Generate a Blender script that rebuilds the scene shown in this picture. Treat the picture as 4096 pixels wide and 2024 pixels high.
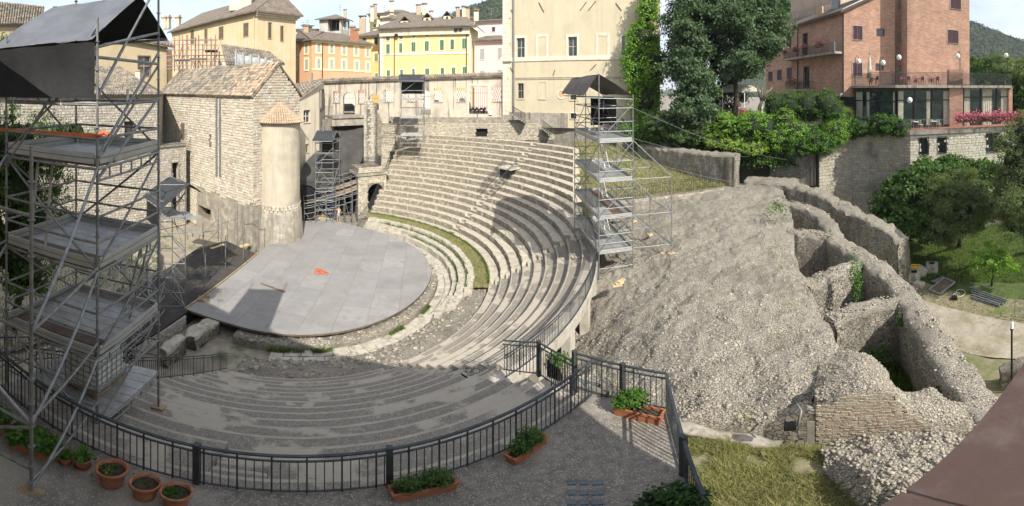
import bpy, bmesh, math, random
import numpy as np
from mathutils import Vector, Matrix, noise
random.seed(7); np.random.seed(7)
for o in list(bpy.data.objects): bpy.data.objects.remove(o)
SC = bpy.context.scene; COL = SC.collection; R = math.radians
# ---------------------------------------------------------------- camera, sky, sun, exposure
ZC, AX, BY, Y0 = 14.6, .0381, .0325, 355.0       # eye height; degrees of pan / tilt per photograph pixel; horizon row
cam = bpy.data.cameras.new('camera'); cam.type = 'PANO'; cam.panorama_type = 'EQUIRECTANGULAR'
cam.longitude_min, cam.longitude_max = -R(2048*AX), R(2048*AX)
cam.latitude_min, cam.latitude_max = -R((2024-Y0)*BY), R(Y0*BY)
cam.clip_start = .05; cam.clip_end = 12000
co = bpy.data.objects.new('camera', cam); COL.objects.link(co); co.location = (0, 0, ZC); co.rotation_euler = (R(90), 0, 0)
SC.camera = co
SUN_EL = R(39); SUNH = Vector((.42, -.907, 0)).normalized()
SUNV = Vector((SUNH.x*math.cos(SUN_EL), SUNH.y*math.cos(SUN_EL), math.sin(SUN_EL)))
W = bpy.data.worlds.new('World'); SC.world = W; W.use_nodes = True
wn, wl = W.node_tree.nodes, W.node_tree.links
bg = wn['Background']; sky = wn.new('ShaderNodeTexSky'); sky.sky_type = 'NISHITA'; sky.sun_disc = False
sky.sun_elevation = SUN_EL; sky.sun_rotation = math.atan2(SUNH.x, SUNH.y); sky.air_density = 1.0; sky.dust_density = 1.6; sky.ozone_density = 1.0; sky.altitude = 300
tc = wn.new('ShaderNodeTexCoord'); mp = wn.new('ShaderNodeMapping'); mp.inputs['Scale'].default_value = (2.2, 2.2, 7)
wno = wn.new('ShaderNodeTexNoise'); wno.inputs['Scale'].default_value = 1.6; wno.inputs['Detail'].default_value = 7; wno.inputs['Roughness'].default_value = .6
wr = wn.new('ShaderNodeValToRGB'); wr.color_ramp.elements[0].position = .30; wr.color_ramp.elements[1].position = .66
wr.color_ramp.elements[0].color = (0, 0, 0, 1); wr.color_ramp.elements[1].color = (.85, .85, .85, 1)
wm = wn.new('ShaderNodeMixRGB'); wm.inputs[2].default_value = (5.4, 5.5, 5.7, 1)
wl.new(tc.outputs['Generated'], mp.inputs[0]); wl.new(mp.outputs[0], wno.inputs['Vector']); wl.new(wno.outputs['Fac'], wr.inputs[0])
wl.new(wr.outputs[0], wm.inputs[0]); wl.new(sky.outputs[0], wm.inputs[1]); wl.new(wm.outputs[0], bg.inputs[0]); bg.inputs[1].default_value = .15
sl = bpy.data.lights.new('sun', 'SUN'); sl.energy = 4.9; sl.angle = R(.53); sl.color = (1, .95, .86)
so = bpy.data.objects.new('sun', sl); COL.objects.link(so); so.location = SUNV*60; so.rotation_euler = SUNV.to_track_quat('Z', 'Y').to_euler()
VS = SC.view_settings; VS.view_transform = 'Standard'; VS.look = 'None'; VS.gamma = 1; VS.exposure = .55; VS.use_curve_mapping = False
try:
    SC.cycles.max_bounces = 5; SC.cycles.diffuse_bounces = 3; SC.cycles.transparent_max_bounces = 8; SC.cycles.use_denoising = True
except Exception: pass
# ---------------------------------------------------------------- pixel geometry helpers (photograph pixel -> metres)
def azd(x): return R((x-2048)*AX)
def dep(y): return R((y-Y0)*BY)
def pd(x, y, d):
    a = azd(x); return Vector((d*math.sin(a), d*math.cos(a), ZC-d*math.tan(dep(y))))
def pz(x, y, z):
    return pd(x, y, (ZC-z)/math.tan(dep(y)))
# ---------------------------------------------------------------- materials
MATS = {}
def nodes(name, rough=.85, metal=0, spec=.3):
    m = bpy.data.materials.new(name); m.use_nodes = True; nt = m.node_tree
    b = nt.nodes['Principled BSDF']; b.inputs['Roughness'].default_value = rough; b.inputs['Metallic'].default_value = metal
    b.inputs['Specular IOR Level'].default_value = spec
    MATS[name] = m; return m, nt, b
def C4(c): return (c[0], c[1], c[2], 1)
def noise_n(nt, vec, scale, detail=4, rough=.55):
    n = nt.nodes.new('ShaderNodeTexNoise'); n.inputs['Scale'].default_value = scale; n.inputs['Detail'].default_value = detail; n.inputs['Roughness'].default_value = rough
    nt.links.new(vec, n.inputs['Vector']); return n.outputs['Fac']
def ramp(nt, val, p0, p1, c0=(0, 0, 0), c1=(1, 1, 1)):
    r = nt.nodes.new('ShaderNodeValToRGB'); e = r.color_ramp.elements
    e[0].position, e[1].position, e[0].color, e[1].color = p0, p1, C4(c0), C4(c1); nt.links.new(val, r.inputs[0]); return r.outputs[0]
def mix(nt, fac, a, b, mode='MIX'):
    n = nt.nodes.new('ShaderNodeMixRGB'); n.blend_type = mode
    for k, v in ((0, fac), (1, a), (2, b)):
        if isinstance(v, (int, float)): n.inputs[k].default_value = v
        elif isinstance(v, tuple): n.inputs[k].default_value = C4(v)
        else: nt.links.new(v, n.inputs[k])
    return n.outputs[0]
def math_n(nt, op, a, b=0):
    n = nt.nodes.new('ShaderNodeMath'); n.operation = op
    for k, v in ((0, a), (1, b)):
        if isinstance(v, (int, float)): n.inputs[k].default_value = v
        else: nt.links.new(v, n.inputs[k])
    return n.outputs[0]
def posn(nt, sc=None):
    g = nt.nodes.new('ShaderNodeNewGeometry')
    if sc is None: return g.outputs['Position']
    m = nt.nodes.new('ShaderNodeMapping'); m.inputs['Scale'].default_value = sc; nt.links.new(g.outputs['Position'], m.inputs[0]); return m.outputs[0]
def rnd_n(nt):
    a = nt.nodes.new('ShaderNodeAttribute'); a.attribute_name = 'rnd'; o = nt.nodes.new('ShaderNodeObjectInfo')
    return math_n(nt, 'FRACT', math_n(nt, 'ADD', a.outputs['Fac'], o.outputs['Random']))
def bump(nt, b, h, strength, dist=.05):
    n = nt.nodes.new('ShaderNodeBump'); n.inputs['Strength'].default_value = strength; n.inputs['Distance'].default_value = dist
    nt.links.new(h, n.inputs['Height']); nt.links.new(n.outputs[0], b.inputs['Normal'])
def mat(name, c1, c2=None, scale=2., rough=.85, metal=0, bmp=.3, bscale=None, bdist=.03, patch=None, pscale=.35, pp=(.5, .62), speck=None, sscale=25, streak=None, rnd=None, spec=.3, lo=.35, hi=.65, rstr=1., streakp=(.52, .68), shift=False, grain=.55):
    """weathered surface: two-tone grain, optional shaped patches, specks, rain streaks, and per-piece colour drawn from a list"""
    nz = lambda c: None if c is None else (c[0]*1.0, c[1]*1.0, c[2]*.97)
    c1, c2, patch, speck, streak = nz(c1), nz(c2), nz(patch), nz(speck), nz(streak); rnd = [nz(c) for c in rnd] if rnd else rnd
    m, nt, b = nodes(name, rough, metal, spec); P = posn(nt)
    if c2 is None: c2 = tuple(v*.75 for v in c1)
    if shift:
        oi = nt.nodes.new('ShaderNodeObjectInfo'); va = nt.nodes.new('ShaderNodeVectorMath'); va.operation = 'ADD'; nt.links.new(P, va.inputs[0]); nt.links.new(math_n(nt, 'MULTIPLY', oi.outputs['Random'], 60), va.inputs[1]); P = va.outputs[0]
    col = mix(nt, ramp(nt, noise_n(nt, P, scale, 6, .62), lo, hi), c2, c1)
    if rnd:
        r = rnd_n(nt); rr = nt.nodes.new('ShaderNodeValToRGB'); cr = rr.color_ramp; cr.interpolation = 'LINEAR'
        while len(cr.elements) < len(rnd): cr.elements.new(.5)
        for i, c in enumerate(rnd): cr.elements[i].position = i/max(1, len(rnd)-1); cr.elements[i].color = C4(c)
        nt.links.new(r, rr.inputs[0]); col = mix(nt, rstr, col, rr.outputs[0])
        col = mix(nt, grain, col, ramp(nt, noise_n(nt, P, scale*2, 5), .3, .7, (.55, .55, .55), (1.1, 1.1, 1.1)), 'MULTIPLY')
    if patch: col = mix(nt, ramp(nt, noise_n(nt, P, pscale, 7, .6), *pp), col, patch)
    if streak:
        s = ramp(nt, noise_n(nt, posn(nt, (1.6, 1.6, .1)), 1.3, 5, .6), *streakp)
        col = mix(nt, s, col, streak)
    if speck:
        v = nt.nodes.new('ShaderNodeTexVoronoi'); v.inputs['Scale'].default_value = sscale; nt.links.new(P, v.inputs['Vector'])
        sm = math_n(nt, 'MULTIPLY', math_n(nt, 'LESS_THAN', v.outputs['Distance'], math_n(nt, 'MULTIPLY', noise_n(nt, P, sscale*.35, 3), .55)), .7)
        col = mix(nt, sm, col, speck)
    nt.links.new(col, b.inputs['Base Color'])
    if bmp: bump(nt, b, noise_n(nt, P, bscale or scale*4, 6, .65), bmp, bdist)
    return m
def plain(name, c, rough=.6, metal=0, spec=.4, var=.15, scale=3):
    return mat(name, c, tuple(v*(1-var*2) for v in c), scale, rough, metal, .08, spec=spec)
def leafmat(name, cols, trans=.35, rough=.6):
    m, nt, b = nodes(name, .75, 0, .12); r = rnd_n(nt); rr = nt.nodes.new('ShaderNodeValToRGB'); cr = rr.color_ramp
    while len(cr.elements) < len(cols): cr.elements.new(.5)
    for i, c in enumerate(cols): cr.elements[i].position = i/max(1, len(cols)-1); cr.elements[i].color = C4(c)
    nt.links.new(r, rr.inputs[0]); P = posn(nt)
    col = mix(nt, .5, rr.outputs[0], ramp(nt, noise_n(nt, P, .9, 3), .3, .7, (.6, .6, .6), (1.25, 1.25, 1.25)), 'MULTIPLY')
    nt.links.new(col, b.inputs['Base Color'])
    t = nt.nodes.new('ShaderNodeBsdfTranslucent'); nt.links.new(mix(nt, 1, col, (1.2, 1.3, .6), 'MULTIPLY'), t.inputs[0])
    ms = nt.nodes.new('ShaderNodeMixShader'); ms.inputs[0].default_value = trans
    nt.links.new(b.outputs[0], ms.inputs[1]); nt.links.new(t.outputs[0], ms.inputs[2]); nt.links.new(ms.outputs[0], nt.nodes['Material Output'].inputs[0]); return m
def glassy(name, c, rough=.06):
    m, nt, b = nodes(name, rough, 0, .9); nt.links.new(mix(nt, ramp(nt, noise_n(nt, posn(nt), .5, 2), .3, .7), c, tuple(v*1.8 for v in c)), b.inputs['Base Color']); return m
def brickmat(name, c1, c2, mortar, bw=.26, bh=.075, ms=.012):
    m, nt, b = nodes(name, .85); uv = nt.nodes.new('ShaderNodeUVMap'); t = nt.nodes.new('ShaderNodeTexBrick')
    t.inputs['Scale'].default_value = 1; t.inputs['Brick Width'].default_value = bw; t.inputs['Row Height'].default_value = bh; t.inputs['Mortar Size'].default_value = ms
    t.inputs['Color1'].default_value = C4(c1); t.inputs['Color2'].default_value = C4(c2); t.inputs['Mortar'].default_value = C4(mortar); t.inputs['Bias'].default_value = 0
    nt.links.new(uv.outputs[0], t.inputs['Vector'])
    P = posn(nt); col = mix(nt, .7, t.outputs['Color'], ramp(nt, noise_n(nt, P, .6, 6, .65), .3, .7, (.68, .66, .66), (1.15, 1.12, 1.1)), 'MULTIPLY')
    pb = nt.nodes.new('ShaderNodeTexBrick'); pb.inputs['Scale'].default_value = 1; pb.inputs['Brick Width'].default_value = bw*2; pb.inputs['Row Height'].default_value = bh*2
    pb.inputs['Color1'].default_value = (1.2, 1.15, 1.05, 1); pb.inputs['Color2'].default_value = (.72, .68, .66, 1); pb.inputs['Mortar'].default_value = (1, 1, 1, 1); pb.inputs['Mortar Size'].default_value = 0
    nt.links.new(uv.outputs[0], pb.inputs['Vector']); col = mix(nt, .6, col, pb.outputs['Color'], 'MULTIPLY')
    nt.links.new(col, b.inputs['Base Color']); bump(nt, b, t.outputs['Fac'], -.4, .02); return m
def ribmat(name, c1, c2, per=.25, along=0, rnd=.4):
    """far roof: rows of tiles too small to tell apart"""
    m, nt, b = nodes(name, .9); uv = nt.nodes.new('ShaderNodeUVMap'); P = posn(nt)
    w = nt.nodes.new('ShaderNodeTexWave'); w.inputs['Scale'].default_value = 1/per*.314; w.bands_direction = 'X'; nt.links.new(uv.outputs[0], w.inputs['Vector'])
    v = nt.nodes.new('ShaderNodeTexVoronoi'); v.inputs['Scale'].default_value = 3.2; nt.links.new(P, v.inputs['Vector'])
    col = mix(nt, ramp(nt, noise_n(nt, P, 1.1, 7, .7), .36, .64), c2, c1); col = mix(nt, rnd, col, mix(nt, .8, v.outputs['Color'], (.5, .45, .4)), 'OVERLAY')
    col = mix(nt, .55, col, ramp(nt, w.outputs['Fac'], 0, .9, (.35, .33, .32), (1.05, 1.05, 1.05)), 'MULTIPLY')
    nt.links.new(col, b.inputs['Base Color']); bump(nt, b, w.outputs['Fac'], .9, .08); return m
def stonemat(name, cols, joint, scale=8, edge=(.02, .09), stretch=(1, 1, 1), base=None, cover=(.35, .6), stain=None, bdist=.05, fine=30):
    """stones set in mortar: each cell its own tone, dark joints, mortar smeared over part of the face"""
    m, nt, b = nodes(name, .9, 0, .15); P = posn(nt, stretch)
    wv = nt.nodes.new('ShaderNodeVectorMath'); wv.operation = 'ADD'; ns = nt.nodes.new('ShaderNodeTexNoise'); ns.inputs['Scale'].default_value = scale*.8; ns.inputs['Detail'].default_value = 3; nt.links.new(P, ns.inputs['Vector'])
    vm = nt.nodes.new('ShaderNodeVectorMath'); vm.operation = 'SCALE'; vm.inputs['Scale'].default_value = .9/scale; nt.links.new(ns.outputs['Color'], vm.inputs[0]); nt.links.new(P, wv.inputs[0]); nt.links.new(vm.outputs[0], wv.inputs[1]); Q = wv.outputs[0]
    v = nt.nodes.new('ShaderNodeTexVoronoi'); v.inputs['Scale'].default_value = scale; nt.links.new(Q, v.inputs['Vector']); e = nt.nodes.new('ShaderNodeTexVoronoi'); e.feature = 'DISTANCE_TO_EDGE'; e.inputs['Scale'].default_value = scale; nt.links.new(Q, e.inputs['Vector'])
    sp = nt.nodes.new('ShaderNodeSeparateColor'); nt.links.new(v.outputs['Color'], sp.inputs[0]); rr = nt.nodes.new('ShaderNodeValToRGB'); cr = rr.color_ramp
    while len(cr.elements) < len(cols): cr.elements.new(.5)
    for i, c in enumerate(cols): cr.elements[i].position = i/(len(cols)-1); cr.elements[i].color = C4(c)
    nt.links.new(sp.outputs[0], rr.inputs[0]); col = mix(nt, .6, rr.outputs[0], ramp(nt, noise_n(nt, posn(nt), fine, 4), .3, .7, (.6, .6, .6), (1.15, 1.15, 1.15)), 'MULTIPLY')
    jm = ramp(nt, e.outputs['Distance'], edge[0], edge[1]); col = mix(nt, jm, joint, col); h = jm
    if base: k = ramp(nt, noise_n(nt, posn(nt), 1.1, 6, .65), cover[0], cover[1]); col = mix(nt, k, col, mix(nt, ramp(nt, noise_n(nt, posn(nt), fine*.6, 5, .7), .32, .62), tuple(x*.5 for x in base), base)); 
    if stain: col = mix(nt, ramp(nt, noise_n(nt, posn(nt, (1, 1, .35)), .45, 6, .62), .5, .72), col, stain)
    nt.links.new(col, b.inputs['Base Color']); bump(nt, b, math_n(nt, 'ADD', h, math_n(nt, 'MULTIPLY', noise_n(nt, posn(nt), fine*.5, 5, .7), 1.2)), .9, bdist); return m
M = MATS
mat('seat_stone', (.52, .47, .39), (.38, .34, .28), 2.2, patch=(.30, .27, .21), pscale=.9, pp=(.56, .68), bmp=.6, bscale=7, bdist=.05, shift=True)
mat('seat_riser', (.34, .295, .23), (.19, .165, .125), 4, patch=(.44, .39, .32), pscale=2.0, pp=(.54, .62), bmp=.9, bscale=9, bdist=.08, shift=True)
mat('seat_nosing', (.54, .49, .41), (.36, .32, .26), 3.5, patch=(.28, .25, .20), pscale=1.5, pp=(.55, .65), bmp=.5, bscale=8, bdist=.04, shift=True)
mat('concrete_nosing', (.41, .365, .305), (.31, .276, .232), 2.2, lo=.3, hi=.6, bmp=.4, bscale=20, bdist=.02)
mat('tread_back', (.20, .175, .14), (.13, .115, .09), 3, bmp=.5, bscale=10, shift=True)  # darker band along the back of each tread
mat('white_block', (.54, .50, .43), (.34, .305, .245), 2.5, patch=(.25, .22, .17), pscale=1.5, pp=(.56, .66), bmp=.7, bscale=9, bdist=.05)
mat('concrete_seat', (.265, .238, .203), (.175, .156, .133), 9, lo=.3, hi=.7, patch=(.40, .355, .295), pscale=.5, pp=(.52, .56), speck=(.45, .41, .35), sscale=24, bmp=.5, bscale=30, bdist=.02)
stonemat('rubble', [(.25, .226, .183), (.41, .371, .302), (.50, .455, .372), (.60, .55, .455), (.35, .317, .257)], (.12, .106, .086), 9, (.01, .10), base=(.46, .415, .338), cover=(.34, .58), stain=(.23, .207, .17), bdist=.07, fine=34)
mat('rubble_pieces', (.45, .40, .33), (.3, .27, .22), 4, rnd=[(.20, .175, .145), (.33, .29, .24), (.40, .355, .29), (.47, .425, .35), (.28, .245, .20)], bmp=.8, bscale=14, bdist=.05)
stonemat('ruin_face', [(.27, .246, .20), (.38, .346, .283), (.47, .43, .355), (.32, .292, .24)], (.09, .081, .065), 4.6, (.015, .08), (1, 1, 1.5), base=(.28, .253, .205), cover=(.5, .66), stain=(.13, .118, .095), bdist=.06, fine=22)
mat('terrace_floor', (.225, .202, .175), (.14, .125, .11), 6, patch=(.31, .28, .243), pscale=.5, pp=(.5, .64), speck=(.44, .405, .355), sscale=24, bmp=.35, bscale=25, bdist=.02)
mat('concrete', (.42, .38, .32), (.25, .22, .19), 1.8, streak=(.14, .12, .10), bmp=.25)
mat('pale_concrete', (.5, .46, .40), (.36, .33, .28), 1.4, bmp=.3, bscale=12, patch=(.28, .25, .21), pscale=1.3, pp=(.55, .68))
mat('dark_concrete', (.33, .295, .245), (.21, .187, .155), 1.8, streak=(.165, .148, .125), bmp=.4, bscale=12, patch=(.40, .365, .31), pscale=.9, pp=(.56, .68), streakp=(.52, .7))
mat('church_mortar', (.30, .265, .21), (.20, .175, .135), 3)
CH = [(.58, .53, .44), (.50, .45, .36), (.62, .57, .49), (.40, .355, .28), (.55, .42, .34), (.57, .51, .41), (.47, .43, .36), (.65, .61, .54)]
mat('church_stone', CH[0], CH[1], 3, rnd=CH, bmp=.5, bscale=12)
mat('grey_stone', (.5, .46, .40), (.38, .35, .3), 3, rnd=[(.52, .47, .40), (.44, .40, .34), (.60, .55, .48), (.38, .34, .29), (.55, .50, .42)], bmp=.5, bscale=12)
mat('wall_mortar', (.42, .38, .32), (.30, .27, .22), 3)
mat('ashlar', (.46, .41, .33), (.32, .28, .22), 3, rnd=[(.44, .40, .32), (.38, .34, .27), (.50, .45, .365), (.41, .375, .315)], patch=(.22, .195, .16), pscale=.3, pp=(.52, .66), bmp=.5, bscale=8)
mat('pale_block', (.72, .66, .54), (.6, .55, .44), 3, rnd=[(.74, .68, .56), (.66, .60, .49), (.78, .72, .60), (.70, .62, .49)], bmp=.3)
mat('opus_stone', (.5, .45, .36), (.36, .32, .26), 4, rnd=[(.55, .49, .39), (.42, .37, .29), (.62, .56, .46), (.36, .32, .26)], bmp=.6, bscale=12)
mat('brick_ruin', (.5, .42, .32), (.42, .35, .26), 4, rnd=[(.46, .40, .31), (.52, .46, .36), (.46, .34, .25), (.50, .44, .36), (.42, .36, .28)], bmp=.5, bscale=12)
TL = [(.27, .235, .195), (.34, .285, .22), (.22, .20, .175), (.44, .33, .23), (.30, .255, .205), (.25, .23, .20), (.40, .30, .215), (.30, .27, .23)]
mat('roof_tile', TL[0], TL[1], 4, rnd=TL, patch=(.15, .137, .115), pscale=1.1, pp=(.46, .58), bmp=.4)
mat('clay_tile', TL[3], TL[1], 4, rnd=[(.50, .37, .25), (.44, .31, .21), (.55, .42, .28), (.38, .31, .23), (.48, .33, .235)], patch=(.3, .26, .2), pscale=1.4, pp=(.58, .7), bmp=.4)
ribmat('far_roof', (.29, .245, .20), (.16, .138, .115))
ribmat('hotel_roof', (.20, .16, .135), (.14, .115, .10), per=.22)
mat('apse_stucco', (.52, .46, .365), (.44, .385, .305), 1.1, streak=(.37, .33, .265), bmp=.3, patch=(.34, .31, .255), pscale=.45, pp=(.52, .72), streakp=(.5, .75))
mat('arcade_stucco', (.53, .465, .38), (.45, .39, .32), .9, streak=(.15, .135, .115), bmp=.3, patch=(.34, .31, .265), pscale=.5, pp=(.5, .64), streakp=(.54, .64))
mat('cream_stucco', (.60, .52, .375), (.55, .475, .34), .5, patch=(.52, .455, .335), pscale=.4, pp=(.55, .62), bmp=.1, streak=(.51, .445, .325))
mat('beige_stucco', (.62, .50, .32), (.54, .43, .27), .5, patch=(.60, .48, .36), pscale=.5, pp=(.54, .62), bmp=.15, streak=(.48, .39, .25))
mat('tan_stucco', (.50, .41, .27), (.43, .35, .23), .6, bmp=.1, patch=(.40, .33, .22), pscale=.3)
mat('pale_stucco', (.64, .57, .46), (.56, .49, .39), .6, bmp=.1, streak=(.42, .37, .30))
mat('orange_stucco', (.66, .375, .22), (.61, .345, .205), .4, bmp=.05, streak=(.58, .345, .22), streakp=(.5, .8))
mat('yellow_stucco', (.68, .53, .25), (.63, .49, .23), .3, bmp=.05, streak=(.64, .50, .22), streakp=(.5, .8))
mat('amber_stucco', (.80, .52, .20), (.74, .48, .19), .3, bmp=.05)
mat('pink_stucco', (.80, .60, .55), (.76, .57, .52), .3, bmp=.05)
mat('lemon_stucco', (.80, .70, .44), (.74, .65, .41), .3, bmp=.05)
mat('white_stucco', (.74, .70, .64), (.64, .60, .54), .5, bmp=.05)
mat('grey_plaster', (.5, .48, .45), (.38, .36, .33), .6, bmp=.1, streak=(.26, .25, .23))
mat('trim_stone', (.72, .66, .56), (.60, .54, .45), 1.5, patch=(.48, .44, .38), pscale=1, pp=(.58, .7), bmp=.2)
brickmat('hotel_brick', (.43, .205, .135), (.52, .30, .21), (.46, .37, .30))
plain('green_shutter', (.10, .21, .085), .6); plain('grey_shutter', (.44, .46, .47), .6); plain('plum_shutter', (.085, .035, .05), .6); plain('olive_shutter', (.28, .27, .13), .6)
plain('old_wood', (.22, .16, .10), .8, var=.25); plain('brown_wood', (.17, .095, .05), .7, var=.2); plain('fresh_ply', (.62, .47, .27), .7); plain('pallet_wood', (.38, .28, .18), .85, var=.25)
glassy('window_glass', (.025, .03, .035)); glassy('room_glass', (.018, .028, .028), .03)
plain('void_dark', (.012, .012, .013), .9)  # near-black colour standing in for the unlit depth of openings and hollows
mat('steel', (.33, .34, .355), (.20, .205, .215), 6, rough=.5, metal=.6, bmp=.1)
mat('worn_steel', (.30, .30, .295), (.17, .168, .165), 5, rough=.6, metal=.5, bmp=.1)
mat('deck_steel', (.47, .475, .475), (.34, .34, .335), 3, rough=.55, metal=.4, bmp=.15, speck=(.16, .16, .155), sscale=34)
mat('toe_board', (.48, .48, .46), (.38, .38, .365), 2, rough=.55, metal=.35, bmp=.08)
plain('deck_ply', (.16, .115, .085), .7, var=.2); plain('aluminium', (.44, .435, .415), .5, .5)
plain('red_steel', (.33, .075, .045), .7); plain('green_clamp', (.22, .30, .22), .6); plain('blue_tape', (.03, .10, .42), .6)
mat('tarp', (.14, .15, .17), (.10, .107, .122), 1.5, rough=.6, bmp=.4, bscale=3, bdist=.05, spec=.25)
mat('tarp_dark', (.05, .052, .057), (.035, .036, .04), 1.5, rough=.65, bmp=.5, bscale=3, bdist=.06, spec=.25)
mat('tarp_black', (.012, .012, .014), (.02, .02, .022), 1.5, rough=.6, bmp=.4, bscale=4)
mat('canvas_grey', (.085, .08, .075), (.055, .052, .05), .8, rough=.75, bmp=.5, bscale=1.6, bdist=.1)
mat('canvas_brown', (.10, .09, .08), (.06, .055, .05), 1, rough=.7, bmp=.5, bscale=2, bdist=.08)
mat('stage_grey', (.285, .273, .265), (.255, .245, .24), .8, rnd=[(.285, .274, .267), (.268, .258, .253), (.30, .288, .28), (.258, .249, .246), (.325, .312, .302)], patch=(.205, .195, .187), pscale=.45, pp=(.5, .78), bmp=.06, grain=.2, streak=(.25, .24, .232))
mat('stage_black', (.055, .05, .047), (.035, .032, .03), 1, rnd=[(.05, .047, .045), (.075, .066, .058), (.04, .04, .042), (.09, .075, .062)], bmp=.1, patch=(.10, .09, .08), pscale=1, pp=(.6, .75))
plain('edge_wood', (.42, .29, .16), .8)
plain('terracotta', (.40, .15, .075), .8, var=.14, scale=5); mat('old_terracotta', (.36, .145, .08), (.26, .105, .06), 4, patch=(.42, .25, .17), pscale=5, pp=(.52, .7), bmp=.2)
mat('soil', (.10, .075, .05), (.05, .038, .026), 12, bmp=.9, bscale=30, bdist=.05)
plain('iron', (.06, .07, .078), .5, .2, var=.25); plain('black_pole', (.012, .012, .013), .4); plain('white_plastic', (.82, .81, .78), .45, var=.05)
mat('coping', (.42, .27, .22), (.34, .21, .17), 3.5, rough=.75, bmp=.15, bscale=30, patch=(.50, .36, .31), pscale=7, pp=(.57, .7), spec=.2)
mat('grass_ground', (.085, .115, .03), (.05, .075, .018), 1.2, bmp=.6, bscale=12, patch=(.20, .16, .085), pscale=.16, pp=(.6, .75))
mat('dry_ground', (.26, .222, .145), (.165, .14, .09), 3, bmp=.7, bscale=12, patch=(.125, .145, .05), pscale=.6, pp=(.5, .62))
mat('gravel_path', (.36, .318, .255), (.27, .237, .183), 1.6, bmp=.5, bscale=25, patch=(.22, .195, .125), pscale=.7, pp=(.5, .68))
mat('bare_earth', (.36, .315, .25), (.24, .21, .165), 1.4, bmp=.6, bscale=14, patch=(.10, .12, .045), pscale=.45, pp=(.55, .68))
mat('asphalt', (.07, .07, .07), (.05, .05, .05), 3)
GR = [(.05, .10, .018), (.085, .15, .03), (.12, .19, .04), (.16, .22, .06)]
leafmat('grass_blade', GR); leafmat('dry_blade', [(.42, .36, .19), (.24, .27, .09), (.52, .44, .25), (.18, .24, .07), (.34, .33, .13)])
leafmat('leaf_mid', [(0.050, 0.105, 0.031), (0.085, 0.155, 0.043), (0.132, 0.217, 0.062)]); leafmat('leaf_dark', [(0.023, 0.062, 0.022), (0.043, 0.093, 0.031), (0.070, 0.132, 0.043)])
leafmat('leaf_maple', [(.06, .105, .055), (.105, .165, .085), (.16, .225, .12)]); leafmat('leaf_olive', [(0.093, 0.132, 0.046), (0.155, 0.202, 0.085), (0.217, 0.264, 0.116)])
leafmat('leaf_bright', [(0.109, 0.232, 0.031), (0.186, 0.341, 0.054), (0.295, 0.449, 0.085)]); leafmat('leaf_ivy', [(.05, .12, .022), (.09, .19, .035), (.135, .25, .05)]); leafmat('leaf_lime', [(0.248, 0.372, 0.046), (0.341, 0.465, 0.078), (0.155, 0.279, 0.046)])
leafmat('leaf_cypress', [(.012, .03, .016), (.022, .045, .022), (.035, .065, .03)]); leafmat('flower_pink', [(.55, .10, .20), (.65, .18, .28), (.48, .06, .14), (.70, .30, .36)], .2); leafmat('flower_red', [(.5, .05, .05), (.6, .12, .1)], .2)
leafmat('leaf_hill', [(.03, .05, .022), (.05, .078, .034), (.075, .105, .05)], .15); leafmat('cherry_red', [(.35, .03, .02), (.45, .06, .03)], .1)
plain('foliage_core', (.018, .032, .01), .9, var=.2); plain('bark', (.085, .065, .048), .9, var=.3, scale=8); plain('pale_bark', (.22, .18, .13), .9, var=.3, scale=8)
plain('curtain', (.52, .50, .40), .8); plain('dark_frame', (.035, .030, .028), .5); plain('brown_frame', (.065, .045, .038), .5); plain('sign_yellow', (.75, .47, .03), .5); plain('sign_black', (.01, .01, .01), .5)
plain('orange_strap', (.62, .14, .05), .7); plain('skin', (.50, .29, .19), .6); plain('white_cloth', (.78, .77, .78), .8); plain('denim', (.25, .33, .42), .85); plain('hair', (.05, .04, .03), .7)
plain('globe', (.85, .85, .82), .3, var=.02); plain('rubber', (.015, .015, .015), .7); plain('car_paint', (.03, .035, .04), .3, .3); plain('blue_bin', (.04, .12, .45), .5); plain('canvas_white', (.62, .57, .48), .8)
plain('terrace_tile', (.36, .15, .10), .8); plain('wicker', (.34, .22, .10), .8); plain('red_chair', (.38, .07, .06), .7); plain('chrome', (.6, .6, .6), .2, .9); plain('netting', (.42, .43, .45), .9); plain('hill_wood', (.04, .06, .025), .95, var=.35, scale=.02)
plain('wet_dark', (.02, .02, .02), .3); plain('glass_block', (.10, .13, .15), .25)
# ---------------------------------------------------------------- object helpers
WM = {}
I4 = Matrix.Identity(4)
def link(name, me, parent=None, mw=None):
    ob = bpy.data.objects.new(name, me); COL.objects.link(ob); mw = mw if mw is not None else I4
    if parent is not None:
        ob.parent = parent; ob.matrix_parent_inverse = WM[parent.name].inverted_safe()
    ob.matrix_basis = mw; WM[ob.name] = mw.copy(); return ob
def tag(o, label=None, cat=None, group=None, kind=None):
    for k, v in (('label', label), ('category', cat), ('group', group), ('kind', kind)):
        if v: o[k] = v
    return o
def thing(name, loc, label, cat, group=None):
    o = link(name, None, None, Matrix.Translation(Vector(loc))); o.empty_display_size = .2
    return tag(o, label, cat, group)
def np_mesh(name, V, F, mat_=None, rnd=None, smooth=False):
    """V (n,3); F (m,k) faces all with k corners"""
    V = np.asarray(V, np.float32).reshape(-1, 3); F = np.asarray(F, np.int32); me = bpy.data.meshes.new(name)
    m, k = F.shape; me.vertices.add(len(V)); me.vertices.foreach_set('co', V.ravel())
    me.loops.add(m*k); me.loops.foreach_set('vertex_index', F.ravel()); me.polygons.add(m)
    me.polygons.foreach_set('loop_start', np.arange(0, m*k, k, dtype=np.int32))
    if smooth: me.polygons.foreach_set('use_smooth', np.ones(m, bool))
    if rnd is not None:
        a = me.attributes.new('rnd', 'FLOAT', 'FACE'); a.data.foreach_set('value', np.asarray(rnd, np.float32))
    if mat_: me.materials.append(M[mat_])
    me.update(); me.validate(); return me
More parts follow.
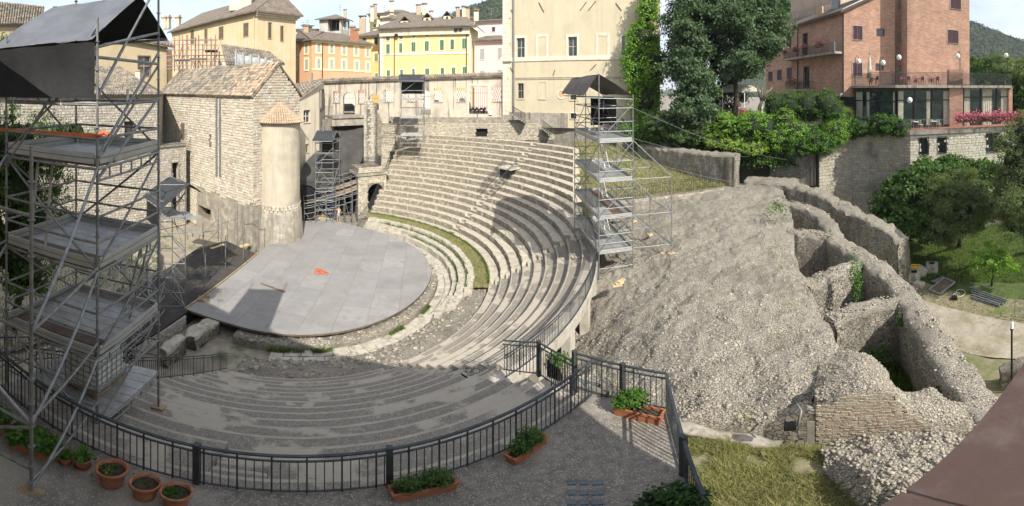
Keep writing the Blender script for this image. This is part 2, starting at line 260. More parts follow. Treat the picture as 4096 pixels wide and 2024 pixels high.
class MB:
    def __init__(s): s.v = []; s.f = []; s.r = []; s.uv = []; s.cr = 0.
    def vert(s, p): s.v.append(tuple(p)); return len(s.v)-1
    def poly(s, pts, uv=None):
        i = len(s.v); s.v += [tuple(p) for p in pts]; s.f.append(tuple(range(i, i+len(pts)))); s.r.append(s.cr); s.uv.append(uv)
    def hexa(s, b, t):
        """b, t: four bottom and four top corners, counter-clockwise from above"""
        i = len(s.v); s.v += [tuple(p) for p in b]+[tuple(p) for p in t]
        for q in ((3, 2, 1, 0), (4, 5, 6, 7), (0, 1, 5, 4), (1, 2, 6, 5), (2, 3, 7, 6), (3, 0, 4, 7)):
            s.f.append(tuple(i+k for k in q)); s.r.append(s.cr); s.uv.append(None)
    def box(s, c, size, rot=None):
        x, y, z = (k/2 for k in size); c = Vector(c); q = rot or Matrix.Identity(3)
        P = [c+q@Vector(p) for p in ((-x, -y, -z), (x, -y, -z), (x, y, -z), (-x, y, -z), (-x, -y, z), (x, -y, z), (x, y, z), (-x, y, z))]
        s.hexa(P[:4], P[4:])
    def bar(s, p, q, w, h, up=(0, 0, 1)):
        p, q = Vector(p), Vector(q); d = (q-p).normalized(); u = Vector(up); a = d.cross(u)
        if a.length < 1e-4: a = d.cross(Vector((0, 1, 0)))
        a.normalize(); b = a.cross(d); a *= w/2; b *= h/2
        s.hexa([p-a-b, p+a-b, q+a-b, q-a-b], [p-a+b, p+a+b, q+a+b, q-a+b])
    def tube(s, pts, r, n=6, cap=True):
        """swept round section along points; r number or list"""
        pts = [Vector(p) for p in pts]; rs = r if isinstance(r, (list, tuple)) else [r]*len(pts); base = len(s.v); a = None
        for i, p in enumerate(pts):
            d = (pts[min(i+1, len(pts)-1)]-pts[max(i-1, 0)]).normalized()
            if a is None: a = d.orthogonal().normalized()
            a = (a-d*a.dot(d)); a = a.normalized() if a.length > 1e-5 else d.orthogonal().normalized(); b = d.cross(a)
            for k in range(n):
                t = 2*math.pi*k/n; s.v.append(tuple(p+(a*math.cos(t)+b*math.sin(t))*rs[i]))
        for i in range(len(pts)-1):
            for k in range(n):
                s.f.append((base+i*n+k, base+i*n+(k+1) % n, base+(i+1)*n+(k+1) % n, base+(i+1)*n+k)); s.r.append(s.cr); s.uv.append(None)
        if cap:
            s.f.append(tuple(base+k for k in range(n-1, -1, -1))); s.r.append(s.cr); s.uv.append(None)
            e = base+(len(pts)-1)*n; s.f.append(tuple(e+k for k in range(n))); s.r.append(s.cr); s.uv.append(None)
    def lathe(s, c, prof, n=16):
        """profile of (radius, z) turned about the vertical through c"""
        base = len(s.v); c = Vector(c)
        for r, z in prof:
            for k in range(n): s.v.append((c.x+r*math.cos(2*math.pi*k/n), c.y+r*math.sin(2*math.pi*k/n), c.z+z))
        for i in range(len(prof)-1):
            for k in range(n):
                s.f.append((base+i*n+k, base+i*n+(k+1) % n, base+(i+1)*n+(k+1) % n, base+(i+1)*n+k)); s.r.append(s.cr); s.uv.append(None)
    def build(s, name, mt, parent=None, smooth=False, jit=0, mw=None):
        me = bpy.data.meshes.new(name)
        if jit: s.v = [tuple(np.array(p)+np.random.uniform(-jit, jit, 3)) for p in s.v]
        me.from_pydata(s.v, [], s.f); me.materials.append(M[mt])
        if any(s.r): me.attributes.new('rnd', 'FLOAT', 'FACE').data.foreach_set('value', np.asarray(s.r, np.float32))
        if any(u is not None for u in s.uv):
            L = me.uv_layers.new(name='UVMap'); a = []
            for f, u in zip(s.f, s.uv): a += list(u) if u is not None else [(0, 0)]*len(f)
            L.data.foreach_set('uv', np.asarray(a, np.float32).ravel())
        if smooth: me.polygons.foreach_set('use_smooth', np.ones(len(me.polygons), bool))
        me.update(); return link(name, me, parent, mw)
UNIT = {}
def unit(shape, mt):
    k = (shape, mt)
    if k in UNIT: return UNIT[k]
    b = MB()
    if shape == 'box': b.box((0, 0, 0), (1, 1, 1))
    elif shape == 'cyl': b.tube([(0, 0, -.5), (0, 0, .5)], 1, 8)
    elif shape == 'stone':
        o = [(-.5, -.5), (.5, -.5), (.5, .5), (-.5, .5)]; i = [(-.43, -.40), (.44, -.42), (.42, .41), (-.44, .43)]
        b.v = [(x, 0, z) for x, z in o]+[(x, .7, z) for x, z in o]+[(x, 1, z) for x, z in i]
        b.f = [(8, 9, 10, 11)]+[(k, (k+1) % 4, 4+(k+1) % 4, 4+k) for k in range(4)]+[(4+k, 4+(k+1) % 4, 8+(k+1) % 4, 8+k) for k in range(4)]; b.r = [0]*9; b.uv = [None]*9
    elif shape == 'tile':
        n = 4
        for e, (y, rr) in enumerate(((0, .5), (1, .42))):
            for k in range(n+1):
                t = math.pi*k/n; b.v.append((rr*math.cos(t), y, (.62*rr*2)*math.sin(t)*.7+(.0 if e else .12)))
        b.f = [(k, k+1, n+2+k, n+1+k) for k in range(n)]; b.f.append(tuple(range(n+1))); b.r = [0]*5; b.uv = [None]*5
    elif shape == 'rock':
        bm = bmesh.new(); bmesh.ops.create_icosphere(bm, subdivisions=1, radius=.5)
        for v in bm.verts: v.co *= random.uniform(.7, 1.15)
        me = bpy.data.meshes.new('rock'); bm.to_mesh(me); bm.free(); me.materials.append(M[mt]); UNIT[k] = me; return me
    me = bpy.data.meshes.new(shape); me.from_pydata(b.v, [], b.f); me.materials.append(M[mt])
    if shape == 'cyl': me.polygons.foreach_set('use_smooth', [len(p.vertices) == 4 for p in me.polygons])
    me.update(); UNIT[k] = me; return me
def frame3(d, up=Vector((0, 0, 1))):
    z = Vector(d).normalized(); x = up.cross(z)
    if x.length < 1e-4: x = Vector((1, 0, 0))
    x.normalize(); y = z.cross(x); return Matrix((x, y, z)).transposed()
def tube(parent, name, p, q, r, mt, shape='cyl'):
    p, q = Vector(p), Vector(q); d = q-p
    mw = Matrix.Translation((p+q)/2)@frame3(d).to_4x4()@Matrix.Diagonal((r, r, d.length, 1)); return link(name, unit(shape, mt), parent, mw)
def boxo(parent, name, c, size, mt, rot=None, shape='box'):
    mw = Matrix.Translation(Vector(c))@(rot.to_4x4() if rot else I4)@Matrix.Diagonal((*size, 1)); return link(name, unit(shape, mt), parent, mw)
def rotz(a): return Matrix.Rotation(a, 3, 'Z')
def basis(u, n):
    """x along u, y along n (outwards), z up"""
    u, n = Vector(u).normalized(), Vector(n).normalized(); w = u.cross(n); return Matrix((u, n, w)).transposed()
def merged(name, mats_, shape, mt, parent, rnd=True):
    """many alike pieces past the count limit as one part"""
    me = unit(shape, mt); nv = len(me.vertices); V0 = np.empty(nv*3, np.float32); me.vertices.foreach_get('co', V0); V0 = np.c_[V0.reshape(-1, 3), np.ones(nv)]
    A = np.array([np.array(m) for m in mats_]); V = np.einsum('nij,vj->nvi', A, V0)[:, :, :3].reshape(-1, 3)
    out = MB(); fs = [tuple(p.vertices) for p in me.polygons]; mm = bpy.data.meshes.new(name)
    faces = []; rr = []; n = len(mats_)
    quads = all(len(f) == len(fs[0]) for f in fs)
    if quads:
        F = (np.array(fs)[None]+(np.arange(n)*nv)[:, None, None]).reshape(-1, len(fs[0])); r = np.repeat(np.random.rand(n), len(fs))
        mm = np_mesh(name, V, F, mt, r)
    else:
        for i in range(n):
            q = random.random()
            for f in fs: faces.append(tuple(i*nv+k for k in f)); rr.append(q)
        mm.from_pydata(V.tolist(), [], faces); mm.materials.append(M[mt]); mm.attributes.new('rnd', 'FLOAT', 'FACE').data.foreach_set('value', np.asarray(rr, np.float32)); mm.update()
    o = link(name, mm, parent); o['kind'] = 'stuff'; return o
def pieces(parent, name, mats_, shape, mt, nmax=300, rest=None):
    """the pieces that show largest (nearest to the eye) each as its own part, the rest joined"""
    if nmax and len(mats_) > nmax:
        e = Vector((0, 0, ZC)); mats_ = sorted(mats_, key=lambda m: (m.translation-e).length/max(m.col[0].length, .01)**.5)
    for m in mats_[:nmax]: link(name, unit(shape, mt), parent, m)
    if len(mats_) > nmax: merged(rest or name+'_infill', mats_[nmax:], shape, mt, parent)
# ---------------------------------------------------------------- walls, windows, masonry, tiles
class Facade:
    """a vertical wall line seen from the eye; measured by the columns of its two ends and their distances"""
    def __init__(s, x0, d0, x1, d1, parent=None):
        s.P = Vector((d0*math.sin(azd(x0)), d0*math.cos(azd(x0)), 0)); Q = Vector((d1*math.sin(azd(x1)), d1*math.cos(azd(x1)), 0))
        s.u = (Q-s.P); s.L = s.u.length; s.u.normalize(); s.n = Vector((s.u.y, -s.u.x, 0))
        if s.n.dot(-s.P) < 0: s.n = -s.n
        s.parent = parent; s.holes = []
    def hit(s, x, y):
        a = azd(x); d = Vector((math.sin(a), math.cos(a), 0)); den = d.x*s.u.y-d.y*s.u.x
        t = (s.P.x*s.u.y-s.P.y*s.u.x)/den; q = d*t-s.P; return q.dot(s.u), ZC-t*math.tan(dep(y))
    def pt(s, a, z, off=0): p = s.P+s.u*a+s.n*off; return Vector((p.x, p.y, z))
    def rect(s, x0, y0, x1, y1):
        xm, ym = (x0+x1)/2, (y0+y1)/2; a, _ = s.hit(x0, ym); b, _ = s.hit(x1, ym); _, t = s.hit(xm, y0); _, l = s.hit(xm, y1); return min(a, b), max(a, b), l, t
    def window(s, px, frame='trim_stone', fw=.18, shut=None, pane='window_glass', mull=None, depth=.22, hole=True, rect=None, sill=True, half=False, name='window', proud=.05):
        a, b, l, t = rect or s.rect(*px)
        if hole: s.holes.append((a, b, l, t, depth))
        rb = basis(s.u, s.n); m = MB()
        def bx(mb, a0, a1, z0, z1, o0, o1): mb.box(s.pt((a0+a1)/2, (z0+z1)/2, (o0+o1)/2), (a1-a0, o1-o0, z1-z0), rb)
        if fw > 0:
            bx(m, a-fw, a, l-fw*.6, t+fw, -.04, proud); bx(m, b, b+fw, l-fw*.6, t+fw, -.04, proud); bx(m, a, b, t, t+fw, -.04, proud-.003); bx(m, a, b, l-fw*.6, l, -.04, proud+.04 if sill else proud-.003)
            w = m.build(name, frame, s.parent)
        else:
            bx(m, a-.03, b+.03, l-.06, l, -depth, .05); w = m.build(name, frame, s.parent)
        if pane:
            q = MB(); bx(q, a+.01, b-.01, l+.01, t-.01, -depth+.02, -depth+.05); q.build('pane', pane, w)
            if mull:
                q = MB(); k = .035
                for i in range(0, 3): c = a+(b-a)*i/2; bx(q, max(a, c-k), min(b, c+k), l+.01, t-.01, -depth+.05, -depth+.10)
                for i in range(0, 3): c = l+(t-l)*i/2; bx(q, a+k, b-k, max(l+.01, c-k), min(t-.01, c+k), -depth+.052, -depth+.098)
                q.build('sash', mull, w)
        if shut:
            g = (b-a)/2
            for i in ((0, 1) if not half else (0,)):
                q = MB(); a0 = a+g*i+.012; a1 = a+g*(i+1)-.012
                bx(q, a0, a1, l+.02, t-.02, -.05, -.01); nl = max(4, int((t-l)/.11)); sh = q.build('shutter', shut, w); q = MB()
                for k in range(nl):
                    z = l+.06+(t-l-.12)*(k+.5)/nl; q.hexa([s.pt(a0+.05, z-.03, -.012), s.pt(a1-.05, z-.03, -.012), s.pt(a1-.05, z-.025, .02), s.pt(a0+.05, z-.025, .02)][::-1], [s.pt(a0+.05, z+.03, -.012), s.pt(a1-.05, z+.03, -.012), s.pt(a1-.05, z-.005, .02), s.pt(a0+.05, z-.005, .02)][::-1])
                q.build('louvre', shut, sh)
        return w
    def wall(s, z0, top, mt, name='wall', a0=None, a1=None, thick=.35, parent=None):
        """front face with real openings; top is a height or a function of the run along the wall"""
        tf = top if callable(top) else (lambda a: top); a0 = 0 if a0 is None else a0; a1 = s.L if a1 is None else a1
        H = [(max(a, a0), min(b, a1), max(l, z0), t, d) for a, b, l, t, d in s.holes if b > a0+.02 and a < a1-.02]
        xs = sorted({a0, a1, *[h[0] for h in H], *[h[1] for h in H]}); n = max(1, int((a1-a0)/4)); xs = sorted({*xs, *[a0+(a1-a0)*i/n for i in range(n+1)]})
        zs = sorted({z0, *[h[2] for h in H], *[h[3] for h in H]}); m = MB()
        def f(a, z, off=0, last=False): zz = tf(a) if last else min(z, tf(a)); return s.pt(a, zz, off), (a, zz)
        for i in range(len(xs)-1):
            xm = (xs[i]+xs[i+1])/2
            for j in range(len(zs)):
                last = j == len(zs)-1; zlo = zs[j]; zhi = None if last else zs[j+1]; zm = zlo+.001 if last else (zlo+zhi)/2
                if not last and any(h[0] < xm < h[1] and h[2] < zm < h[3] for h in H): continue
                q = [f(xs[i], zlo), f(xs[i+1], zlo), f(xs[i+1], zhi if not last else 0, 0, last), f(xs[i], zhi if not last else 0, 0, last)]
                m.poly([p for p, _ in q], [u for _, u in q])
        for a, b, l, t, d in H:
            for (p, q) in (((a, l), (b, l)), ((b, l), (b, t)), ((b, t), (a, t)), ((a, t), (a, l))):
                m.poly([s.pt(*p), s.pt(*q), s.pt(*q, -d), s.pt(*p, -d)], [(0, 0), (d, 0), (d, .3), (0, .3)])
        # end faces and back
        for a in (a0, a1): m.poly([s.pt(a, z0), s.pt(a, tf(a)), s.pt(a, tf(a), -thick), s.pt(a, z0, -thick)], [(0, z0), (0, tf(a)), (thick, tf(a)), (thick, z0)])
        for i in range(len(xs)-1): m.poly([s.pt(xs[i], tf(xs[i])), s.pt(xs[i+1], tf(xs[i+1])), s.pt(xs[i+1], tf(xs[i+1]), -thick), s.pt(xs[i], tf(xs[i]), -thick)])
        return m.build(name, mt, parent or s.parent)
    def box(s, a0, a1, z0, z1, o0, o1, name, mt, parent=None):
        return boxo(parent or s.parent, name, s.pt((a0+a1)/2, (z0+z1)/2, (o0+o1)/2), (a1-a0, o1-o0, z1-z0), mt, basis(s.u, s.n))
    def pbox(s, x0, y0, x1, y1, o0, o1, name, mt, parent=None):
        a, b, l, t = s.rect(x0, y0, x1, y1); return s.box(a, b, l, t, o0, o1, name, mt, parent)
    def stones(s, a0, a1, z0, z1, ch, ln, mt, nmax=300, mask=None, parent=None, name='stone', proud=.05, jit=.25, gap=.025):
        rb = basis(s.u, s.n); ms = []; z = z0
        while z < z1-.04:
            h = ch*random.uniform(1-jit*.6, 1+jit*.6); h = min(h, z1-z); a = a0-random.random()*ln*.6
            while a < a1:
                w = ln*random.uniform(1-jit*1.6, 1+jit*1.6); b0, b1 = max(a, a0), min(a+w, a1); a += w
                if b1-b0 < .08: continue
                c, zz = (b0+b1)/2, z+h/2
                if any(H[0]-.02 < c < H[1]+.02 and H[2]-.02 < zz < H[3]+.02 for H in s.holes): continue
                if mask and not mask(c, zz): continue
                pr = proud*random.uniform(.35, 1.2)
                ms.append(Matrix.Translation(s.pt(c, zz+random.uniform(-.008, .008), .002))@rb.to_4x4()@Matrix.Rotation(random.uniform(-.02, .02), 4, 'Y')@Matrix.Diagonal((b1-b0-gap, pr, h-gap, 1)))
            z += h
        pieces(parent or s.parent, name, ms, 'stone', mt, nmax, name+'_infill'); return ms
def tiles(parent, a, b, c, d, tw=.24, tl=.36, mt='roof_tile', nmax=200, name='roof_tile', base='roof_bed', skip=0, mask=None, mt2=None, prob=None):
    """barrel tiles over the quad a-b (eave) d-c (ridge), a-d up the slope"""
    a, b, c, d = map(Vector, (a, b, c, d)); m = MB(); dn = (b-a).cross(d-a).normalized()
    if dn.z < 0: dn = -dn
    o = dn*.06; m.poly([a-o, b-o, c-o, d-o]); m.poly([a-o*4, d-o*4, c-o*4, b-o*4])
    m.poly([a-o, a-o*4, b-o*4, b-o]); m.poly([b-o, b-o*4, c-o*4, c-o]); m.poly([a-o, d-o, d-o*4, a-o*4]); bed = m.build(base, 'roof_tile', parent)
    nu = max(2, int((b-a).length/tw)); nv = max(2, int(((d-a).length+(c-b).length)/2/tl)); ms = []; ms2 = []
    for j in range(nv):
        for i in range(nu):
            s, t = (i+.5)/nu, j/nv; p = a.lerp(b, s).lerp(d.lerp(c, s), t); q = a.lerp(b, s).lerp(d.lerp(c, s), (j+1)/nv); e = a.lerp(d, t).lerp(b.lerp(c, t), s+.5/nu)-a.lerp(d, t).lerp(b.lerp(c, t), s-.5/nu)
            if mask and not mask(p): continue
            y = q-p; x = e.normalized(); z = x.cross(y).normalized()
            if z.z < 0: z = -z
            w = e.length*.86; x = y.cross(z).normalized()
            p = p+x*random.uniform(-.02, .02)-y*.05+z*random.uniform(-.01, .02)
            mm = Matrix((x*w, y*1.12, z*w*random.uniform(.85, 1.1))).transposed().to_4x4(); mm.translation = p-z*.04; (ms2 if prob and random.random() < prob(s) else ms).append(mm)
    pieces(bed if skip else parent, name, ms, 'tile', mt, nmax, name+'_rows')
    if ms2: pieces(parent, name, ms2, 'tile', mt2, 120, name+'_rows')
    return bed
def slab(parent, name, pts, th, mt):
    """polygon pts (upper face) with thickness th downwards along its normal's vertical"""
    m = MB(); n = len(pts); lo = [Vector(p)-Vector((0, 0, th)) for p in pts]; L = [0]; 
    e = (Vector(pts[1])-Vector(pts[0])).normalized(); P0 = Vector(pts[0]); nn = (Vector(pts[1])-P0).cross(Vector(pts[-1])-P0).normalized(); f = nn.cross(e)
    m.poly(pts, [((Vector(p)-P0).dot(e), (Vector(p)-P0).dot(f)) for p in pts]); m.poly(lo[::-1])
    for i in range(n): j = (i+1) % n; m.poly([pts[i], lo[i], lo[j], pts[j]])
    return m.build(name, mt, parent)
# ---------------------------------------------------------------- ruins and ground
def fbm(p, o=4, s=1.):
    return noise.fractal(Vector(p)*s, .9, 2.1, o)
def grid_interp(ctrl, nu, nv):
    C = np.array(ctrl, float); r, c, _ = C.shape
    def cm(t, A):
        n = len(A)-1; x = t*n; i = min(int(x), n-1); f = x-i; p1, p2 = A[i], A[i+1]; p0 = A[i-1] if i > 0 else 2*p1-p2; p3 = A[i+2] if i+2 <= n else 2*p2-p1
        return .5*(2*p1+(p2-p0)*f+(2*p0-5*p1+4*p2-p3)*f*f+(3*p1-p0-3*p2+p3)*f**3)
    out = np.zeros((nv, nu, 3)); rows = [np.array([cm(u, C[k]) for u in np.linspace(0, 1, nu)]) for k in range(r)]
    for i in range(nu):
        col = np.array([q[i] for q in rows])
        for j, t in enumerate(np.linspace(0, 1, nv)): out[j, i] = cm(t, col)
    return out
def patch(name, ctrl, nu, nv, amp, sc, skirt, mt, parent=None, smooth=True, ridge=0, px=True):
    """natural surface through measured points (column, row, height), roughened, with sides down to the skirt height"""
    G = grid_interp([[pz(*p) for p in row] for row in ctrl] if px else ctrl, nu, nv)
    for j in range(nv):
        for i in range(nu):
            p = G[j, i]; G[j, i, 2] += amp*fbm(p, 5, sc)+(ridge*abs(noise.noise(Vector(p)*sc*3.1)) if ridge else 0)
            if amp: G[j, i, 0] += amp*.6*noise.noise(Vector(p)*sc*2+Vector((9, 0, 0))); G[j, i, 1] += amp*.6*noise.noise(Vector(p)*sc*2+Vector((0, 7, 0)))
    idx = np.arange(nu*nv).reshape(nv, nu); F = np.stack([idx[:-1, :-1], idx[1:, :-1], idx[1:, 1:], idx[:-1, 1:]], -1).reshape(-1, 4); V = G.reshape(-1, 3)
    if skirt is not None:
        b = np.concatenate([idx[0, :-1], idx[:-1, -1], idx[-1, :0:-1], idx[:0:-1, 0]]); n = len(b); nb = len(V); lo = V[b].copy(); k = 5; L = [b]
        for q in range(1, k):
            w = V[b].copy(); t = q/(k-1); w[:, 2] = w[:, 2]*(1-t)+skirt*t
            w[:, :2] += np.array([[.12*amp*10*noise.noise(Vector(x)*1.3), .12*amp*10*noise.noise(Vector(x)*1.3+Vector((5, 5, 5)))] for x in w])*.3
            L.append(np.arange(n)+len(V)); V = np.r_[V, w]
        for q in range(k-1):
            A, B = L[q], L[q+1]; F = np.r_[F, np.stack([A, np.roll(A, -1), np.roll(B, -1), B], -1)]
    me = np_mesh(name, V, F, mt, None, smooth); o = link(name, me, parent); o['_g'] = 0; del o['_g']; return o, G
def ruin_wall(name, pts, width, zb, mt, label, cat='wall ruin', parent=None, amp=.16, px=True, mt_side='ruin_face', rocks=0):
    """rough masonry wall with a worn rounded top following measured points along its crest"""
    P = [pz(*p) if px else Vector(p) for p in pts]; Q = [P[0]]
    for a, b in zip(P, P[1:]):
        n = max(2, int((b-a).length/.22))
        for k in range(1, n+1): Q.append(a.lerp(b, k/n))
    for _ in range(6): Q = [Q[0]]+[(Q[i-1]+Q[i]*2+Q[i+1])/4 for i in range(1, len(Q)-1)]+[Q[-1]]
    prof = [(-1, None, 1), (-1, -1.6, 1), (-1, -.7, 1), (-1.0, -.26, 1), (-.93, -.06, .9), (-.5, 0, .7), (0, .03, .5), (.5, 0, .7), (.93, -.06, .9), (1.0, -.26, 1), (1, -.7, 1), (1, -1.6, 1), (1, None, 1)]
    t = thing(name, (Q[0].x, Q[0].y, zb), label, cat) if parent is None else parent; V = []; n = len(Q); K = len(prof)
    for i, p in enumerate(Q):
        d = Q[min(i+1, n-1)]-Q[max(i-1, 0)]; d.z = 0; d.normalize(); s = Vector((d.y, -d.x, 0))
        e = 1. if 0 < i < n-1 else .8
        for k, (a, h, _) in enumerate(prof):
            z = zb if h is None else max(zb, p.z+h*min(1, width)); q = p+s*(a*width/2*e); q.z = z
            w = 1 if h is not None else .2
            q += Vector((noise.noise(q*1.7), noise.noise(q*1.7+Vector((4, 4, 4))), noise.noise(q*1.9+Vector((8, 1, 3)))*(1.3 if h is not None and h > -.4 else .2)))*amp*w; q += Vector((noise.noise(q*5.3), noise.noise(q*5.3+Vector((2, 7, 1))), noise.noise(q*4.7+Vector((5, 5, 0)))*(1.2 if h is not None and h > -.4 else .3)))*amp*.45*w; V.append(q)
    F = [(i*K+k, (i+1)*K+k, (i+1)*K+k+1, i*K+k+1) for i in range(n-1) for k in range(K-1)]
    top = [f for f in F if 3 <= f[0] % K <= 8]; side = [f for f in F if not 3 <= f[0] % K <= 8]
    def sub(nm, fs, m_, caps=False):
        mb = MB(); mb.v = [tuple(v) for v in V]; mb.f = list(fs); 
        if caps: mb.f += [tuple(range(K-1, -1, -1)), tuple((n-1)*K+k for k in range(K))]
        us = sorted({i for q in mb.f for i in q}); ix = {v: k for k, v in enumerate(us)}; mb.v = [mb.v[i] for i in us]; mb.f = [tuple(ix[i] for i in q) for q in mb.f]
        mb.r = [0]*len(mb.f); mb.uv = [None]*len(mb.f); o = mb.build(nm, m_, t, True); return o
    sub('face', side, mt_side, True); sub('crest', top, mt); return t, Q
def rocks_on(parent, G, n, s0, s1, mt, name='loose_stone', nmax=0, sink=.3, flat=.6, rest=None):
    nv, nu, _ = G.shape; ms = []
    for _ in range(n):
        i, j = random.random()*(nu-1.001), random.random()*(nv-1.001); a, b = int(i), int(j); f, g = i-a, j-b
        p = (G[b, a]*(1-f)+G[b, a+1]*f)*(1-g)+(G[b+1, a]*(1-f)+G[b+1, a+1]*f)*g; s = s0+(s1-s0)*random.random()**2.2
        ms.append(Matrix.Translation(Vector(p)+Vector((0, 0, s*(.5-sink)*flat)))@Matrix.Rotation(random.random()*6.3, 4, 'Z')@Matrix.Rotation(random.uniform(-.5, .5), 4, 'X')@Matrix.Diagonal((s*random.uniform(.8, 1.5), s, s*flat, 1)))
    pieces(parent, name, ms, 'rock', mt, nmax, rest or name+'_scatter')
# ---------------------------------------------------------------- foliage
def leaves_mesh(name, pts, nrm, size, mt, aspect=.55, spread=.9, jitter=.35, droop=0.):
    n = len(pts); P = np.asarray(pts, float); N = np.asarray(nrm, float)+np.random.normal(0, spread, (n, 3)); N /= np.linalg.norm(N, axis=1)[:, None]+1e-9
    a = np.random.normal(0, 1, (n, 3)); a[:, 2] -= droop*2; a -= N*(a*N).sum(1)[:, None]; a /= np.linalg.norm(a, axis=1)[:, None]+1e-9; b = np.cross(N, a); s = size*np.random.uniform(1-jitter, 1+jitter, (n, 1))
    V = np.stack([P-a*s*.5, P+b*s*aspect*.5+N*s*.06, P+a*s*.5, P-b*s*aspect*.5+N*s*.06], 1).reshape(-1, 3); F = np.arange(n*4).reshape(-1, 4)
    return np_mesh(name, V, F, mt, np.random.rand(n))
def crown_pts(blobs, n, clump=.55, per=45, shell=.62):
    """leaf positions gathered in clumps through the crown's volume, denser towards its outside"""
    vol = np.array([b[1]*b[2]*b[3] for b in blobs])**.7; vol /= vol.sum(); P = []; N = []
    for b, v in zip(blobs, vol):
        c = np.array(b[0]); r = np.array(b[1:4]); k = max(1, int(n*v/per)); d = np.random.normal(0, 1, (k, 3)); d /= np.linalg.norm(d, axis=1)[:, None]
        rad = shell+(1-shell)*np.random.rand(k, 1)**.5*np.random.uniform(.9, 1.12, (k, 1)); rad = np.where(np.random.rand(k, 1) < .16, np.random.rand(k, 1)*shell, rad); q = c+d*r*rad
        pc = q[:, None, :]+np.random.normal(0, 1, (k, per, 3))*clump*np.random.uniform(.5, 1.2, (k, 1, 1))*np.array([1, 1, .6]); P.append(pc.reshape(-1, 3)); N.append(np.repeat(d*.8+np.array([0, 0, .7]), per, 0))
    return np.concatenate(P), np.concatenate(N)
def tree(name, label, base, trunk_h, tr, blobs, nleaf, leaf, mt, clump=.55, group=None, bark='bark', aspect=.6, droop=0, limbs=9, cat='tree', per=45, core=.0, sub=7):
    t = thing(name, base, label, cat, group); base = Vector(base); m = MB(); bl = [((Vector(b[0])), b[1], b[2], b[3]) for b in blobs]
    cz = sum((b[0] for b in bl), Vector())/len(bl); top = base+(cz-base)*1.15; pts = [base+(top-base)*k/6+Vector((random.uniform(-1, 1), random.uniform(-1, 1), 0))*tr*.7*(k > 0) for k in range(7)]
    m.tube(pts, [tr*(1.25 if k == 0 else 1-.11*k) for k in range(7)], 8)
    for k in range(limbs):
        b = random.choice(bl); s = pts[random.randint(2, 5)]; e = b[0]+Vector((random.uniform(-.7, .7)*b[1], random.uniform(-.7, .7)*b[2], random.uniform(-.4, .7)*b[3])); mid = s.lerp(e, .5)+Vector((random.uniform(-1, 1), random.uniform(-1, 1), .6))*tr*2
        m.tube([s, mid, e], [tr*.42, tr*.27, tr*.08], 5)
    m.build('trunk', bark, t, True); fine = []
    for c_, rx, ry, rz in bl:
        fine.append((c_, rx*.78, ry*.78, rz*.78))
        for k in range(sub):
            v = Vector(np.random.normal(0, 1, 3)).normalized(); s_ = random.uniform(.26, .46); fine.append((c_+Vector((v.x*rx, v.y*ry, v.z*rz))*random.uniform(.62, .95), rx*s_, ry*s_, rz*s_*.8))
    P, N = crown_pts(fine, nleaf, clump*.6, per); link('crown', leaves_mesh('crown', P, N, leaf, mt, aspect, .7, droop=droop), t)
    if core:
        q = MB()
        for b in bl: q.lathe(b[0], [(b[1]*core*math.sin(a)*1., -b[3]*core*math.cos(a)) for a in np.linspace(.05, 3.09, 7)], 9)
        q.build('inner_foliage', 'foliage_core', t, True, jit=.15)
    return t
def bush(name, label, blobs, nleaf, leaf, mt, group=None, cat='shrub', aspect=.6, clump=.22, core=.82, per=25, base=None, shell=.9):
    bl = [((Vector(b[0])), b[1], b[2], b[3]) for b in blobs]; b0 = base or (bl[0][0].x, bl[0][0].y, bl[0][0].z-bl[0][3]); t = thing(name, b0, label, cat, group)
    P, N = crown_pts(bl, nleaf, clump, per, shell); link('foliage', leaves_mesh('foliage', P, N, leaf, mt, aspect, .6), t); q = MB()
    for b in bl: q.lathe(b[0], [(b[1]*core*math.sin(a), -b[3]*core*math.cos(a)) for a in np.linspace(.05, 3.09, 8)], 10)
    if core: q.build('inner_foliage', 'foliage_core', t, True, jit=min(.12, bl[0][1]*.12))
    return t
def blades(name, pts, h, mt, label, parent=None, w=.02, lean=.35):
    n = len(pts); P = np.asarray(pts, float); a = np.random.rand(n)*6.283; hh = h*np.random.uniform(.4, 1.3, n); d = np.stack([np.cos(a), np.sin(a), 0*a], 1)*w; e = np.random.normal(0, lean, (n, 3)); e[:, 2] = 1; e *= hh[:, None]
    V = np.stack([P-d, P+d, P+e+d*.25, P+e-d*.25], 1).reshape(-1, 3); me = np_mesh(name, V, np.arange(n*4).reshape(-1, 4), mt, np.random.rand(n)); o = link(name, me, parent); o['kind'] = 'stuff'
    if label and parent is None: tag(o, label, 'grass')
    return o
def grid_sample(G, n):
    nv, nu, _ = G.shape; i = np.random.rand(n)*(nu-1.001); j = np.random.rand(n)*(nv-1.001); a = i.astype(int); b = j.astype(int); f = (i-a)[:, None]; g = (j-b)[:, None]
    return (G[b, a]*(1-f)+G[b, a+1]*f)*(1-g)+(G[b+1, a]*(1-f)+G[b+1, a+1]*f)*g
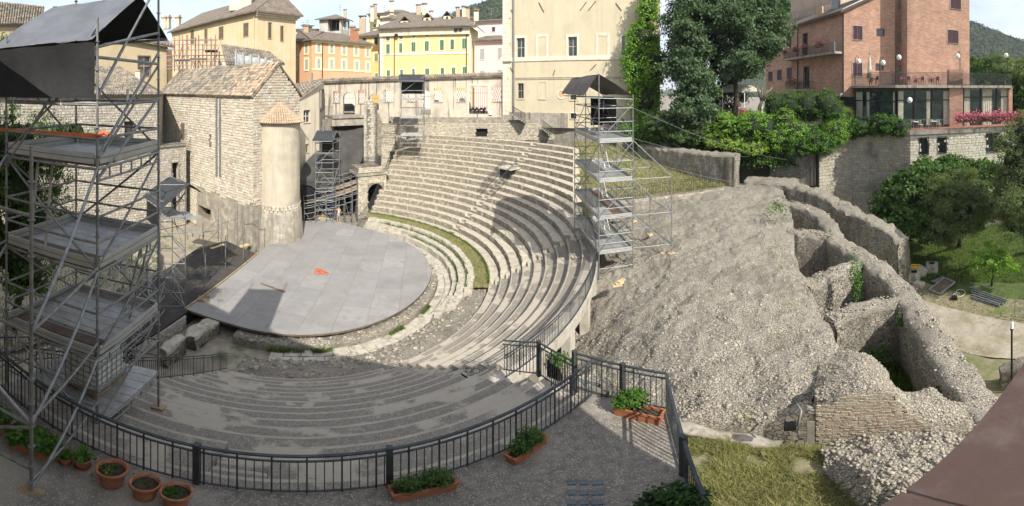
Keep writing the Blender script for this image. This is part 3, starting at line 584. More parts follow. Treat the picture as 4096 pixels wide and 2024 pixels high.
# ---------------------------------------------------------------- railings
def railing(name, label, pts, h=1.05, step=.125, group=None, posts=(), mt='iron', bar=.0075, top=(.05, .03), second=.14, post_r=.025, bottom=.06, every=None, cat='railing'):
    pts = [Vector(p) for p in pts]; t = thing(name, pts[0], label, cat, group); U = Vector((0, 0, 1)); acc = 0
    for nm, z, w, hh in (('handrail', h, top[0], top[1]), ('upper_rail', h-second, top[0]*.7, .025) if second else (None, 0, 0, 0), ('lower_rail', bottom, top[0]*.7, .025)):
        if not nm: continue
        m = MB()
        for a, b in zip(pts, pts[1:]): m.bar(a+U*z, b+U*z, w, hh)
        m.build(nm, mt, t)
    zt = h-second if second else h; L = 0; nxt = step/2; k = 0
    for a, b in zip(pts, pts[1:]):
        l = (b-a).length
        while nxt < L+l:
            p = a.lerp(b, (nxt-L)/l); k += 1
            if every and k % every == 0: boxo(t, 'post', p+U*(h/2-.04), (post_r, post_r, h+.04), mt, rotz(math.atan2((b-a).y, (b-a).x)))
            else: boxo(t, 'baluster', p+U*((zt+bottom)/2), (bar*2, bar*2, zt-bottom), mt, rotz(math.atan2((b-a).y, (b-a).x)))
            nxt += step
        L += l
    for p in posts: p = Vector(p); boxo(t, 'newel_post', p+U*(h/2+.01), (.10, .10, h+.1), mt, rotz(.4))
    return t
def V2_(p, z): return Vector((p[0], p[1], z))
# ================================================================ ground
def struct(name, pts, z, mt, px=True):
    m = MB(); m.poly([pz(x, y, z) if px else (x, y, z) for x, y in pts]); o = m.build(name, mt); o['kind'] = 'structure'; return o
m = MB(); m.poly([(-5000, -5000, -.25), (5000, -5000, -.25), (5000, 5000, -.25), (-5000, 5000, -.25)]); tag(m.build('ground', 'grass_ground'), kind='structure')
O = Vector((-17.6, 28.0, 0))
def pol(Rr, th, z=0):
    a = R(th); s = math.sin(a); return Vector((O.x+Rr*math.cos(a), O.y+Rr*s*(.93 if s > 0 else 1), z))
m = MB(); m.poly([pol(24, t, -.06) for t in range(-180, 180, 6)]); m.poly([Vector((-60, -5, -.07)), Vector((-12, -5, -.07)), Vector((-12, 60, -.07)), Vector((-60, 60, -.07))]); tag(m.build('orchestra_ground', 'bare_earth'), kind='structure')
# gravel path and worn lawn in the garden beyond the ruins
PG = [[(3590, 1165, .02), (3740, 1215, .02), (3900, 1255, .02), (4096, 1295, .02), (4400, 1330, .02)], [(3640, 1250, .02), (3780, 1320, .04), (3930, 1365, .04), (4096, 1385, .02), (4500, 1400, .02)], [(3700, 1340, .0), (3840, 1400, .0), (3960, 1430, .0), (4110, 1440, .0), (4600, 1450, .0)]]
o, G = patch('gravel_path', PG, 90, 40, .06, .6, None, 'gravel_path'); o['kind'] = 'structure'
PG = [[(3500, 1040, -.08), (3700, 1130, -.08), (3850, 1170, -.08), (4100, 1200, -.08), (4500, 1200, -.08)], [(3600, 1180, -.05), (3750, 1300, -.05), (3900, 1350, -.05), (4100, 1380, -.05), (4600, 1400, -.05)], [(3750, 1500, -.08), (3850, 1560, -.08), (3990, 1620, -.08), (4150, 1650, -.08), (4700, 1650, -.08)]]
o, G = patch('worn_lawn', PG, 50, 40, .03, .5, None, 'dry_ground'); o['kind'] = 'structure'
for (xa, xb, ya, yb, n, hh, nm, lb) in ((3620, 4120, 880, 1130, 16000, .16, 'lawn_grass', 'green lawn grass round the sign and stones'), (3600, 4120, 1150, 1420, 2200, .10, 'verge_grass', 'sparse verge grass beside the gravel path')):
    pts = [pz(random.uniform(xa, xb), random.uniform(ya, yb), -.2 if ya < 1000 else -.05) for _ in range(n)]; tag(blades(nm, pts, hh, 'grass_blade', lb, w=.03), None, None)
# ================================================================ theatre seating
RK = lambda k: 15.9+.82*k
ZK = lambda k: 1.35+.46*k
AISLE = (-42., 1., 45.6)
cav = thing('theatre_seating', pol(20, 0, 0), 'curved stone and concrete seating tiers of the Roman theatre', 'theatre seating')
def arc_row(name, r0, r1, zt, zl, t0, t1, mt, parent, jr=.0, jz=.0, seg=.4, r1z=None, smooth=False):
    n = max(2, int(abs(R(t1-t0))*r0/seg)); V = []; fr = [jr*random.uniform(-1, 1) for _ in range(n+1)]
    if jr:
        # runs of blocks share one line, as worn stones do
        b = 0
        for i in range(n+1):
            if random.random() < .45: b = jr*random.uniform(-1, 1)
            fr[i] = b+fr[i]*.35
    for i in range(n+1):
        t = t0+(t1-t0)*i/n; a = fr[i]; dz = jz*random.uniform(-1, 1)
        p0 = pol(r0+a, t, zl); p1 = pol(r0+a*1.2, t, zt-.025+dz); p2 = pol(r0+.03+a, t, zt+dz); p2b = pol(r0+.10+a, t, zt+dz); p3 = pol((r0+r1)/2, t, zt+dz*.6+jz*random.uniform(-.6, .6)); p3b = pol(r1-.07, t, zt+.006); p4 = pol(r1+.06, t, (r1z or zt)+.012)
        V += [p0, p1, p2, p2b, p3, p3b, p4]
    mb = MB(); mb.v = [tuple(v) for v in V]; K = 7; mb.f = [(K*i+k, K*i+K+k, K*i+K+1+k, K*i+1+k) for i in range(n) for k in range(K-1)]; nq = len(mb.f)
    for e in (0, n):
        j = K*e; lo = len(mb.v); q = pol(r1+.06, t0 if e == 0 else t1, zl); mb.v.append(tuple(q)); mb.f.append((*range(j, j+K), lo))
    mb.r = [0]*len(mb.f); mb.uv = [None]*len(mb.f); o = mb.build(name, mt, parent, smooth)
    if mt in ('seat_stone', 'concrete_seat'):
        st = mt == 'seat_stone'
        for x in (('seat_riser', 'seat_nosing', 'tread_back') if st else ('concrete_seat', 'concrete_nosing', 'tread_back')): o.data.materials.append(M[x])
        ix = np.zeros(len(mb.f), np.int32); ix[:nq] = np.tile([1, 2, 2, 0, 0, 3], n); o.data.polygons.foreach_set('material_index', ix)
    return o
def th_at_az(r, x, z=0):
    best = min((abs(math.atan2(pol(r, t).x, pol(r, t).y)-azd(x)), t) for t in np.arange(5, 80, .25)); return best[1]
def row_spans(k):
    """where tier k runs: (start, end, material)"""
    S = []
    if k <= 8: S += [(-71, 1, 'concrete_seat'), (1, 88, 'seat_stone')]
    else:
        if k <= 13: S.append((-71, -44, 'concrete_seat'))
        S.append((th_at_az(RK(k), 2292), 88, 'seat_stone'))
    return S
for k in range(17):
    r0, r1, zt, zl = RK(k), RK(k+1), ZK(k), ZK(k-1)-.04
    for a, b, mt in row_spans(k):
        cuts = [a]; hw = math.degrees(.48/r0)
        al = [c for c in AISLE if a-.1 <= c <= b] + ([-60.] if mt == 'concrete_seat' and k >= 12 else [])
        segs = []; cur = a
        for c in sorted(al):
            if c-hw > cur: segs.append((cur, c-hw))
            cur = max(cur, c+hw)
        segs.append((cur, b))
        if b == 1: segs[-1] = (segs[-1][0], min(segs[-1][1], 1-hw))
        for (p, q) in segs:
            if q-p < .3: continue
            st = mt == 'seat_stone'
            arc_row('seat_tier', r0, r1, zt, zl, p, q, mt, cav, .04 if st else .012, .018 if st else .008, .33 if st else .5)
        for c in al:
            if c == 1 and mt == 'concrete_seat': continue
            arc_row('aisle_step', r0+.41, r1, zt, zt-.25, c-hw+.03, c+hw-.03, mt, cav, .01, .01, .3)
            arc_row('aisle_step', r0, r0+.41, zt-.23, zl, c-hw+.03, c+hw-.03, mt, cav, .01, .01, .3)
# end walls of the tiers, stepped with the rows
for th, kk, mt in ((-71.05, 14, 'concrete_seat'), (88.05, 17, 'seat_stone')):
    mb = MB(); pts = [pol(RK(0), th, 0)]
    for k in range(kk): pts += [pol(RK(k)+.01, th, ZK(k)-.02), pol(RK(k+1), th, ZK(k)-.02)]
    pts.append(pol(RK(kk), th, 0)); mb.poly(pts); mb.build('end_wall', 'ruin_face' if kk == 17 else mt, cav)
# gallery edge: beam, soffit, piers, and an added wall that keeps the undercroft dark
Rg, Zg = RK(9)+.1, ZK(8)
mb = MB(); n = 60
for i in range(n):
    a, b = -43+66*i/n, -43+66*(i+1)/n
    mb.hexa([pol(Rg-.35, a, Zg-.55), pol(Rg+.08, a, Zg-.5), pol(Rg+.08, b, Zg-.5), pol(Rg-.35, b, Zg-.55)], [pol(Rg-.35, a, Zg+.01), pol(Rg+.1, a, Zg+.015), pol(Rg+.1, b, Zg+.015), pol(Rg-.35, b, Zg+.01)])
mb.build('edge_beam', 'pale_concrete', cav)
mb = MB()
for i in range(n): a, b = -43+66*i/n, -43+66*(i+1)/n; mb.poly([pol(21.6, a, 0), pol(21.6, b, 0), pol(21.6, b, Zg-.5), pol(21.6, a, Zg-.5)]); mb.poly([pol(21.6, a, Zg-.5), pol(21.6, b, Zg-.5), pol(Rg-.3, b, Zg-.5), pol(Rg-.3, a, Zg-.5)])
mb.build('undercroft_blocker', 'ruin_face', cav)
for th in (-37, -30.5, -24, -17, -9, 0, 8): boxo(cav, 'pier', pol(Rg-.12, th, Zg-1.6), (.42, .55, 2.2), 'pale_concrete', rotz(R(th)))
# lower tiers of white blocks round the orchestra
low = thing('orchestra_benches', pol(13.5, 40, 0), 'low white stone benches ringing the orchestra below the grass strip', 'stone bench')
bm_ = []
def blocks(r0, r1, zt, zl, t0, t1, nm, ln, jr=.05, par=low, mt='white_block'):
    t = t0
    while t < t1:
        w = math.degrees(ln*random.uniform(.6, 1.4)/r0); e = min(t+w, t1); m = MB(); j = random.uniform(-jr, jr); dz = random.uniform(-.03, .03); g = math.degrees(.012/r0); mid = (t+e)/2; j2 = j+random.uniform(-.02, .02)
        A = [pol(r0+j, t+g, zl), pol(r1, t+g, zl), pol(r1, e-g, zl), pol(r0+j2, e-g, zl)]; B = [pol(r0+j+.03, t+g*2, zt+dz), pol(r1, t+g*2, zt+dz), pol(r1, e-g*2, zt+dz+random.uniform(-.02, .02)), pol(r0+j2+.03, e-g*2, zt+dz)]
        m.hexa(A, B); m.build(nm, mt, par, jit=.012); t = e
blocks(12.9, 13.42, .62, -.05, -16, 86, 'bench_block', 1.1); blocks(13.42, 14.15, .92, .3, -12, 86, 'bench_block', 1.0); blocks(14.15, 14.75, 1.22, .6, -4, 86, 'bench_block', .8, .09)
blocks(11.75, 12.35, .18, -.05, -66, 40, 'paving_slab', 1.2, .04); blocks(12.35, 12.9, .14, -.05, -66, 60, 'paving_slab', .9, .04)
# rubble slope where the lower benches have worn away
g = [[tuple(pol(r, t, z)) for t in np.linspace(-70, 2, 13)] for r, z in ((12.85, .2), (13.6, .5), (14.6, .85), (15.95, 1.0))]
o, G = patch('worn_bench_core', g, 150, 22, .10, 1.4, 0, 'rubble', low, px=False); rocks_on(low, G, 500, .1, .4, 'rubble_pieces', rest='worn_stones', flat=.45)
# ring wall below the stage edge
rw = thing('orchestra_ring_wall', pol(11.5, -40, 0), 'low rubble ring wall under the edge of the round platform', 'wall')
g = [[tuple(pol(r, t, z)) for t in np.linspace(-78, 20, 15)] for r, z in ((10.9, .58), (11.2, .62), (11.55, .60), (11.72, .5))]
o, G = patch('wall_top', g, 170, 8, .06, 2, -.05, 'rubble', rw, px=False); rocks_on(rw, G, 260, .12, .34, 'rubble_pieces', 'wall_stone', 0, flat=.4)
# grass strip between benches and tiers
g = [[tuple(pol(r, t, z)) for t in np.linspace(-2, 88, 16)] for r, z in ((14.7, 1.2), (15.3, 1.25), (15.92, 1.28))]
o, G = patch('grass_strip_soil', g, 120, 8, .03, 1.5, None, 'dry_ground', None, px=False); o['kind'] = 'structure'
blades('strip_grass', grid_sample(G, 9000), .12, 'dry_blade', 'dry yellow green grass strip between the stone benches', w=.018)
pp = [pol(15.85+random.uniform(-.12, .05), random.uniform(0, 88), 1.26) for _ in range(3500)]+[pol(13.4+random.uniform(-.1, .08), random.uniform(-5, 60), .62) for _ in range(900)]+[pol(14.1+random.uniform(-.1, .08), random.uniform(0, 80), .92) for _ in range(1100)]
blades('bench_weeds', pp, .2, 'grass_blade', 'green weeds along the foot of the seating tiers', w=.02)
pp = [pol(11.9+random.uniform(-.1, .15), random.choice((-28, -52, -12, -64, -60))+random.uniform(-3, 3), .15) for _ in range(1500)]
blades('orchestra_weeds', pp, .22, 'grass_blade', 'tufts of weeds at the foot of the ring wall', w=.02)
# wall of small stones behind the top tier
tw = thing('podium_wall', pol(31, 60, 8.6), 'rough stone wall above the top tier below the arcade', 'wall')
A0 = Facade(1560, 58, 2240, 55, tw)
a0, _ = A0.hit(1565, 520); a1, _ = A0.hit(2235, 520); zlo, zhi = 7.6, 10.35
A0.window((1905, 490, 1935, 530), 'ruin_face', 0, None, 'void_dark', depth=.5, name='niche', rect=(*A0.rect(1903, 520, 1950, 545)[:2], 8.6, 9.6))
A0.wall(zlo, zhi, 'ruin_face', 'wall_core', a0, a1, .6)
A0.stones(a0, a1, 8.2, zhi, .17, .24, 'opus_stone', 280, jit=.3, proud=.07); A0.box(a0, a1, zhi, zhi+.35, -.6, .05, 'coping', 'dark_concrete')
# ================================================================ near terrace with its paving
Z_T = 7.65
rail_arc = [pol(27.75, t, Z_T) for t in np.linspace(-72, -45.8, 40)]
T1, T2, T3 = pz(2298, 1553, Z_T), pz(2664, 1640, Z_T), pz(2815, 2120, Z_T)
m = MB(); out = rail_arc+[T1, T2, T3, Vector((3.2, -.6, Z_T)), Vector((-16, -.6, Z_T)), Vector((-10, 1, Z_T))]; m.poly(out); nn = len(out)
for i in range(nn): a, b = out[i], out[(i+1) % nn]; m.poly([a, b, b-Vector((0, 0, 7.7)), a-Vector((0, 0, 7.7))])
tag(m.build('terrace', 'terrace_floor'), kind='structure')
arc_row('seat_tier', RK(14), 27.9, Z_T-.02, ZK(13)-.04, -71, -45, 'concrete_seat', cav, .01, .01, .5)
gb = thing('glass_block_panel', pz(2290, 1975, Z_T), 'square panel of nine glass pavement blocks set in the terrace', 'pavement light')
for i, xx in enumerate((2287, 2336, 2390)):
    for j, yy in enumerate((1931, 1971, 2010)):
        c = pz(xx, yy, Z_T); boxo(gb, 'glass_block', c+Vector((0, 0, .008)), (.125 if i < 2 else .17, .125, .03), 'glass_block', rotz(-.12))
# ================================================================ ruined concrete mass and chambers
slope = [[(2330, 900, 3.9), (2440, 900, 4.4), (2560, 860, 4.9), (2700, 805, 5.5), (2880, 750, 6.0), (3010, 735, 6.1), (3130, 760, 6.1)],
 [(2310, 1010, 3.6), (2420, 1010, 4.2), (2560, 985, 4.9), (2700, 935, 5.4), (2860, 860, 5.8), (3040, 830, 5.9), (3170, 880, 5.7)],
 [(2290, 1120, 3.4), (2400, 1110, 4.2), (2560, 1090, 4.7), (2720, 1060, 5.2), (2900, 1000, 5.6), (3060, 960, 5.6), (3175, 1000, 5.4)],
 [(2280, 1280, 3.0), (2370, 1280, 3.2), (2520, 1255, 4.4), (2700, 1225, 5.2), (2900, 1180, 5.5), (3080, 1130, 5.4), (3230, 1135, 5.2)],
 [(2240, 1410, 2.9), (2310, 1412, 3.0), (2480, 1395, 4.3), (2690, 1365, 5.2), (2900, 1335, 5.5), (3120, 1300, 5.4), (3325, 1335, 5.2)],
 [(2240, 1500, 3.2), (2340, 1510, 3.5), (2490, 1530, 4.4), (2700, 1515, 5.1), (2900, 1485, 5.4), (3120, 1445, 5.4), (3330, 1420, 5.3)],
 [(2300, 1640, 3.6), (2400, 1650, 4.0), (2560, 1660, 4.5), (2740, 1630, 5.0), (2920, 1615, 5.3), (3110, 1560, 5.5), (3290, 1520, 5.6)],
 [(2350, 1760, 4.2), (2450, 1760, 4.4), (2600, 1730, 4.8), (2760, 1672, 5.2), (2930, 1690, 5.25), (3060, 1690, 5.3), (3230, 1600, 5.6)]]
rb = thing('rubble_slope', pz(2800, 1300, 3), 'broad sunlit slope of weathered Roman concrete studded with stones', 'concrete ruin')
o, G = patch('rubble_face', slope, 270, 250, .24, .6, 1.2, 'rubble', rb, ridge=.09); rocks_on(rb, G, 9000, .03, .13, 'rubble_pieces', rest='embedded_stones', sink=.42, flat=.5); rocks_on(rb, G, 200, .10, .22, 'rubble_pieces', rest='larger_stones', sink=.45, flat=.45)
blades('slope_weeds', [Vector(p)+Vector((random.gauss(0, .25), random.gauss(0, .25), 0)) for p in grid_sample(G, 28) for _ in range(28)], .16, 'dry_blade', 'scattered dry weeds growing on the rubble slope', w=.015)
bulge = [[(3290, 1430, 5.3), (3400, 1400, 5.3), (3480, 1420, 5.3), (3545, 1470, 5.0)], [(3270, 1490, 5.6), (3390, 1455, 5.9), (3490, 1475, 5.8), (3570, 1530, 5.3)], [(3255, 1560, 5.8), (3390, 1530, 6.2), (3490, 1525, 6.1), (3580, 1560, 5.6)], [(3255, 1610, 6.0), (3390, 1580, 6.3), (3490, 1558, 6.35), (3590, 1580, 5.9)]]
o, G = patch('bulge', bulge, 60, 50, .14, .9, 1.6, 'rubble', rb, ridge=.08); rocks_on(rb, G, 1100, .03, .12, 'rubble_pieces', rest='bulge_stones', sink=.35, flat=.5)
close = [[(3560, 1548, 5.6), (3640, 1568, 5.1), (3730, 1552, 5.1), (3800, 1600, 4.9), (3935, 1600, 4.6)], [(3570, 1580, 5.8), (3640, 1610, 5.3), (3725, 1610, 5.1), (3810, 1650, 4.8), (3930, 1650, 4.5)], [(3580, 1600, 5.9), (3640, 1650, 5.3), (3720, 1690, 4.9), (3820, 1705, 4.6), (3930, 1700, 4.4)]]
o, G = patch('closing_mass', close, 60, 40, .12, .9, 1.0, 'rubble', rb, ridge=.06); rocks_on(rb, G, 900, .03, .12, 'rubble_pieces', rest='closing_stones', sink=.35, flat=.5)
mound = [[(3285, 1780, 4.8), (3420, 1752, 5.0), (3560, 1732, 5.1), (3700, 1726, 5.1), (3840, 1725, 5.0)], [(3295, 1850, 4.9), (3430, 1840, 5.35), (3580, 1830, 5.5), (3720, 1820, 5.5), (3900, 1800, 5.3)], [(3330, 1930, 4.8), (3450, 1940, 5.4), (3600, 1940, 5.7), (3760, 1920, 5.7), (3980, 1900, 5.4)], [(3420, 2050, 4.6), (3540, 2070, 5.2), (3680, 2090, 5.6), (3850, 2070, 5.6), (4080, 2010, 5.3)]]
md = thing('rubble_mound', pz(3600, 1850, 4.6), 'rough rubble mound in front of the brick ruin wall', 'concrete ruin')
o, G = patch('mound_face', mound, 130, 110, .2, 1.0, 4.2, 'rubble', md, ridge=.12); rocks_on(md, G, 2400, .03, .14, 'rubble_pieces', rest='mound_stones', sink=.3, flat=.6)
# walls round the chambers
ow, Q = ruin_wall('chamber_wall', [(3110, 800, 6.2), (3200, 815, 6.0), (3270, 845, 5.8), (3318, 890, 5.6), (3340, 955, 5.2), (3410, 995, 5.1), (3490, 1045, 5.0), (3565, 1105, 4.9), (3640, 1190, 4.9), (3700, 1290, 4.85), (3765, 1390, 4.8), (3830, 1480, 4.8), (3890, 1570, 4.7), (3960, 1670, 4.6)], 1.35, 0, 'rubble', 'rounded outer wall of the ruined chambers winding towards the path', rocks=1)
def crest_rocks(t, Q, w, n, nm):
    ms = []
    for _ in range(n):
        p = random.choice(Q)+Vector((random.uniform(-w, w)*.45, random.uniform(-w, w)*.45, .02)); s = .03+.12*random.random()**2
        ms.append(Matrix.Translation(p)@Matrix.Rotation(random.random()*6, 4, 'Z')@Matrix.Diagonal((s*1.3, s, s*.5, 1)))
    merged(nm, ms, 'rock', 'rubble_pieces', t)
crest_rocks(ow, Q, 1.3, 900, 'crest_stones')
for pts, lb in ((([(3225, 1135, 5.1), (3280, 1105, 5.1), (3345, 1075, 5.0), (3435, 1048, 4.95)]), 'dividing wall between the two ivy hung ruined chambers'), (([(3320, 1270, 5.1), (3400, 1235, 5.0), (3490, 1212, 4.9), (3600, 1195, 4.85)]), 'dividing wall at the head of the grassy ruined chamber'), (([(3150, 920, 5.6), (3210, 925, 5.6), (3270, 930, 5.5), (3320, 935, 5.4)]), 'short wall stub closing the small pit near the arch')):
    t, Q = ruin_wall('dividing_wall', pts, .95, 1.2, 'rubble', lb); crest_rocks(t, Q, .9, 220, 'crest_stones')
t, Q = ruin_wall('ring_wall_ruin', [(3150, 735, 6.3), (3240, 750, 6.1), (3330, 795, 5.6), (3430, 848, 5.1), (3520, 890, 4.6), (3585, 925, 4.1), (3618, 960, 3.6)], 1.7, -.2, 'rubble', 'tall outer ring wall ruin ending beside the yellow sign', amp=.22); crest_rocks(t, Q, 1.5, 500, 'crest_stones')
t, Q = ruin_wall('vault_slab', [(2985, 712, 6.5), (3080, 716, 6.5), (3190, 722, 6.5)], 2.6, 5.6, 'rubble', 'flat slab over the small dark arch in the ruins', amp=.1)
ch = MB(); ch.poly([V2_(pz(*p), 1.4) for p in ((3110, 800, 6.2), (3200, 815, 6.0), (3318, 890, 5.6), (3340, 955, 5.2), (3490, 1045, 5.0), (3565, 1105, 4.9), (3640, 1190, 4.9), (3700, 1290, 4.85), (3765, 1390, 4.8), (3830, 1480, 4.8), (3890, 1570, 4.7), (3720, 1690, 4.9), (3590, 1580, 5.9), (3490, 1475, 5.8), (3330, 1420, 5.3), (3325, 1335, 5.2), (3230, 1135, 5.2), (3175, 1000, 5.4), (3170, 880, 5.7))]); tag(ch.build('chamber_floor', 'dry_ground'), kind='structure')
pts = [pz(random.uniform(3480, 3760), random.uniform(1380, 1640), 1.4) for _ in range(5000)]; blades('chamber_grass', pts, .45, 'grass_blade', 'tall green grass and weeds filling the ruined chamber', w=.03)
# face of stones on the dividing wall seen across the chamber
for (xa, ya, xb, yb, zt, nm, lb) in ((3345, 1292, 3585, 1216, 4.55, 'chamber_facing', 'squared stone facing of the dividing wall above the chamber grass'), (3262, 1130, 3420, 1068, 4.7, 'pit_facing', 'rough polygonal stone facing in the ivy hung chamber')):
    A, B = pz(xa, ya, zt), pz(xb, yb, zt); t = thing(nm, (A.x, A.y, 1.4), lb, 'wall'); f = Facade(xa, math.hypot(A.x, A.y)-.05, xb, math.hypot(B.x, B.y)-.05, t)
    f.wall(1.3, zt-.05, 'ruin_face', 'wall_core', thick=.25); f.stones(0, f.L, 1.4, zt-.1, .2 if 'chamber' in nm else .28, .36, 'opus_stone', 120, jit=.35, proud=.07)
# brick faced wall with the floodlight
bw = thing('brick_ruin_wall', pz(3500, 1770, 4.4), 'ruined Roman wall faced with thin courses of pale brick', 'wall ruin')
f = Facade(3225, 9.75, 3800, 10.2, bw); top = [(f.hit(x, y)) for x, y in ((3225, 1640), (3262, 1628), (3330, 1603), (3400, 1585), (3470, 1566), (3555, 1575), (3620, 1640), (3700, 1682), (3800, 1712))]
ft = lambda a: float(np.interp(a, [q[0] for q in top], [q[1] for q in top]))
f.wall(4.2, lambda s: ft(s)-.06, 'ruin_face', 'wall_core', thick=.5)
sx = f.hit(3262, 1700)[0]; f.stones(sx, f.L, 4.3, 6.9, .062, .22, 'brick_ruin', 300, mask=lambda a, z: z < ft(a)-.03+.1*math.sin(a*7), name='brick', jit=.25, proud=.02, gap=.008)
f.box(0.02, sx-.02, 4.3, ft(0)-.45, .0, .012, 'plaster_patch', 'concrete'); f0 = Facade(3030, 9.9, 3228, 9.74, bw); za, zb = f0.hit(3035, 1712)[1], f0.hit(3225, 1645)[1]; f0.wall(4.2, lambda s: za+(zb-za)*s/f0.L+.08*math.sin(s*5), 'ruin_face', 'rough_face', thick=.5)
# curb and dry grass below the slope
cb, Q = ruin_wall('stone_kerb', [(2700, 1695, 4.95), (2830, 1722, 4.95), (2960, 1745, 4.92), (3120, 1772, 4.85)], .42, 4.5, 'concrete', 'long rounded stone kerb between the slope and dry grass', 'kerb', amp=.09)
gp = [[(2650, 1700, 4.7), (2850, 1740, 4.75), (3000, 1765, 4.72), (3150, 1790, 4.72), (3330, 1800, 4.75)], [(2680, 1850, 4.68), (2850, 1860, 4.75), (3000, 1870, 4.72), (3150, 1880, 4.75), (3400, 1880, 4.8)], [(2760, 2150, 4.6), (2900, 2150, 4.7), (3050, 2150, 4.75), (3250, 2150, 4.75), (3560, 2150, 4.8)]]
o, G = patch('dry_grass_bed', gp, 60, 50, .09, .8, 3.5, 'dry_ground'); o['kind'] = 'structure'
pts = np.array([p for p in grid_sample(G, 30000) if fbm(p, 3, .9) > -.3]); blades('dry_grass', pts, .17, 'dry_blade', 'long dry yellow green grass below the terrace railing', w=.009, lean=.7)
# grass slope beside the far tiers, with its low wall
gs = [[(2292, 566, 8.5), (2400, 575, 8.4), (2500, 600, 8.0), (2610, 628, 7.6)], [(2292, 640, 7.3), (2450, 655, 7.1), (2650, 670, 6.9), (2850, 712, 6.5)], [(2292, 710, 6.3), (2450, 725, 6.2), (2660, 722, 6.2), (2885, 736, 6.2)], [(2292, 775, 5.5), (2440, 800, 5.5), (2650, 775, 5.9), (2900, 746, 6.15)]]
o, G = patch('grass_bank', gs, 70, 50, .06, .8, 3, 'dry_ground'); o['kind'] = 'structure'
blades('bank_grass', grid_sample(G, 15000), .2, 'dry_blade', 'mown yellow green grass on the bank behind the scaffold tower', w=.035)
t, Q = ruin_wall('low_bank_wall', [(2440, 812, 5.5), (2560, 800, 5.75), (2700, 780, 5.9), (2895, 752, 6.15)], .4, 4, 'dark_concrete', 'low concrete wall holding the grass bank above the rubble', 'wall', amp=.05, mt_side='dark_concrete')
lw, Q = ruin_wall('long_radial_wall', [Vector((15.6, 43.6, 8.75)), Vector((17.6, 39.4, 8.8)), Vector((19.6, 35.2, 8.85)), Vector((21.5, 31.6, 8.9))], 1.6, 5.6, 'rubble', 'long thick rubble wall beside the grass bank', px=False, amp=.12)
f = Facade(2604, math.hypot(15.6, 43.6)-1., 2930, 37.2, lw)
for pts, w, zb, lb in (([(2470, 548, 9.3), (2560, 548, 9.3), (2640, 560, 9.2), (2690, 575, 9.0)], 1.2, 7, 'worn wall end beside the small iron gate'), ([(2590, 525, 9.8), (2680, 532, 9.7), (2760, 548, 9.6)], 1, 7, 'rubble wall under the ivy below the large tree'), ([(2790, 574, 8.6), (2880, 578, 8.5), (2990, 588, 8.3), (3080, 604, 8.1)], 1.1, 6, 'rubble wall below the bright shrubs'), ([(3080, 606, 8.3), (3150, 604, 8.4), (3215, 600, 8.5), (3262, 598, 8.6)], 1.1, 5, 'rubble wall stub faced with small square stones')):
    ruin_wall('terrace_wall_ruin', pts, w, zb, 'rubble', lb, amp=.15)
# ================================================================ stage platform and boards
ZP = 1.0
E0, E1 = pz(744, 1236, ZP), pz(1035, 1013, ZP)
def clip(poly, cp):
    out = poly
    for i in range(len(cp)):
        a, b = cp[i], cp[(i+1) % len(cp)]; inp = out; out = []
        if not inp: return []
        sd = lambda p: (b.x-a.x)*(p.y-a.y)-(b.y-a.y)*(p.x-a.x)
        for k in range(len(inp)):
            p, q = inp[k-1], inp[k]; u, v = sd(p), sd(q)
            if v >= 0:
                if u < 0: out.append(p.lerp(q, u/(u-v)))
                out.append(q)
            elif u >= 0: out.append(p.lerp(q, u/(u-v)))
    return out
tha = math.degrees(math.atan2(E0.y-O.y, E0.x-O.x))
arc = [pol(11.25, t, ZP) for t in np.linspace(tha+2, 84, 70)]
def hull(P):
    P = sorted(P, key=lambda p: (p.x, p.y)); o = []
    for seq in (P, P[::-1]):
        h = []
        for p in seq:
            while len(h) > 1 and (h[-1].x-h[-2].x)*(p.y-h[-2].y)-(h[-1].y-h[-2].y)*(p.x-h[-2].x) <= 1e-9: h.pop()
            h.append(p)
        o += h[:-1]
    return o
platp = hull([E0]+arc+[pz(1330, 878, ZP), pz(1190, 885, ZP), E1])
pl = thing('round_platform', (O.x, O.y, 0), 'large grey round stage platform of painted boards', 'stage')
ud = (E1-E0).normalized(); vd = Vector((ud.y, -ud.x, 0)); k = 0
for i in range(-6, 20):
    for j in range(-6, 22):
        o_ = E0+ud*(i*1.95-6+(.9 if j % 2 else 0))+vd*(j*1.9-4); q = [o_, o_+vd*1.888, o_+vd*1.888+ud*1.938, o_+ud*1.938]
        cq = clip(q, platp)
        if len(cq) >= 3 and sum(1 for _ in cq) and (max(p.x for p in cq)-min(p.x for p in cq)) > .1:
            dz = random.uniform(0, .006); slab(pl, 'floor_panel', [p+Vector((0, 0, dz)) for p in cq], .035, 'stage_grey')
mb = MB(); n = len(platp)
for i in range(n): a, b = platp[i], platp[(i+1) % n]; c = Vector((0, 0, -.045)); d = Vector((0, 0, -.16)); mb.poly([a+c, b+c, b+d, a+d])
mb.poly([p+Vector((0, 0, -.05)) for p in platp]); mb.build('edge_rim', 'deck_ply', pl)
for i, t in enumerate(np.linspace(tha+8, 60, 15)):
    p = pol(10.8 if i % 2 else 10.5, t, 0); tube(pl, 'support_jack', p, p+Vector((0, 0, ZP-.15)), .03, 'steel'); boxo(pl, 'jack_plate', p+Vector((0, 0, .02)), (.25, .25, .04), 'fresh_ply', rotz(t))
for t in np.linspace(tha+4, 70, 24): p, q = pol(11.0, t, ZP-.22), pol(9.4, t, ZP-.22); boxo(pl, 'joist', (p+q)/2, (1.6, .08, .1), 'old_wood', rotz(R(t)))
st = thing('dark_stage', pz(700, 1150, 0), 'dark brown plywood stage strip beside the grey platform', 'stage')
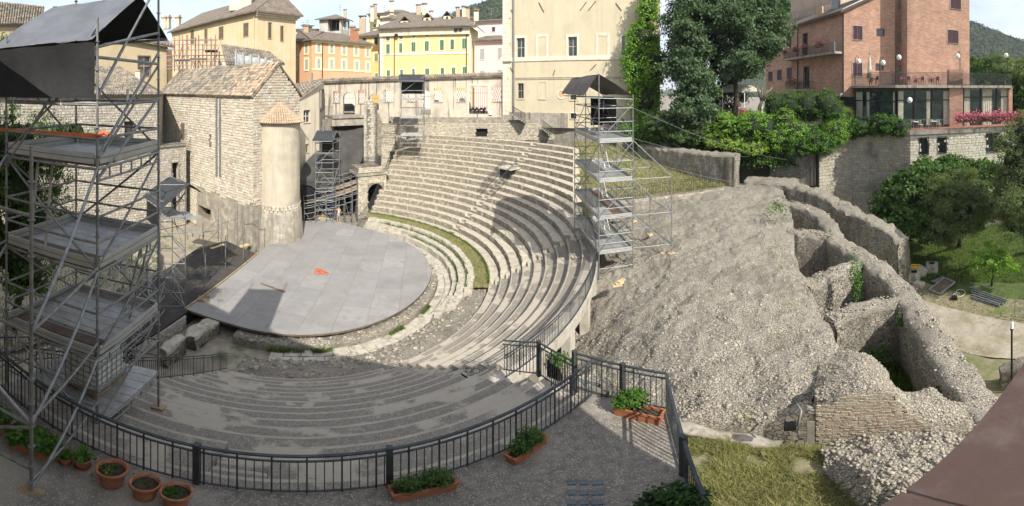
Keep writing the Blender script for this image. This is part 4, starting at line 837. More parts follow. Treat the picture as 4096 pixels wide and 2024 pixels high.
bp = hull([pz(1033, 1016, ZP), pz(905, 962, ZP), pz(800, 985, ZP), pz(640, 1090, ZP), pz(430, 1240, ZP), pz(300, 1330, ZP), pz(470, 1420, ZP), pz(738, 1240, ZP)])
for i in range(-3, 22):
    for j in range(-2, 9):
        o_ = E0-ud*12+ud*(i*2.42+(1.2 if j % 2 else 0))-vd*(j*1.22+1.22); q = [o_, o_+vd*1.21, o_+vd*1.21+ud*2.4, o_+ud*2.4]; cq = clip(q, bp)
        if len(cq) >= 3: slab(st, 'ply_board', [p+Vector((0, 0, -.03+random.uniform(0, .01))) for p in cq], .03, 'stage_black')
st2 = MB(); st2.bar(E0-vd*.1+Vector((0, 0, .02)), E1-vd*.1+Vector((0, 0, .02)), .12, .05); st2.build('edge_batten', 'edge_wood', st)
mb = MB(); n = len(bp)
for i in range(n): a, b = bp[i], bp[(i+1) % n]; mb.poly([a-Vector((0, 0, .06)), b-Vector((0, 0, .06)), b-Vector((0, 0, 1)), a-Vector((0, 0, 1))])
mb.build('stage_skirt', 'tarp_black', st)
sw = thing('stage_front_wall', pz(600, 1380, 0), 'old stone wall below the end of the dark stage', 'wall'); A, B = pz(470, 1425, .8), pz(744, 1262, .8); f = Facade(470, math.hypot(A.x, A.y)-.1, 744, math.hypot(B.x, B.y)-.1, sw); f.wall(-.1, .85, 'wall_mortar', thick=.2, name='wall_core'); f.stones(0, f.L, 0, .85, .17, .3, 'grey_stone', 200)
ruin_wall('low_stage_ruin', [(760, 1345, .9), (800, 1300, 1.0), (860, 1275, .8)], 1., 0, 'white_block', 'pale ruined block under the platform edge by the fence', amp=.15)
ruin_wall('low_stage_ruin', [(650, 1405, 1.0), (690, 1360, 1.2), (730, 1340, 1.1)], .7, 0, 'white_block', 'pale ruined stone beside the stage front wall', amp=.15)
# odds and ends lying on the boards
def plank(name, label, px, w, th, mt, cat='plank', z=ZP+.01): a, b = pz(*px[0], z), pz(*px[1], z); m = MB(); m.bar(a+Vector((0, 0, th/2)), b+Vector((0, 0, th/2)), w, th); return tag(m.build(name, mt), label, cat)
plank('timber_plank', 'long dark plank lying on the grey platform near its middle', ((1044, 1134), (1142, 1169)), .16, .04, 'old_wood')
plank('floor_board', 'small brown square board on the platform near the scaffold', ((792, 1195), (838, 1196)), .9, .03, 'old_wood', 'board')
plank('plywood_sheet', 'fresh pale plywood sheet by the scaffold beside the worker', ((1272, 862), (1305, 880)), 1.3, .03, 'fresh_ply', 'plywood')
plank('plywood_sheet', 'pale plywood sheet on the boards beside the church plinth', ((958, 988), (995, 977)), .5, .03, 'fresh_ply', 'plywood')
plank('plywood_strip', 'narrow pale plywood strip on the dark stage', ((843, 995), (898, 977)), .35, .03, 'fresh_ply', 'plywood')
plank('wood_offcut', 'tiny wood offcut near the rounded rim of the platform', ((1706, 1063), (1720, 1064)), .3, .04, 'edge_wood', 'offcut')
c = pz(1283, 1092, ZP+.02); m = MB()
for k in range(2): m.tube([c+Vector((math.cos(a*.9+k)*.55*(1+.3*math.sin(3*a)), math.sin(a)*.3+.2*k, .03+.04*abs(math.sin(a*2)))) for a in np.linspace(0, 5.5, 16)], .045, 5)
tag(m.build('ratchet_strap', 'orange_strap'), 'crumpled orange ratchet strap in the middle of the grey platform', 'strap')
# ================================================================ scaffolding
UP = Vector((0, 0, 1))
def V2(p, z): return Vector((p[0], p[1], z))
def disc_nodes(t, p, z0, z1, mt='worn_steel', step=.5, r=.06):
    me = unit('cyl', mt); z = z0
    while z < z1: link('rosette', me, t, Matrix.Translation((p[0], p[1], z))@Matrix.Diagonal((r, r, .012, 1))); z += step
def stand(t, p, z0, z1, mt='steel', nodes=True, r=.0242):
    s = tube(t, 'standard', V2(p, z0), V2(p, z1), r, mt)
    if nodes: disc_nodes(s, p, z0+.3, z1-.1)
    return s
def deck(t, A, B, C, D, z, n=8, toe=.17, mats=('deck_steel',), ply=(), checker=(), toem='toe_board'):
    """planks run from side A-B towards D-C"""
    A, B, C, D = (V2(q, z) for q in (A, B, C, D))
    for k in range(n):
        a, b, c, d = A.lerp(B, (k+.03)/n), A.lerp(B, (k+.97)/n), D.lerp(C, (k+.97)/n), D.lerp(C, (k+.03)/n)
        slab(t, 'deck_plank', [a, b, c, d] if (b-a).cross(d-a).z > 0 else [d, c, b, a], .05, 'deck_ply' if k in ply else ('aluminium' if k in checker else mats[0]))
    if toe:
        for p, q in ((A, B), (B, C), (C, D), (D, A)):
            m = MB(); o = Vector((0, 0, toe/2)); m.bar(p.lerp(q, .03)+o, p.lerp(q, .97)+o, .03, toe); tb = m.build('toe_board', toem, t); m = MB(); m.bar(p.lerp(q, .03)+o*1.0, p.lerp(q, .97)+o*1.0, .036, .02); m.build('groove', 'worn_steel', tb)
def face(t, p, q, zs, mt='steel', r=.0242):
    for z in zs: tube(t, 'ledger', V2(p, z), V2(q, z), r, mt)
def brace(t, p, z0, q, z1, mt='steel', r=.0242): tube(t, 'brace', V2(p, z0), V2(q, z1), r, mt)
def ladder(t, p, q, w=.36, mt='aluminium', n=None):
    p, q = Vector(p), Vector(q); d = q-p; s = Vector((d.y, -d.x, 0)); s = s.normalized()*w/2 if s.length > .05 else Vector((w/2, 0, 0)); l = tag(link('ladder', None, t, Matrix.Translation(p)))
    for k in (-1, 1): m = MB(); m.bar(p+s*k, q+s*k, .03, .06, s); m.build('stile', mt, l)
    n = n or int(d.length/.28)
    for k in range(n): a = p+d*(k+.5)/n; tube(l, 'rung', a-s, a+s, .014, mt)
def tarp_quad(t, name, a, b, c, d, mt, nu=14, nv=8, sag=.05, th=0.0):
    a, b, c, d = map(Vector, (a, b, c, d)); mb = MB(); N = (b-a).cross(d-a).normalized(); V = []
    for j in range(nv+1):
        for i in range(nu+1):
            s, q = i/nu, j/nv; p = a.lerp(b, s).lerp(d.lerp(c, s), q); w = math.sin(math.pi*s)*.4+.6; V.append(p+N*(sag*noise.noise(Vector((s*7, q*1.3, a.x)))-sag*.8*math.sin(math.pi*q)*w+sag*.35*abs(math.sin(s*9.4))))
    mb.v = [tuple(v) for v in V]; mb.f = [(j*(nu+1)+i, j*(nu+1)+i+1, (j+1)*(nu+1)+i+1, (j+1)*(nu+1)+i) for j in range(nv) for i in range(nu)]; mb.r = [0]*len(mb.f); mb.uv = [None]*len(mb.f); return mb.build(name, mt, t, True)
# ---- near tower beside the terrace
A, B = (-6.85, 3.46), (-7.92, 5.78); w = (-2.12, -1.40); Cc, D = (B[0]+w[0], B[1]+w[1]), (A[0]+w[0], A[1]+w[1]); E_ = (-5.15, 1.55); F_ = (E_[0]+w[0]*1.0, E_[1]+w[1]*1.0)
nt_ = thing('scaffold_tower', V2(A, 6.6), 'tall galvanised scaffold tower with water tank on its lowest deck, close by the terrace', 'scaffold')
DZ = (7.30, 9.27, 11.27, 13.27)
for p, z0, z1 in ((A, 6.62, 15.85), (B, 6.0, 17.15), (Cc, 6.0, 17.0), (D, 6.7, 15.7), (E_, Z_T, 13.9), (F_, Z_T, 12.8)):
    stand(nt_, p, z0, z1, 'worn_steel', r=.03); boxo(nt_, 'base_board', V2(p, z0-.02), (.35, .25, .05), 'pallet_wood', rotz(.5))
for z in DZ:
    for p, q in ((A, B), (B, Cc), (Cc, D), (D, A)): tube(nt_, 'ledger', V2(p, z-.09), V2(q, z-.09), .028, 'steel')
    for p, q in ((B, A),): tube(nt_, 'lattice_chord', V2(p, z-.30), V2(q, z-.30), .024, 'steel')
    for k in range(1, 6): a = V2(A, z-.2).lerp(V2(B, z-.2), k/6); boxo(nt_, 'lattice_post', a, (.03, .03, .2), 'steel')
    for h in (.52, 1.02) if z < 13 else (.45, 1.05):
        for p, q in ((A, B), (B, Cc), (Cc, D), (D, A)):
            if z > 7.5 or (p, q) != (A, B) or h > .6: tube(nt_, 'guard_rail', V2(p, z+h), V2(q, z+h), .027, 'worn_steel')
    deck(nt_, B, A, D, Cc, z, 8, .2 if z > 8 else 0, ply=(6, 7) if z > 8 else (), checker=(4,))
for p, q, zz in ((A, E_, (8.0, 9.6, 11.3)), (D, F_, (8.0, 9.6, 11.3)), (E_, F_, (8.3, 9.45, 11.25, 13.0))):
    face(nt_, p, q, zz, 'worn_steel', .027)
for k in range(4):
    z = DZ[k]; brace(nt_, A, z+.05, B, z+1.85, 'worn_steel', .027); brace(nt_, D if k % 2 else A, z, A if k % 2 else D, z+1.9, 'worn_steel', .027); brace(nt_, Cc, z, D, z+1.9, 'worn_steel', .027); brace(nt_, B if k % 2 else Cc, z, Cc if k % 2 else B, z+1.9, 'worn_steel', .027)
for a, z0, b, z1 in ((E_, 7.75, A, 9.2), (E_, 9.5, A, 11.2), (E_, 11.3, A, 13.2), (F_, 7.75, D, 9.2), (F_, 9.5, D, 11.2), (F_, 11.3, D, 13.2), (E_, 9.5, F_, 11.2), (F_, 7.8, E_, 9.4), (A, 13.4, B, 15.4), (D, 13.0, A, 15.7), (B, 14.4, A, 13.0), (A, 14.45, B, 17.0)): brace(nt_, a, z0, b, z1, 'steel', .032)
ladder(nt_, V2(D, 11.3)+Vector((.9, .5, 0)), V2(D, 13.25)+Vector((.35, .9, 0))); ladder(nt_, V2(B, 9.3)+Vector((-.1, -.9, 0)), V2(B, 11.2)+Vector((-.0, -.4, 0))); ladder(nt_, V2(D, 7.35)+Vector((1.0, .9, 0)), V2(D, 9.25)+Vector((.4, .8, 0)))
rA, rD = V2(A, 15.45), V2(D, 15.45); m1, m2 = V2(A, 16.55).lerp(V2(B, 16.55), .66), V2(D, 16.55).lerp(V2(Cc, 16.55), .66); ex = V2((B[0]-A[0], B[1]-A[1]), 0).normalized()
out = (V2(D, 0)-V2(A, 0)).normalized(); rD2, m22 = rD+out*.35, m2+out*.1
tarp_quad(nt_, 'roof_sheet', rA-ex*.15, rD2-ex*.15, m22, m1, 'tarp', 22, 8, .045); tarp_quad(nt_, 'roof_sheet', m1, m22, V2(Cc, 15.75)+ex*.5+out*.1, V2(B, 15.8)+ex*.5, 'tarp_black', 16, 6, .05)
tarp_quad(nt_, 'side_sheet', rA-ex*.1, rD2-ex*.1, rD2-ex*.1-UP*1.02, rA-ex*.1-UP*1.02, 'tarp_black', 14, 6, .06)
for p, q in ((rA, rD2), (m1, m22), (V2(B, 15.8)+ex*.5, V2(Cc, 15.75)+ex*.5), (V2(A, 15.38), V2(B, 15.9)), (V2(D, 15.38), V2(Cc, 15.9)), (V2(A, 14.4), V2(D, 14.4)), (V2(A, 15.2), V2(B, 15.2))): tube(nt_, 'roof_tube', p-UP*.05, q-UP*.05, .03, 'steel')
for k, (a, b) in enumerate(((A, D), (B, Cc))):
    for s in (.35, .9): p = V2(a, 14.45).lerp(V2(b, 14.45), s); boxo(nt_, 'sheet_clip', p, (.04, .06, .3), 'white_plastic')
m = MB(); p = V2(A, 13.78); q = V2(D, 13.72)+out; m.bar(p, q, .02, .07); m.tube([p, p+Vector((.12, .1, .06)), p+Vector((.2, .15, .02))], .045, 5); tag(m.build('ratchet_strap', 'orange_strap'), 'orange ratchet strap tied across the guard rail of the near tower', 'strap')
# water tank in its cage on a pallet
T0 = V2(A, 7.32).lerp(V2(Cc, 7.32), .50)+Vector((.12, .25, 0)); ax = (V2(B, 0)-V2(A, 0)).normalized(); ay = Vector((-ax.y, ax.x, 0)); rt = basis(ax, ay)
tk = thing('water_tank', T0, 'white caged water tank on a wooden pallet inside the near scaffold', 'water tank')
for k in (-.42, 0, .42): boxo(tk, 'pallet_runner', T0+ay*k+UP*.06, (1.2, .1, .1), 'pallet_wood', rt)
for k in np.linspace(-.55, .55, 6): boxo(tk, 'pallet_board', T0+ax*k+UP*.13, (.14, 1.0, .03), 'pallet_wood', rt)
bm = bmesh.new(); bmesh.ops.create_cube(bm, size=1); bmesh.ops.scale(bm, vec=(1.12, .92, .98), verts=bm.verts); bmesh.ops.bevel(bm, geom=bm.edges[:], offset=.1, segments=4, affect='EDGES', profile=.5)
me = bpy.data.meshes.new('tank_body'); bm.to_mesh(me); bm.free(); me.materials.append(M['white_plastic']); me.polygons.foreach_set('use_smooth', np.ones(len(me.polygons), bool)); link('tank_body', me, tk, Matrix.Translation(T0+UP*.65)@rt.to_4x4())
m = MB(); m.lathe(T0+UP*1.14, [(.09, 0), (.09, .05), (0, .05)], 12); m.build('cap', 'rubber', tk)
for k in np.linspace(-.58, .58, 7):
    for s in (-.49, .49): tube(tk, 'cage_bar', T0+ax*k+ay*s+UP*.15, T0+ax*k+ay*s+UP*1.12, .012, 'steel')
for k in np.linspace(-.49, .49, 6):
    for s in (-.59, .59): tube(tk, 'cage_bar', T0+ax*s+ay*k+UP*.15, T0+ax*s+ay*k+UP*1.12, .012, 'steel')
for z in np.linspace(.2, 1.1, 6):
    c = [T0+ax*i+ay*j+UP*z for i, j in ((-.59, -.49), (.59, -.49), (.59, .49), (-.59, .49))]
    for i in range(4): tube(tk, 'cage_bar', c[i], c[(i+1) % 4], .012, 'steel')
# ---- tall tower between the gallery and the rubble slope
FL, FR, BL, BR = (5.12, 21.75), (7.28, 21.85), (4.75, 28.2), (7.0, 28.3); ML, MR = (4.94, 24.9), (7.15, 25.0)
rt_ = thing('scaffold_tower', V2(FL, 4), 'tall galvanised scaffold tower with dark pitched sheet roof rising beside the curved gallery', 'scaffold')
for p, z0, z1 in ((FL, 4.0, 15.35), (FR, 4.3, 14.3), (BL, 4.6, 14.3), (BR, 4.6, 14.3), (ML, 4.4, 14.4), (MR, 4.4, 14.2)): stand(rt_, p, z0, z1, r=.032)
G1, G2, H1, H2 = (9.75, 21.6), (9.6, 25.0), (9.5, 28.2), (8.5, 21.7)
for p, z0, z1 in ((G1, 5.3, 9.9), (G2, 5.4, 9.9), (H1, 5.4, 9.9)): stand(rt_, p, z0, z1, r=.030); boxo(rt_, 'base_board', V2(p, z0), (.4, .3, .1), 'fresh_ply', rotz(.4))
for p, z in ((FL, 4.0), (FR, 4.35)): boxo(rt_, 'base_board', V2(p, z), (.45, .3, .12), 'fresh_ply', rotz(.7))
DZ2 = (5.85, 7.82, 9.83, 11.9)
for z in DZ2: deck(rt_, FL, FR, BR, BL, z, 6, .16, ply=(3, 4) if z == 7.82 else ())
for z in (4.9,)+DZ2+(12.9, 13.6):
    hs = (-.06, .5, 1.0) if z in DZ2 else (0,)
    for h in hs:
        for p, q in ((FL, FR), (FL, ML), (ML, BL), (FR, MR), (MR, BR), (BL, BR), (ML, MR)):
            if (p, q) == (ML, MR) and h > 0: continue
            tube(rt_, 'ledger', V2(p, z+h), V2(q, z+h), .026, 'steel')
lv = (4.3,)+DZ2+(13.9,)
for k in range(5):
    brace(rt_, FL, lv[k]+.05, FR, lv[k+1]-.1); brace(rt_, (ML if k % 2 else FL), lv[k]+.05, (FL if k % 2 else ML), lv[k+1]-.1); brace(rt_, (ML if k % 2 else BL), lv[k]+.05, (BL if k % 2 else ML), lv[k+1]-.1); brace(rt_, (MR if k % 2 else FR), lv[k]+.05, (FR if k % 2 else MR), lv[k+1]-.1); brace(rt_, BL, lv[k]+.05, BR, lv[k+1]-.1); brace(rt_, MR, lv[k], BR, lv[k+1])
for z in (5.9, 7.8, 9.8):
    for p, q in ((FR, G1), (MR, G2), (BR, H1), (G1, G2), (G2, H1)): tube(rt_, 'ledger', V2(p, z), V2(q, z), .026, 'steel')
for p, q in ((FR, G1), (MR, G2), (BR, H1)):
    for z0, z1 in ((11.9, 9.85), (9.8, 7.75), (7.85, 5.6)): brace(rt_, p, z0, q, z1)
brace(rt_, G1, 5.7, G2, 7.75); brace(rt_, G1, 7.8, G2, 9.8); brace(rt_, G2, 5.7, H1, 7.75)
for k, z in enumerate(DZ2[:-1]): ladder(rt_, Vector((6.6, 25.5+.6*(k % 2), z)), Vector((6.3, 26.5+.6*(k % 2), z+2.0)))
for p, q in ((FL, FR), (ML, MR), (BL, BR)):
    a, b = V2(p, 14.05), V2(q, 14.05); tube(rt_, 'ledger', a+Vector((-.85, 0, .1)), b, .026, 'steel')
ev = [Vector((4.2, 21.7, 14.25)), Vector((5.1, 21.75, 15.35)), Vector((7.2, 21.85, 14.28))]; eb = [Vector((3.75, 28.4, 14.3)), Vector((4.6, 28.45, 15.3)), Vector((6.9, 28.5, 14.25))]
tarp_quad(rt_, 'roof_sheet', ev[0], eb[0], eb[1], ev[1], 'canvas_brown', 14, 6, .07); tarp_quad(rt_, 'roof_sheet', ev[1], eb[1], eb[2], ev[2], 'canvas_brown', 14, 6, .07)
tarp_quad(rt_, 'back_sheet', V2(MR, 14.1), V2(BR, 14.1), V2(BR, 12.3), V2(MR, 12.4), 'tarp_black', 16, 5, .10); tarp_quad(rt_, 'back_sheet', V2(BL, 14.1).lerp(V2(BR, 14.1), .55), V2(BR, 14.1)+Vector((0, .03, 0)), V2(BR, 12.2)+Vector((0, .03, 0)), V2(BL, 12.2).lerp(V2(BR, 12.2), .55), 'tarp_black', 12, 5, .08)
for p, q, lb in ((V2(FR, 13.6), pz(3150, 640, 8.5), 'thin guy wire from the tall tower, uppermost of the three'), (V2(FR, 12.0), pz(3000, 625, 8.4), 'thin guy wire from the tall tower, second of the three'), (V2(FR, 11.0), pz(3300, 760, 6.2), 'thin guy wire from the tall tower, lowest of the three')):
    m = MB(); m.tube([p.lerp(q, k/10)-UP*(.35*math.sin(math.pi*k/10)) for k in range(11)], .012, 4); tag(m.build('guy_wire', 'steel'), lb, 'wire', 'guy wires of the tall scaffold tower')
for x, y, lb in ((2642, 1030, 'small stack of orange timber blocks lying on the rubble slope near the tower'), (2470, 1145, 'loose timber blocks on the slope by the gallery piers')):
    t = thing('timber_blocks', pz(x, y, 4.9), lb, 'timber')
    for k in range(3): boxo(t, 'block', pz(x, y, 5.0)+Vector((.12*k, .05*k, .05+.09*k)), (.5, .2, .08), 'fresh_ply', rotz(.3*k))
# ---- small tower on the top tier in front of the arcade
def px_corner(x, d): a = azd(x); return (d*math.sin(a), d*math.cos(a))
def small_tower(label, x0, x1, d, depth, zb, zt, decks, roof, sheet=None, shift=0., zfoot=None):
    a, b = px_corner(x0, d), px_corner(x1, d); c, e = px_corner(x1+shift, d+depth), px_corner(x0+shift, d+depth); t = thing('scaffold_tower', V2(a, zb), label, 'scaffold')
    for p in (a, b, c, e): stand(t, p, zb, zt, nodes=False, r=.033)
    z = zb+.5
    while z < zt: face(t, a, b, (z,), r=.03); face(t, b, c, (z,), r=.03); face(t, c, e, (z,), r=.03); face(t, e, a, (z,), r=.03); z += 1.0
    for z in decks: deck(t, a, b, c, e, z, 4, .16)
    k = 0; z = zb+.3
    while z+1.9 < zt:
        brace(t, a if k % 2 else b, z, b if k % 2 else a, z+1.9, r=.03); brace(t, e if k % 2 else a, z, a if k % 2 else e, z+1.9, r=.03); brace(t, c if k % 2 else b, z, b if k % 2 else c, z+1.9, r=.03); k += 1; z += 1.95
    if roof:
        zr, rise, over = roof; r = V2(b, 0)-V2(a, 0); r = r.normalized(); f = (V2(e, 0)-V2(a, 0)).normalized(); p0, p1, q0, q1 = V2(a, zr)-f*over-r*.2, V2(b, zr)-f*over+r*.1, V2(e, zr)+f*over*.6-r*.2, V2(c, zr)+f*over*.6+r*.1; r0, r1 = (p0+q0)/2+UP*rise, (p1+q1)/2+UP*rise
        tarp_quad(t, 'roof_sheet', p0, p1, r1, r0, 'tarp_dark', 10, 5, .04); tarp_quad(t, 'roof_sheet', r0, r1, q1, q0, 'tarp_dark', 10, 5, .04)
        for i, j in ((p0, p1), (r0, r1), (q0, q1), (p1, r1), (r1, q1)): tube(t, 'roof_tube', i-UP*.04, j-UP*.04, .03, 'steel')
    if sheet: tarp_quad(t, 'side_sheet', V2(e, sheet[0]), V2(c, sheet[0]), V2(c, sheet[1]), V2(e, sheet[1]), 'tarp_black', 8, 4, .05)
    return t, (a, b, c, e)
small_tower('narrow scaffold tower with black roof standing on the top tier before the arcade', 1600, 1692, 50, 1.9, 7.9, 16.2, (9.25, 11.3, 13.35), (15.5, .75, .5), (15.4, 14.0), 6)
t, cs = small_tower('scaffold tower with black roof beside the sloping canvas and the worker', 1262, 1332, 44.2, 2.0, .6, 9.95, (), (9.4, .9, .6), (9.2, 7.9), 26)
for z in (1.2, 2.2, 3.2, 4.4): face(t, cs[0], cs[1], (z,))
m = MB(); p = V2(cs[1], 4.4)+Vector((-.25, -.05, 0)); m.tube([p, p+Vector((.1, 0, -1)), p+Vector((-.05, 0, -2.6))], .04, 5); m.build('blue_rope', 'blue_tape', t)
# low staging under the canvas
sg = thing('low_staging', V2(px_corner(1320, 46), .5), 'low tubular staging with plank decks under the dark canvas', 'scaffold')
xs_ = (1218, 1262, 1305, 1345, 1380, 1410, 1432); ds_ = (43.2, 45.2, 47.2, 49.2)
for i, xx in enumerate(xs_):
    for j, dd in enumerate(ds_):
        p = px_corner(xx-j*3, dd); zt = 2.0+.28*i+.25*j; tube(sg, 'standard', V2(p, .2), V2(p, zt+1.2), .03, 'steel')
        if i: q = px_corner(xs_[i-1]-j*3, dd); [tube(sg, 'ledger', V2(p, z), V2(q, z-.2), .026, 'steel') for z in (1.0, zt-.1, zt+.5, zt+1.0)]
        if j: q = px_corner(xx-j*3+3, ds_[j-1]); [tube(sg, 'ledger', V2(p, z), V2(q, z), .026, 'steel') for z in (1.0, zt-.1, zt+.9)]
        if i and j == 0 and i % 2: brace(sg, p, .4, px_corner(xs_[i-1], dd), zt, r=.026)
        if i and j > 1: a, b, c, e = px_corner(xs_[i-1]-j*3, dd), px_corner(xx-j*3, dd), px_corner(xx-j*3+3, ds_[j-1]), px_corner(xs_[i-1]-j*3+3, ds_[j-1]); slab(sg, 'deck_plank', [V2(e, zt-.3), V2(c, zt-.05), V2(b, zt-.05), V2(a, zt-.3)], .05, 'pallet_wood' if i > 3 else 'old_wood')
# ---- tower and guard posts at the end of the dark stage
t, cs = small_tower('scaffold tower with black pitched sheet at the end of the dark stage', 640, 741, 25.3, 2.3, .5, 9.2, (), None, None, -52)
a, b, c, e = cs; r = (V2(b, 0)-V2(a, 0)).normalized(); f = (V2(e, 0)-V2(a, 0)).normalized()
tarp_quad(t, 'roof_sheet', V2(a, 7.7)-f*.8-r*.2, V2(a, 7.7)+f*2.6-r*.3, V2(c, 9.0)+f*.4, V2(b, 9.15)-f*.5+r*.1, 'tarp_dark', 10, 5, .05); tarp_quad(t, 'roof_sheet', V2(b, 9.15)-f*.5+r*.1, V2(c, 9.0)+f*.4, V2(c, 8.5)+f*.4+r*.9, V2(b, 8.6)-f*.5+r*.9, 'tarp_dark', 8, 3, .04)
tarp_quad(t, 'side_sheet', V2(a, 7.6)-r*.2, V2(a, 7.6)+f*2-r*.2, V2(a, 6.3)+f*2-r*.2, V2(a, 6.3)-r*.2, 'tarp_black', 8, 4, .05); deck(t, a, b, c, e, 7.0, 4, 0)
for k in range(2): slab(t, 'deck_plank', [V2(b, 6.9)+f*k, V2(b, 6.9)+f*(k+.8), V2(b, 6.9)+f*(k+.8)+r*1.0, V2(b, 6.9)+f*k+r*1.0][::-1], .05, 'deck_steel')
# side frames running from that tower to the near one
sf = thing('braced_frame', pz(560, 1330, .2), 'open tangle of scaffold tubes under the near tower beside the dark stage', 'scaffold')
fp = [px_corner(x, d) for x, d in ((470, 19), (540, 20.5), (610, 22.5), (660, 24.5), (455, 22), (520, 23.5), (590, 25.5))]
for p in fp: tube(sf, 'standard', V2(p, .2), V2(p, 4.2), .03, 'steel')
for i, j in ((0, 1), (1, 2), (2, 3), (4, 5), (5, 6), (0, 4), (1, 5), (2, 6)):
    for z in (1.2, 2.2, 3.2, 4.0): tube(sf, 'ledger', V2(fp[i], z), V2(fp[j], z), .028, 'steel')
    brace(sf, fp[i], 1.2, fp[j], 3.2, r=.028); brace(sf, fp[j], .4, fp[i], 2.2, r=.028)
gd = thing('guard_post_frame', pz(1033, 1013, ZP), 'tall guard posts and rails standing along the stage edge by the church', 'guard rail')
gpx = [((822, 1106), 2.9), ((902, 1072), 2.7), ((973, 1043), 3.4), ((1033, 1011), 3.7), ((887, 1016), 2.9), ((950, 993), 3.9), ((812, 1030), 3.0), ((873, 965), 3.2)]
gq = [pz(*p, ZP) for p, _ in gpx]
for (p, h), q in zip(gpx, gq): stand(gd, (q.x, q.y), ZP, ZP+h, r=.03, nodes=False); disc_nodes(gd, (q.x, q.y), ZP+.4, ZP+h, r=.07)
for i, j, h in ((4, 5, 2.7), (5, 3, 3.4), (4, 7, 1.0), (6, 7, 1.0), (6, 4, 2.2), (0, 6, 1.0), (6, 7, 2.1)): tube(gd, 'rail', gq[i]+UP*h, gq[j]+UP*h, .028, 'steel')
# trestle table on the boards by the church
tt = thing('trestle_table', pz(790, 945, ZP), 'grey topped trestle table standing on boards below the church', 'table'); c = pz(782, 925, ZP+.8); boxo(tt, 'table_top', c, (2.4, 1.3, .04), 'aluminium', rotz(.3))
for k in (-.8, .8):
    for s in (-.4, .4): q = c+rotz(.3)@Vector((k, s, 0)); tube(tt, 'leg', q-UP*.02, q+rotz(.3)@Vector((.2*(1 if k < 0 else -1), s*.3, -.8)), .035, 'old_wood')
# ================================================================ church beside the stage
ch = thing('stone_church', V2(px_corner(1012, 37.5), 0), 'tall pale stone church with tiled roof, gable and round apse beside the stage', 'church')
F1 = Facade(645, 54, 1012, 37.5, ch); F2 = Facade(1012, 37.5, 1198, 42, ch)
EZ = 14.0
F1.window((797, 828, 848, 870), 'dark_concrete', 0, None, 'void_dark', depth=1.2, name='niche')
F1.window((837, 540, 843, 585), 'church_mortar', 0, None, 'void_dark', depth=.4, name='slit_window')
xq = F1.hit(745, 600)[0]; F1.window(None, 'church_stone', .2, 'old_wood', None, rect=(F1.hit(722, 520)[0], F1.hit(740, 520)[0], 8.9, 10.8), name='doorway')
F1.wall(0, EZ, 'church_mortar', 'front_wall'); pk = 16.9; gt = lambda a: EZ+(pk-EZ)*(1-abs(2*a/F2.L-1))
F2.wall(0, gt, 'church_mortar', 'gable_wall', thick=.35)
pxl = F1.hit(792, 860)[0]; F1.stones(0, F1.L+.02, 0, EZ, .245, .44, 'church_stone', 300, mask=lambda a, z: z > 4.3+.2*math.sin(a*2) or a < pxl, proud=.06)
mid = F2.L*.5; F2.stones(0, F2.L, 4.3, pk, .24, .42, 'church_stone', 260, mask=lambda a, z: z < gt(a)-.05 and not (abs(a-mid) < 1.9 and z < 11.3), proud=.06)
cz = MB(); a = F1.pt(pxl, 0, .0); b = F1.pt(F1.L, 0, 0); q = lambda s, z, o: F1.pt(s, z, o)
cz.hexa([q(pxl, -.1, 0), q(F1.L+.2, -.1, 0), q(F1.L+.25, -.1, .3), q(pxl, -.1, .25)], [q(pxl, 4.1, 0), q(F1.L+.1, 4.3, 0), q(F1.L+.1, 4.3, .1), q(pxl, 4.1, .06)])
n1 = F1.rect(797, 828, 848, 870)
cz = MB()
for s0, s1, z0, z1 in ((pxl, n1[0], -.1, 4.2), (n1[1], F1.L+.12, -.1, 4.2), (n1[0], n1[1], n1[3], 4.2), (n1[0], n1[1], -.1, n1[2])):
    o0, o1 = .30, .08; g = lambda z: o0+(o1-o0)*max(0, z)/4.2
    cz.hexa([q(s0, z0, 0), q(s1, z0, 0), q(s1, z0, g(z0)), q(s0, z0, g(z0))], [q(s0, z1, 0), q(s1, z1, 0), q(s1, z1, g(z1)), q(s0, z1, g(z1))])
cz.build('plinth', 'dark_concrete', ch)
F2.box(-.1, F2.L, -.1, 4.25, 0, .14, 'plinth', 'dark_concrete')
for x in (865, 879): F1.pbox(x, 390, x+7, 706, .06, .11, 'steel_strap', 'steel')
for x in (672, 700, 730): pass
rdg0, rdg1 = F1.pt(-.3, pk+.1, 0)+F2.u*(F2.L/2), F2.pt(F2.L/2, pk+.1, .15)
e0, e1 = F1.pt(-.3, EZ+.0, .35), F1.pt(F1.L+.12, EZ+.0, .35); k = .74
tiles(ch, e0, e1, rdg1, rdg0, .30, .40, 'roof_tile', 180, 'roof_tile', mt2='clay_tile', prob=lambda s: .06+.55*min(1, max(0, (s-.66)/.3)))
f0, f1 = e0+F2.u*(F2.L+.7), e1+F2.u*(F2.L+.7); slab(ch, 'roof_slope', [f1, f0, rdg0, rdg1], .2, 'far_roof')
C_ = F2.pt(mid, 0, .25); ra = 2.2
m = MB(); m.lathe(C_, [(ra, 4.2), (ra, 11.75)], 36); m.build('apse_wall', 'apse_stucco', ch, True); m = MB(); m.lathe(C_, [(ra+.42, -.1), (ra+.12, 3.8), (ra-.1, 3.8)], 36); m.build('apse_plinth', 'dark_concrete', ch, True); m = MB(); m.lathe(C_, [(ra+.02, 3.7), (ra+.02, 4.3)], 36); m.build('apse_band', 'church_mortar', ch)
ms = []
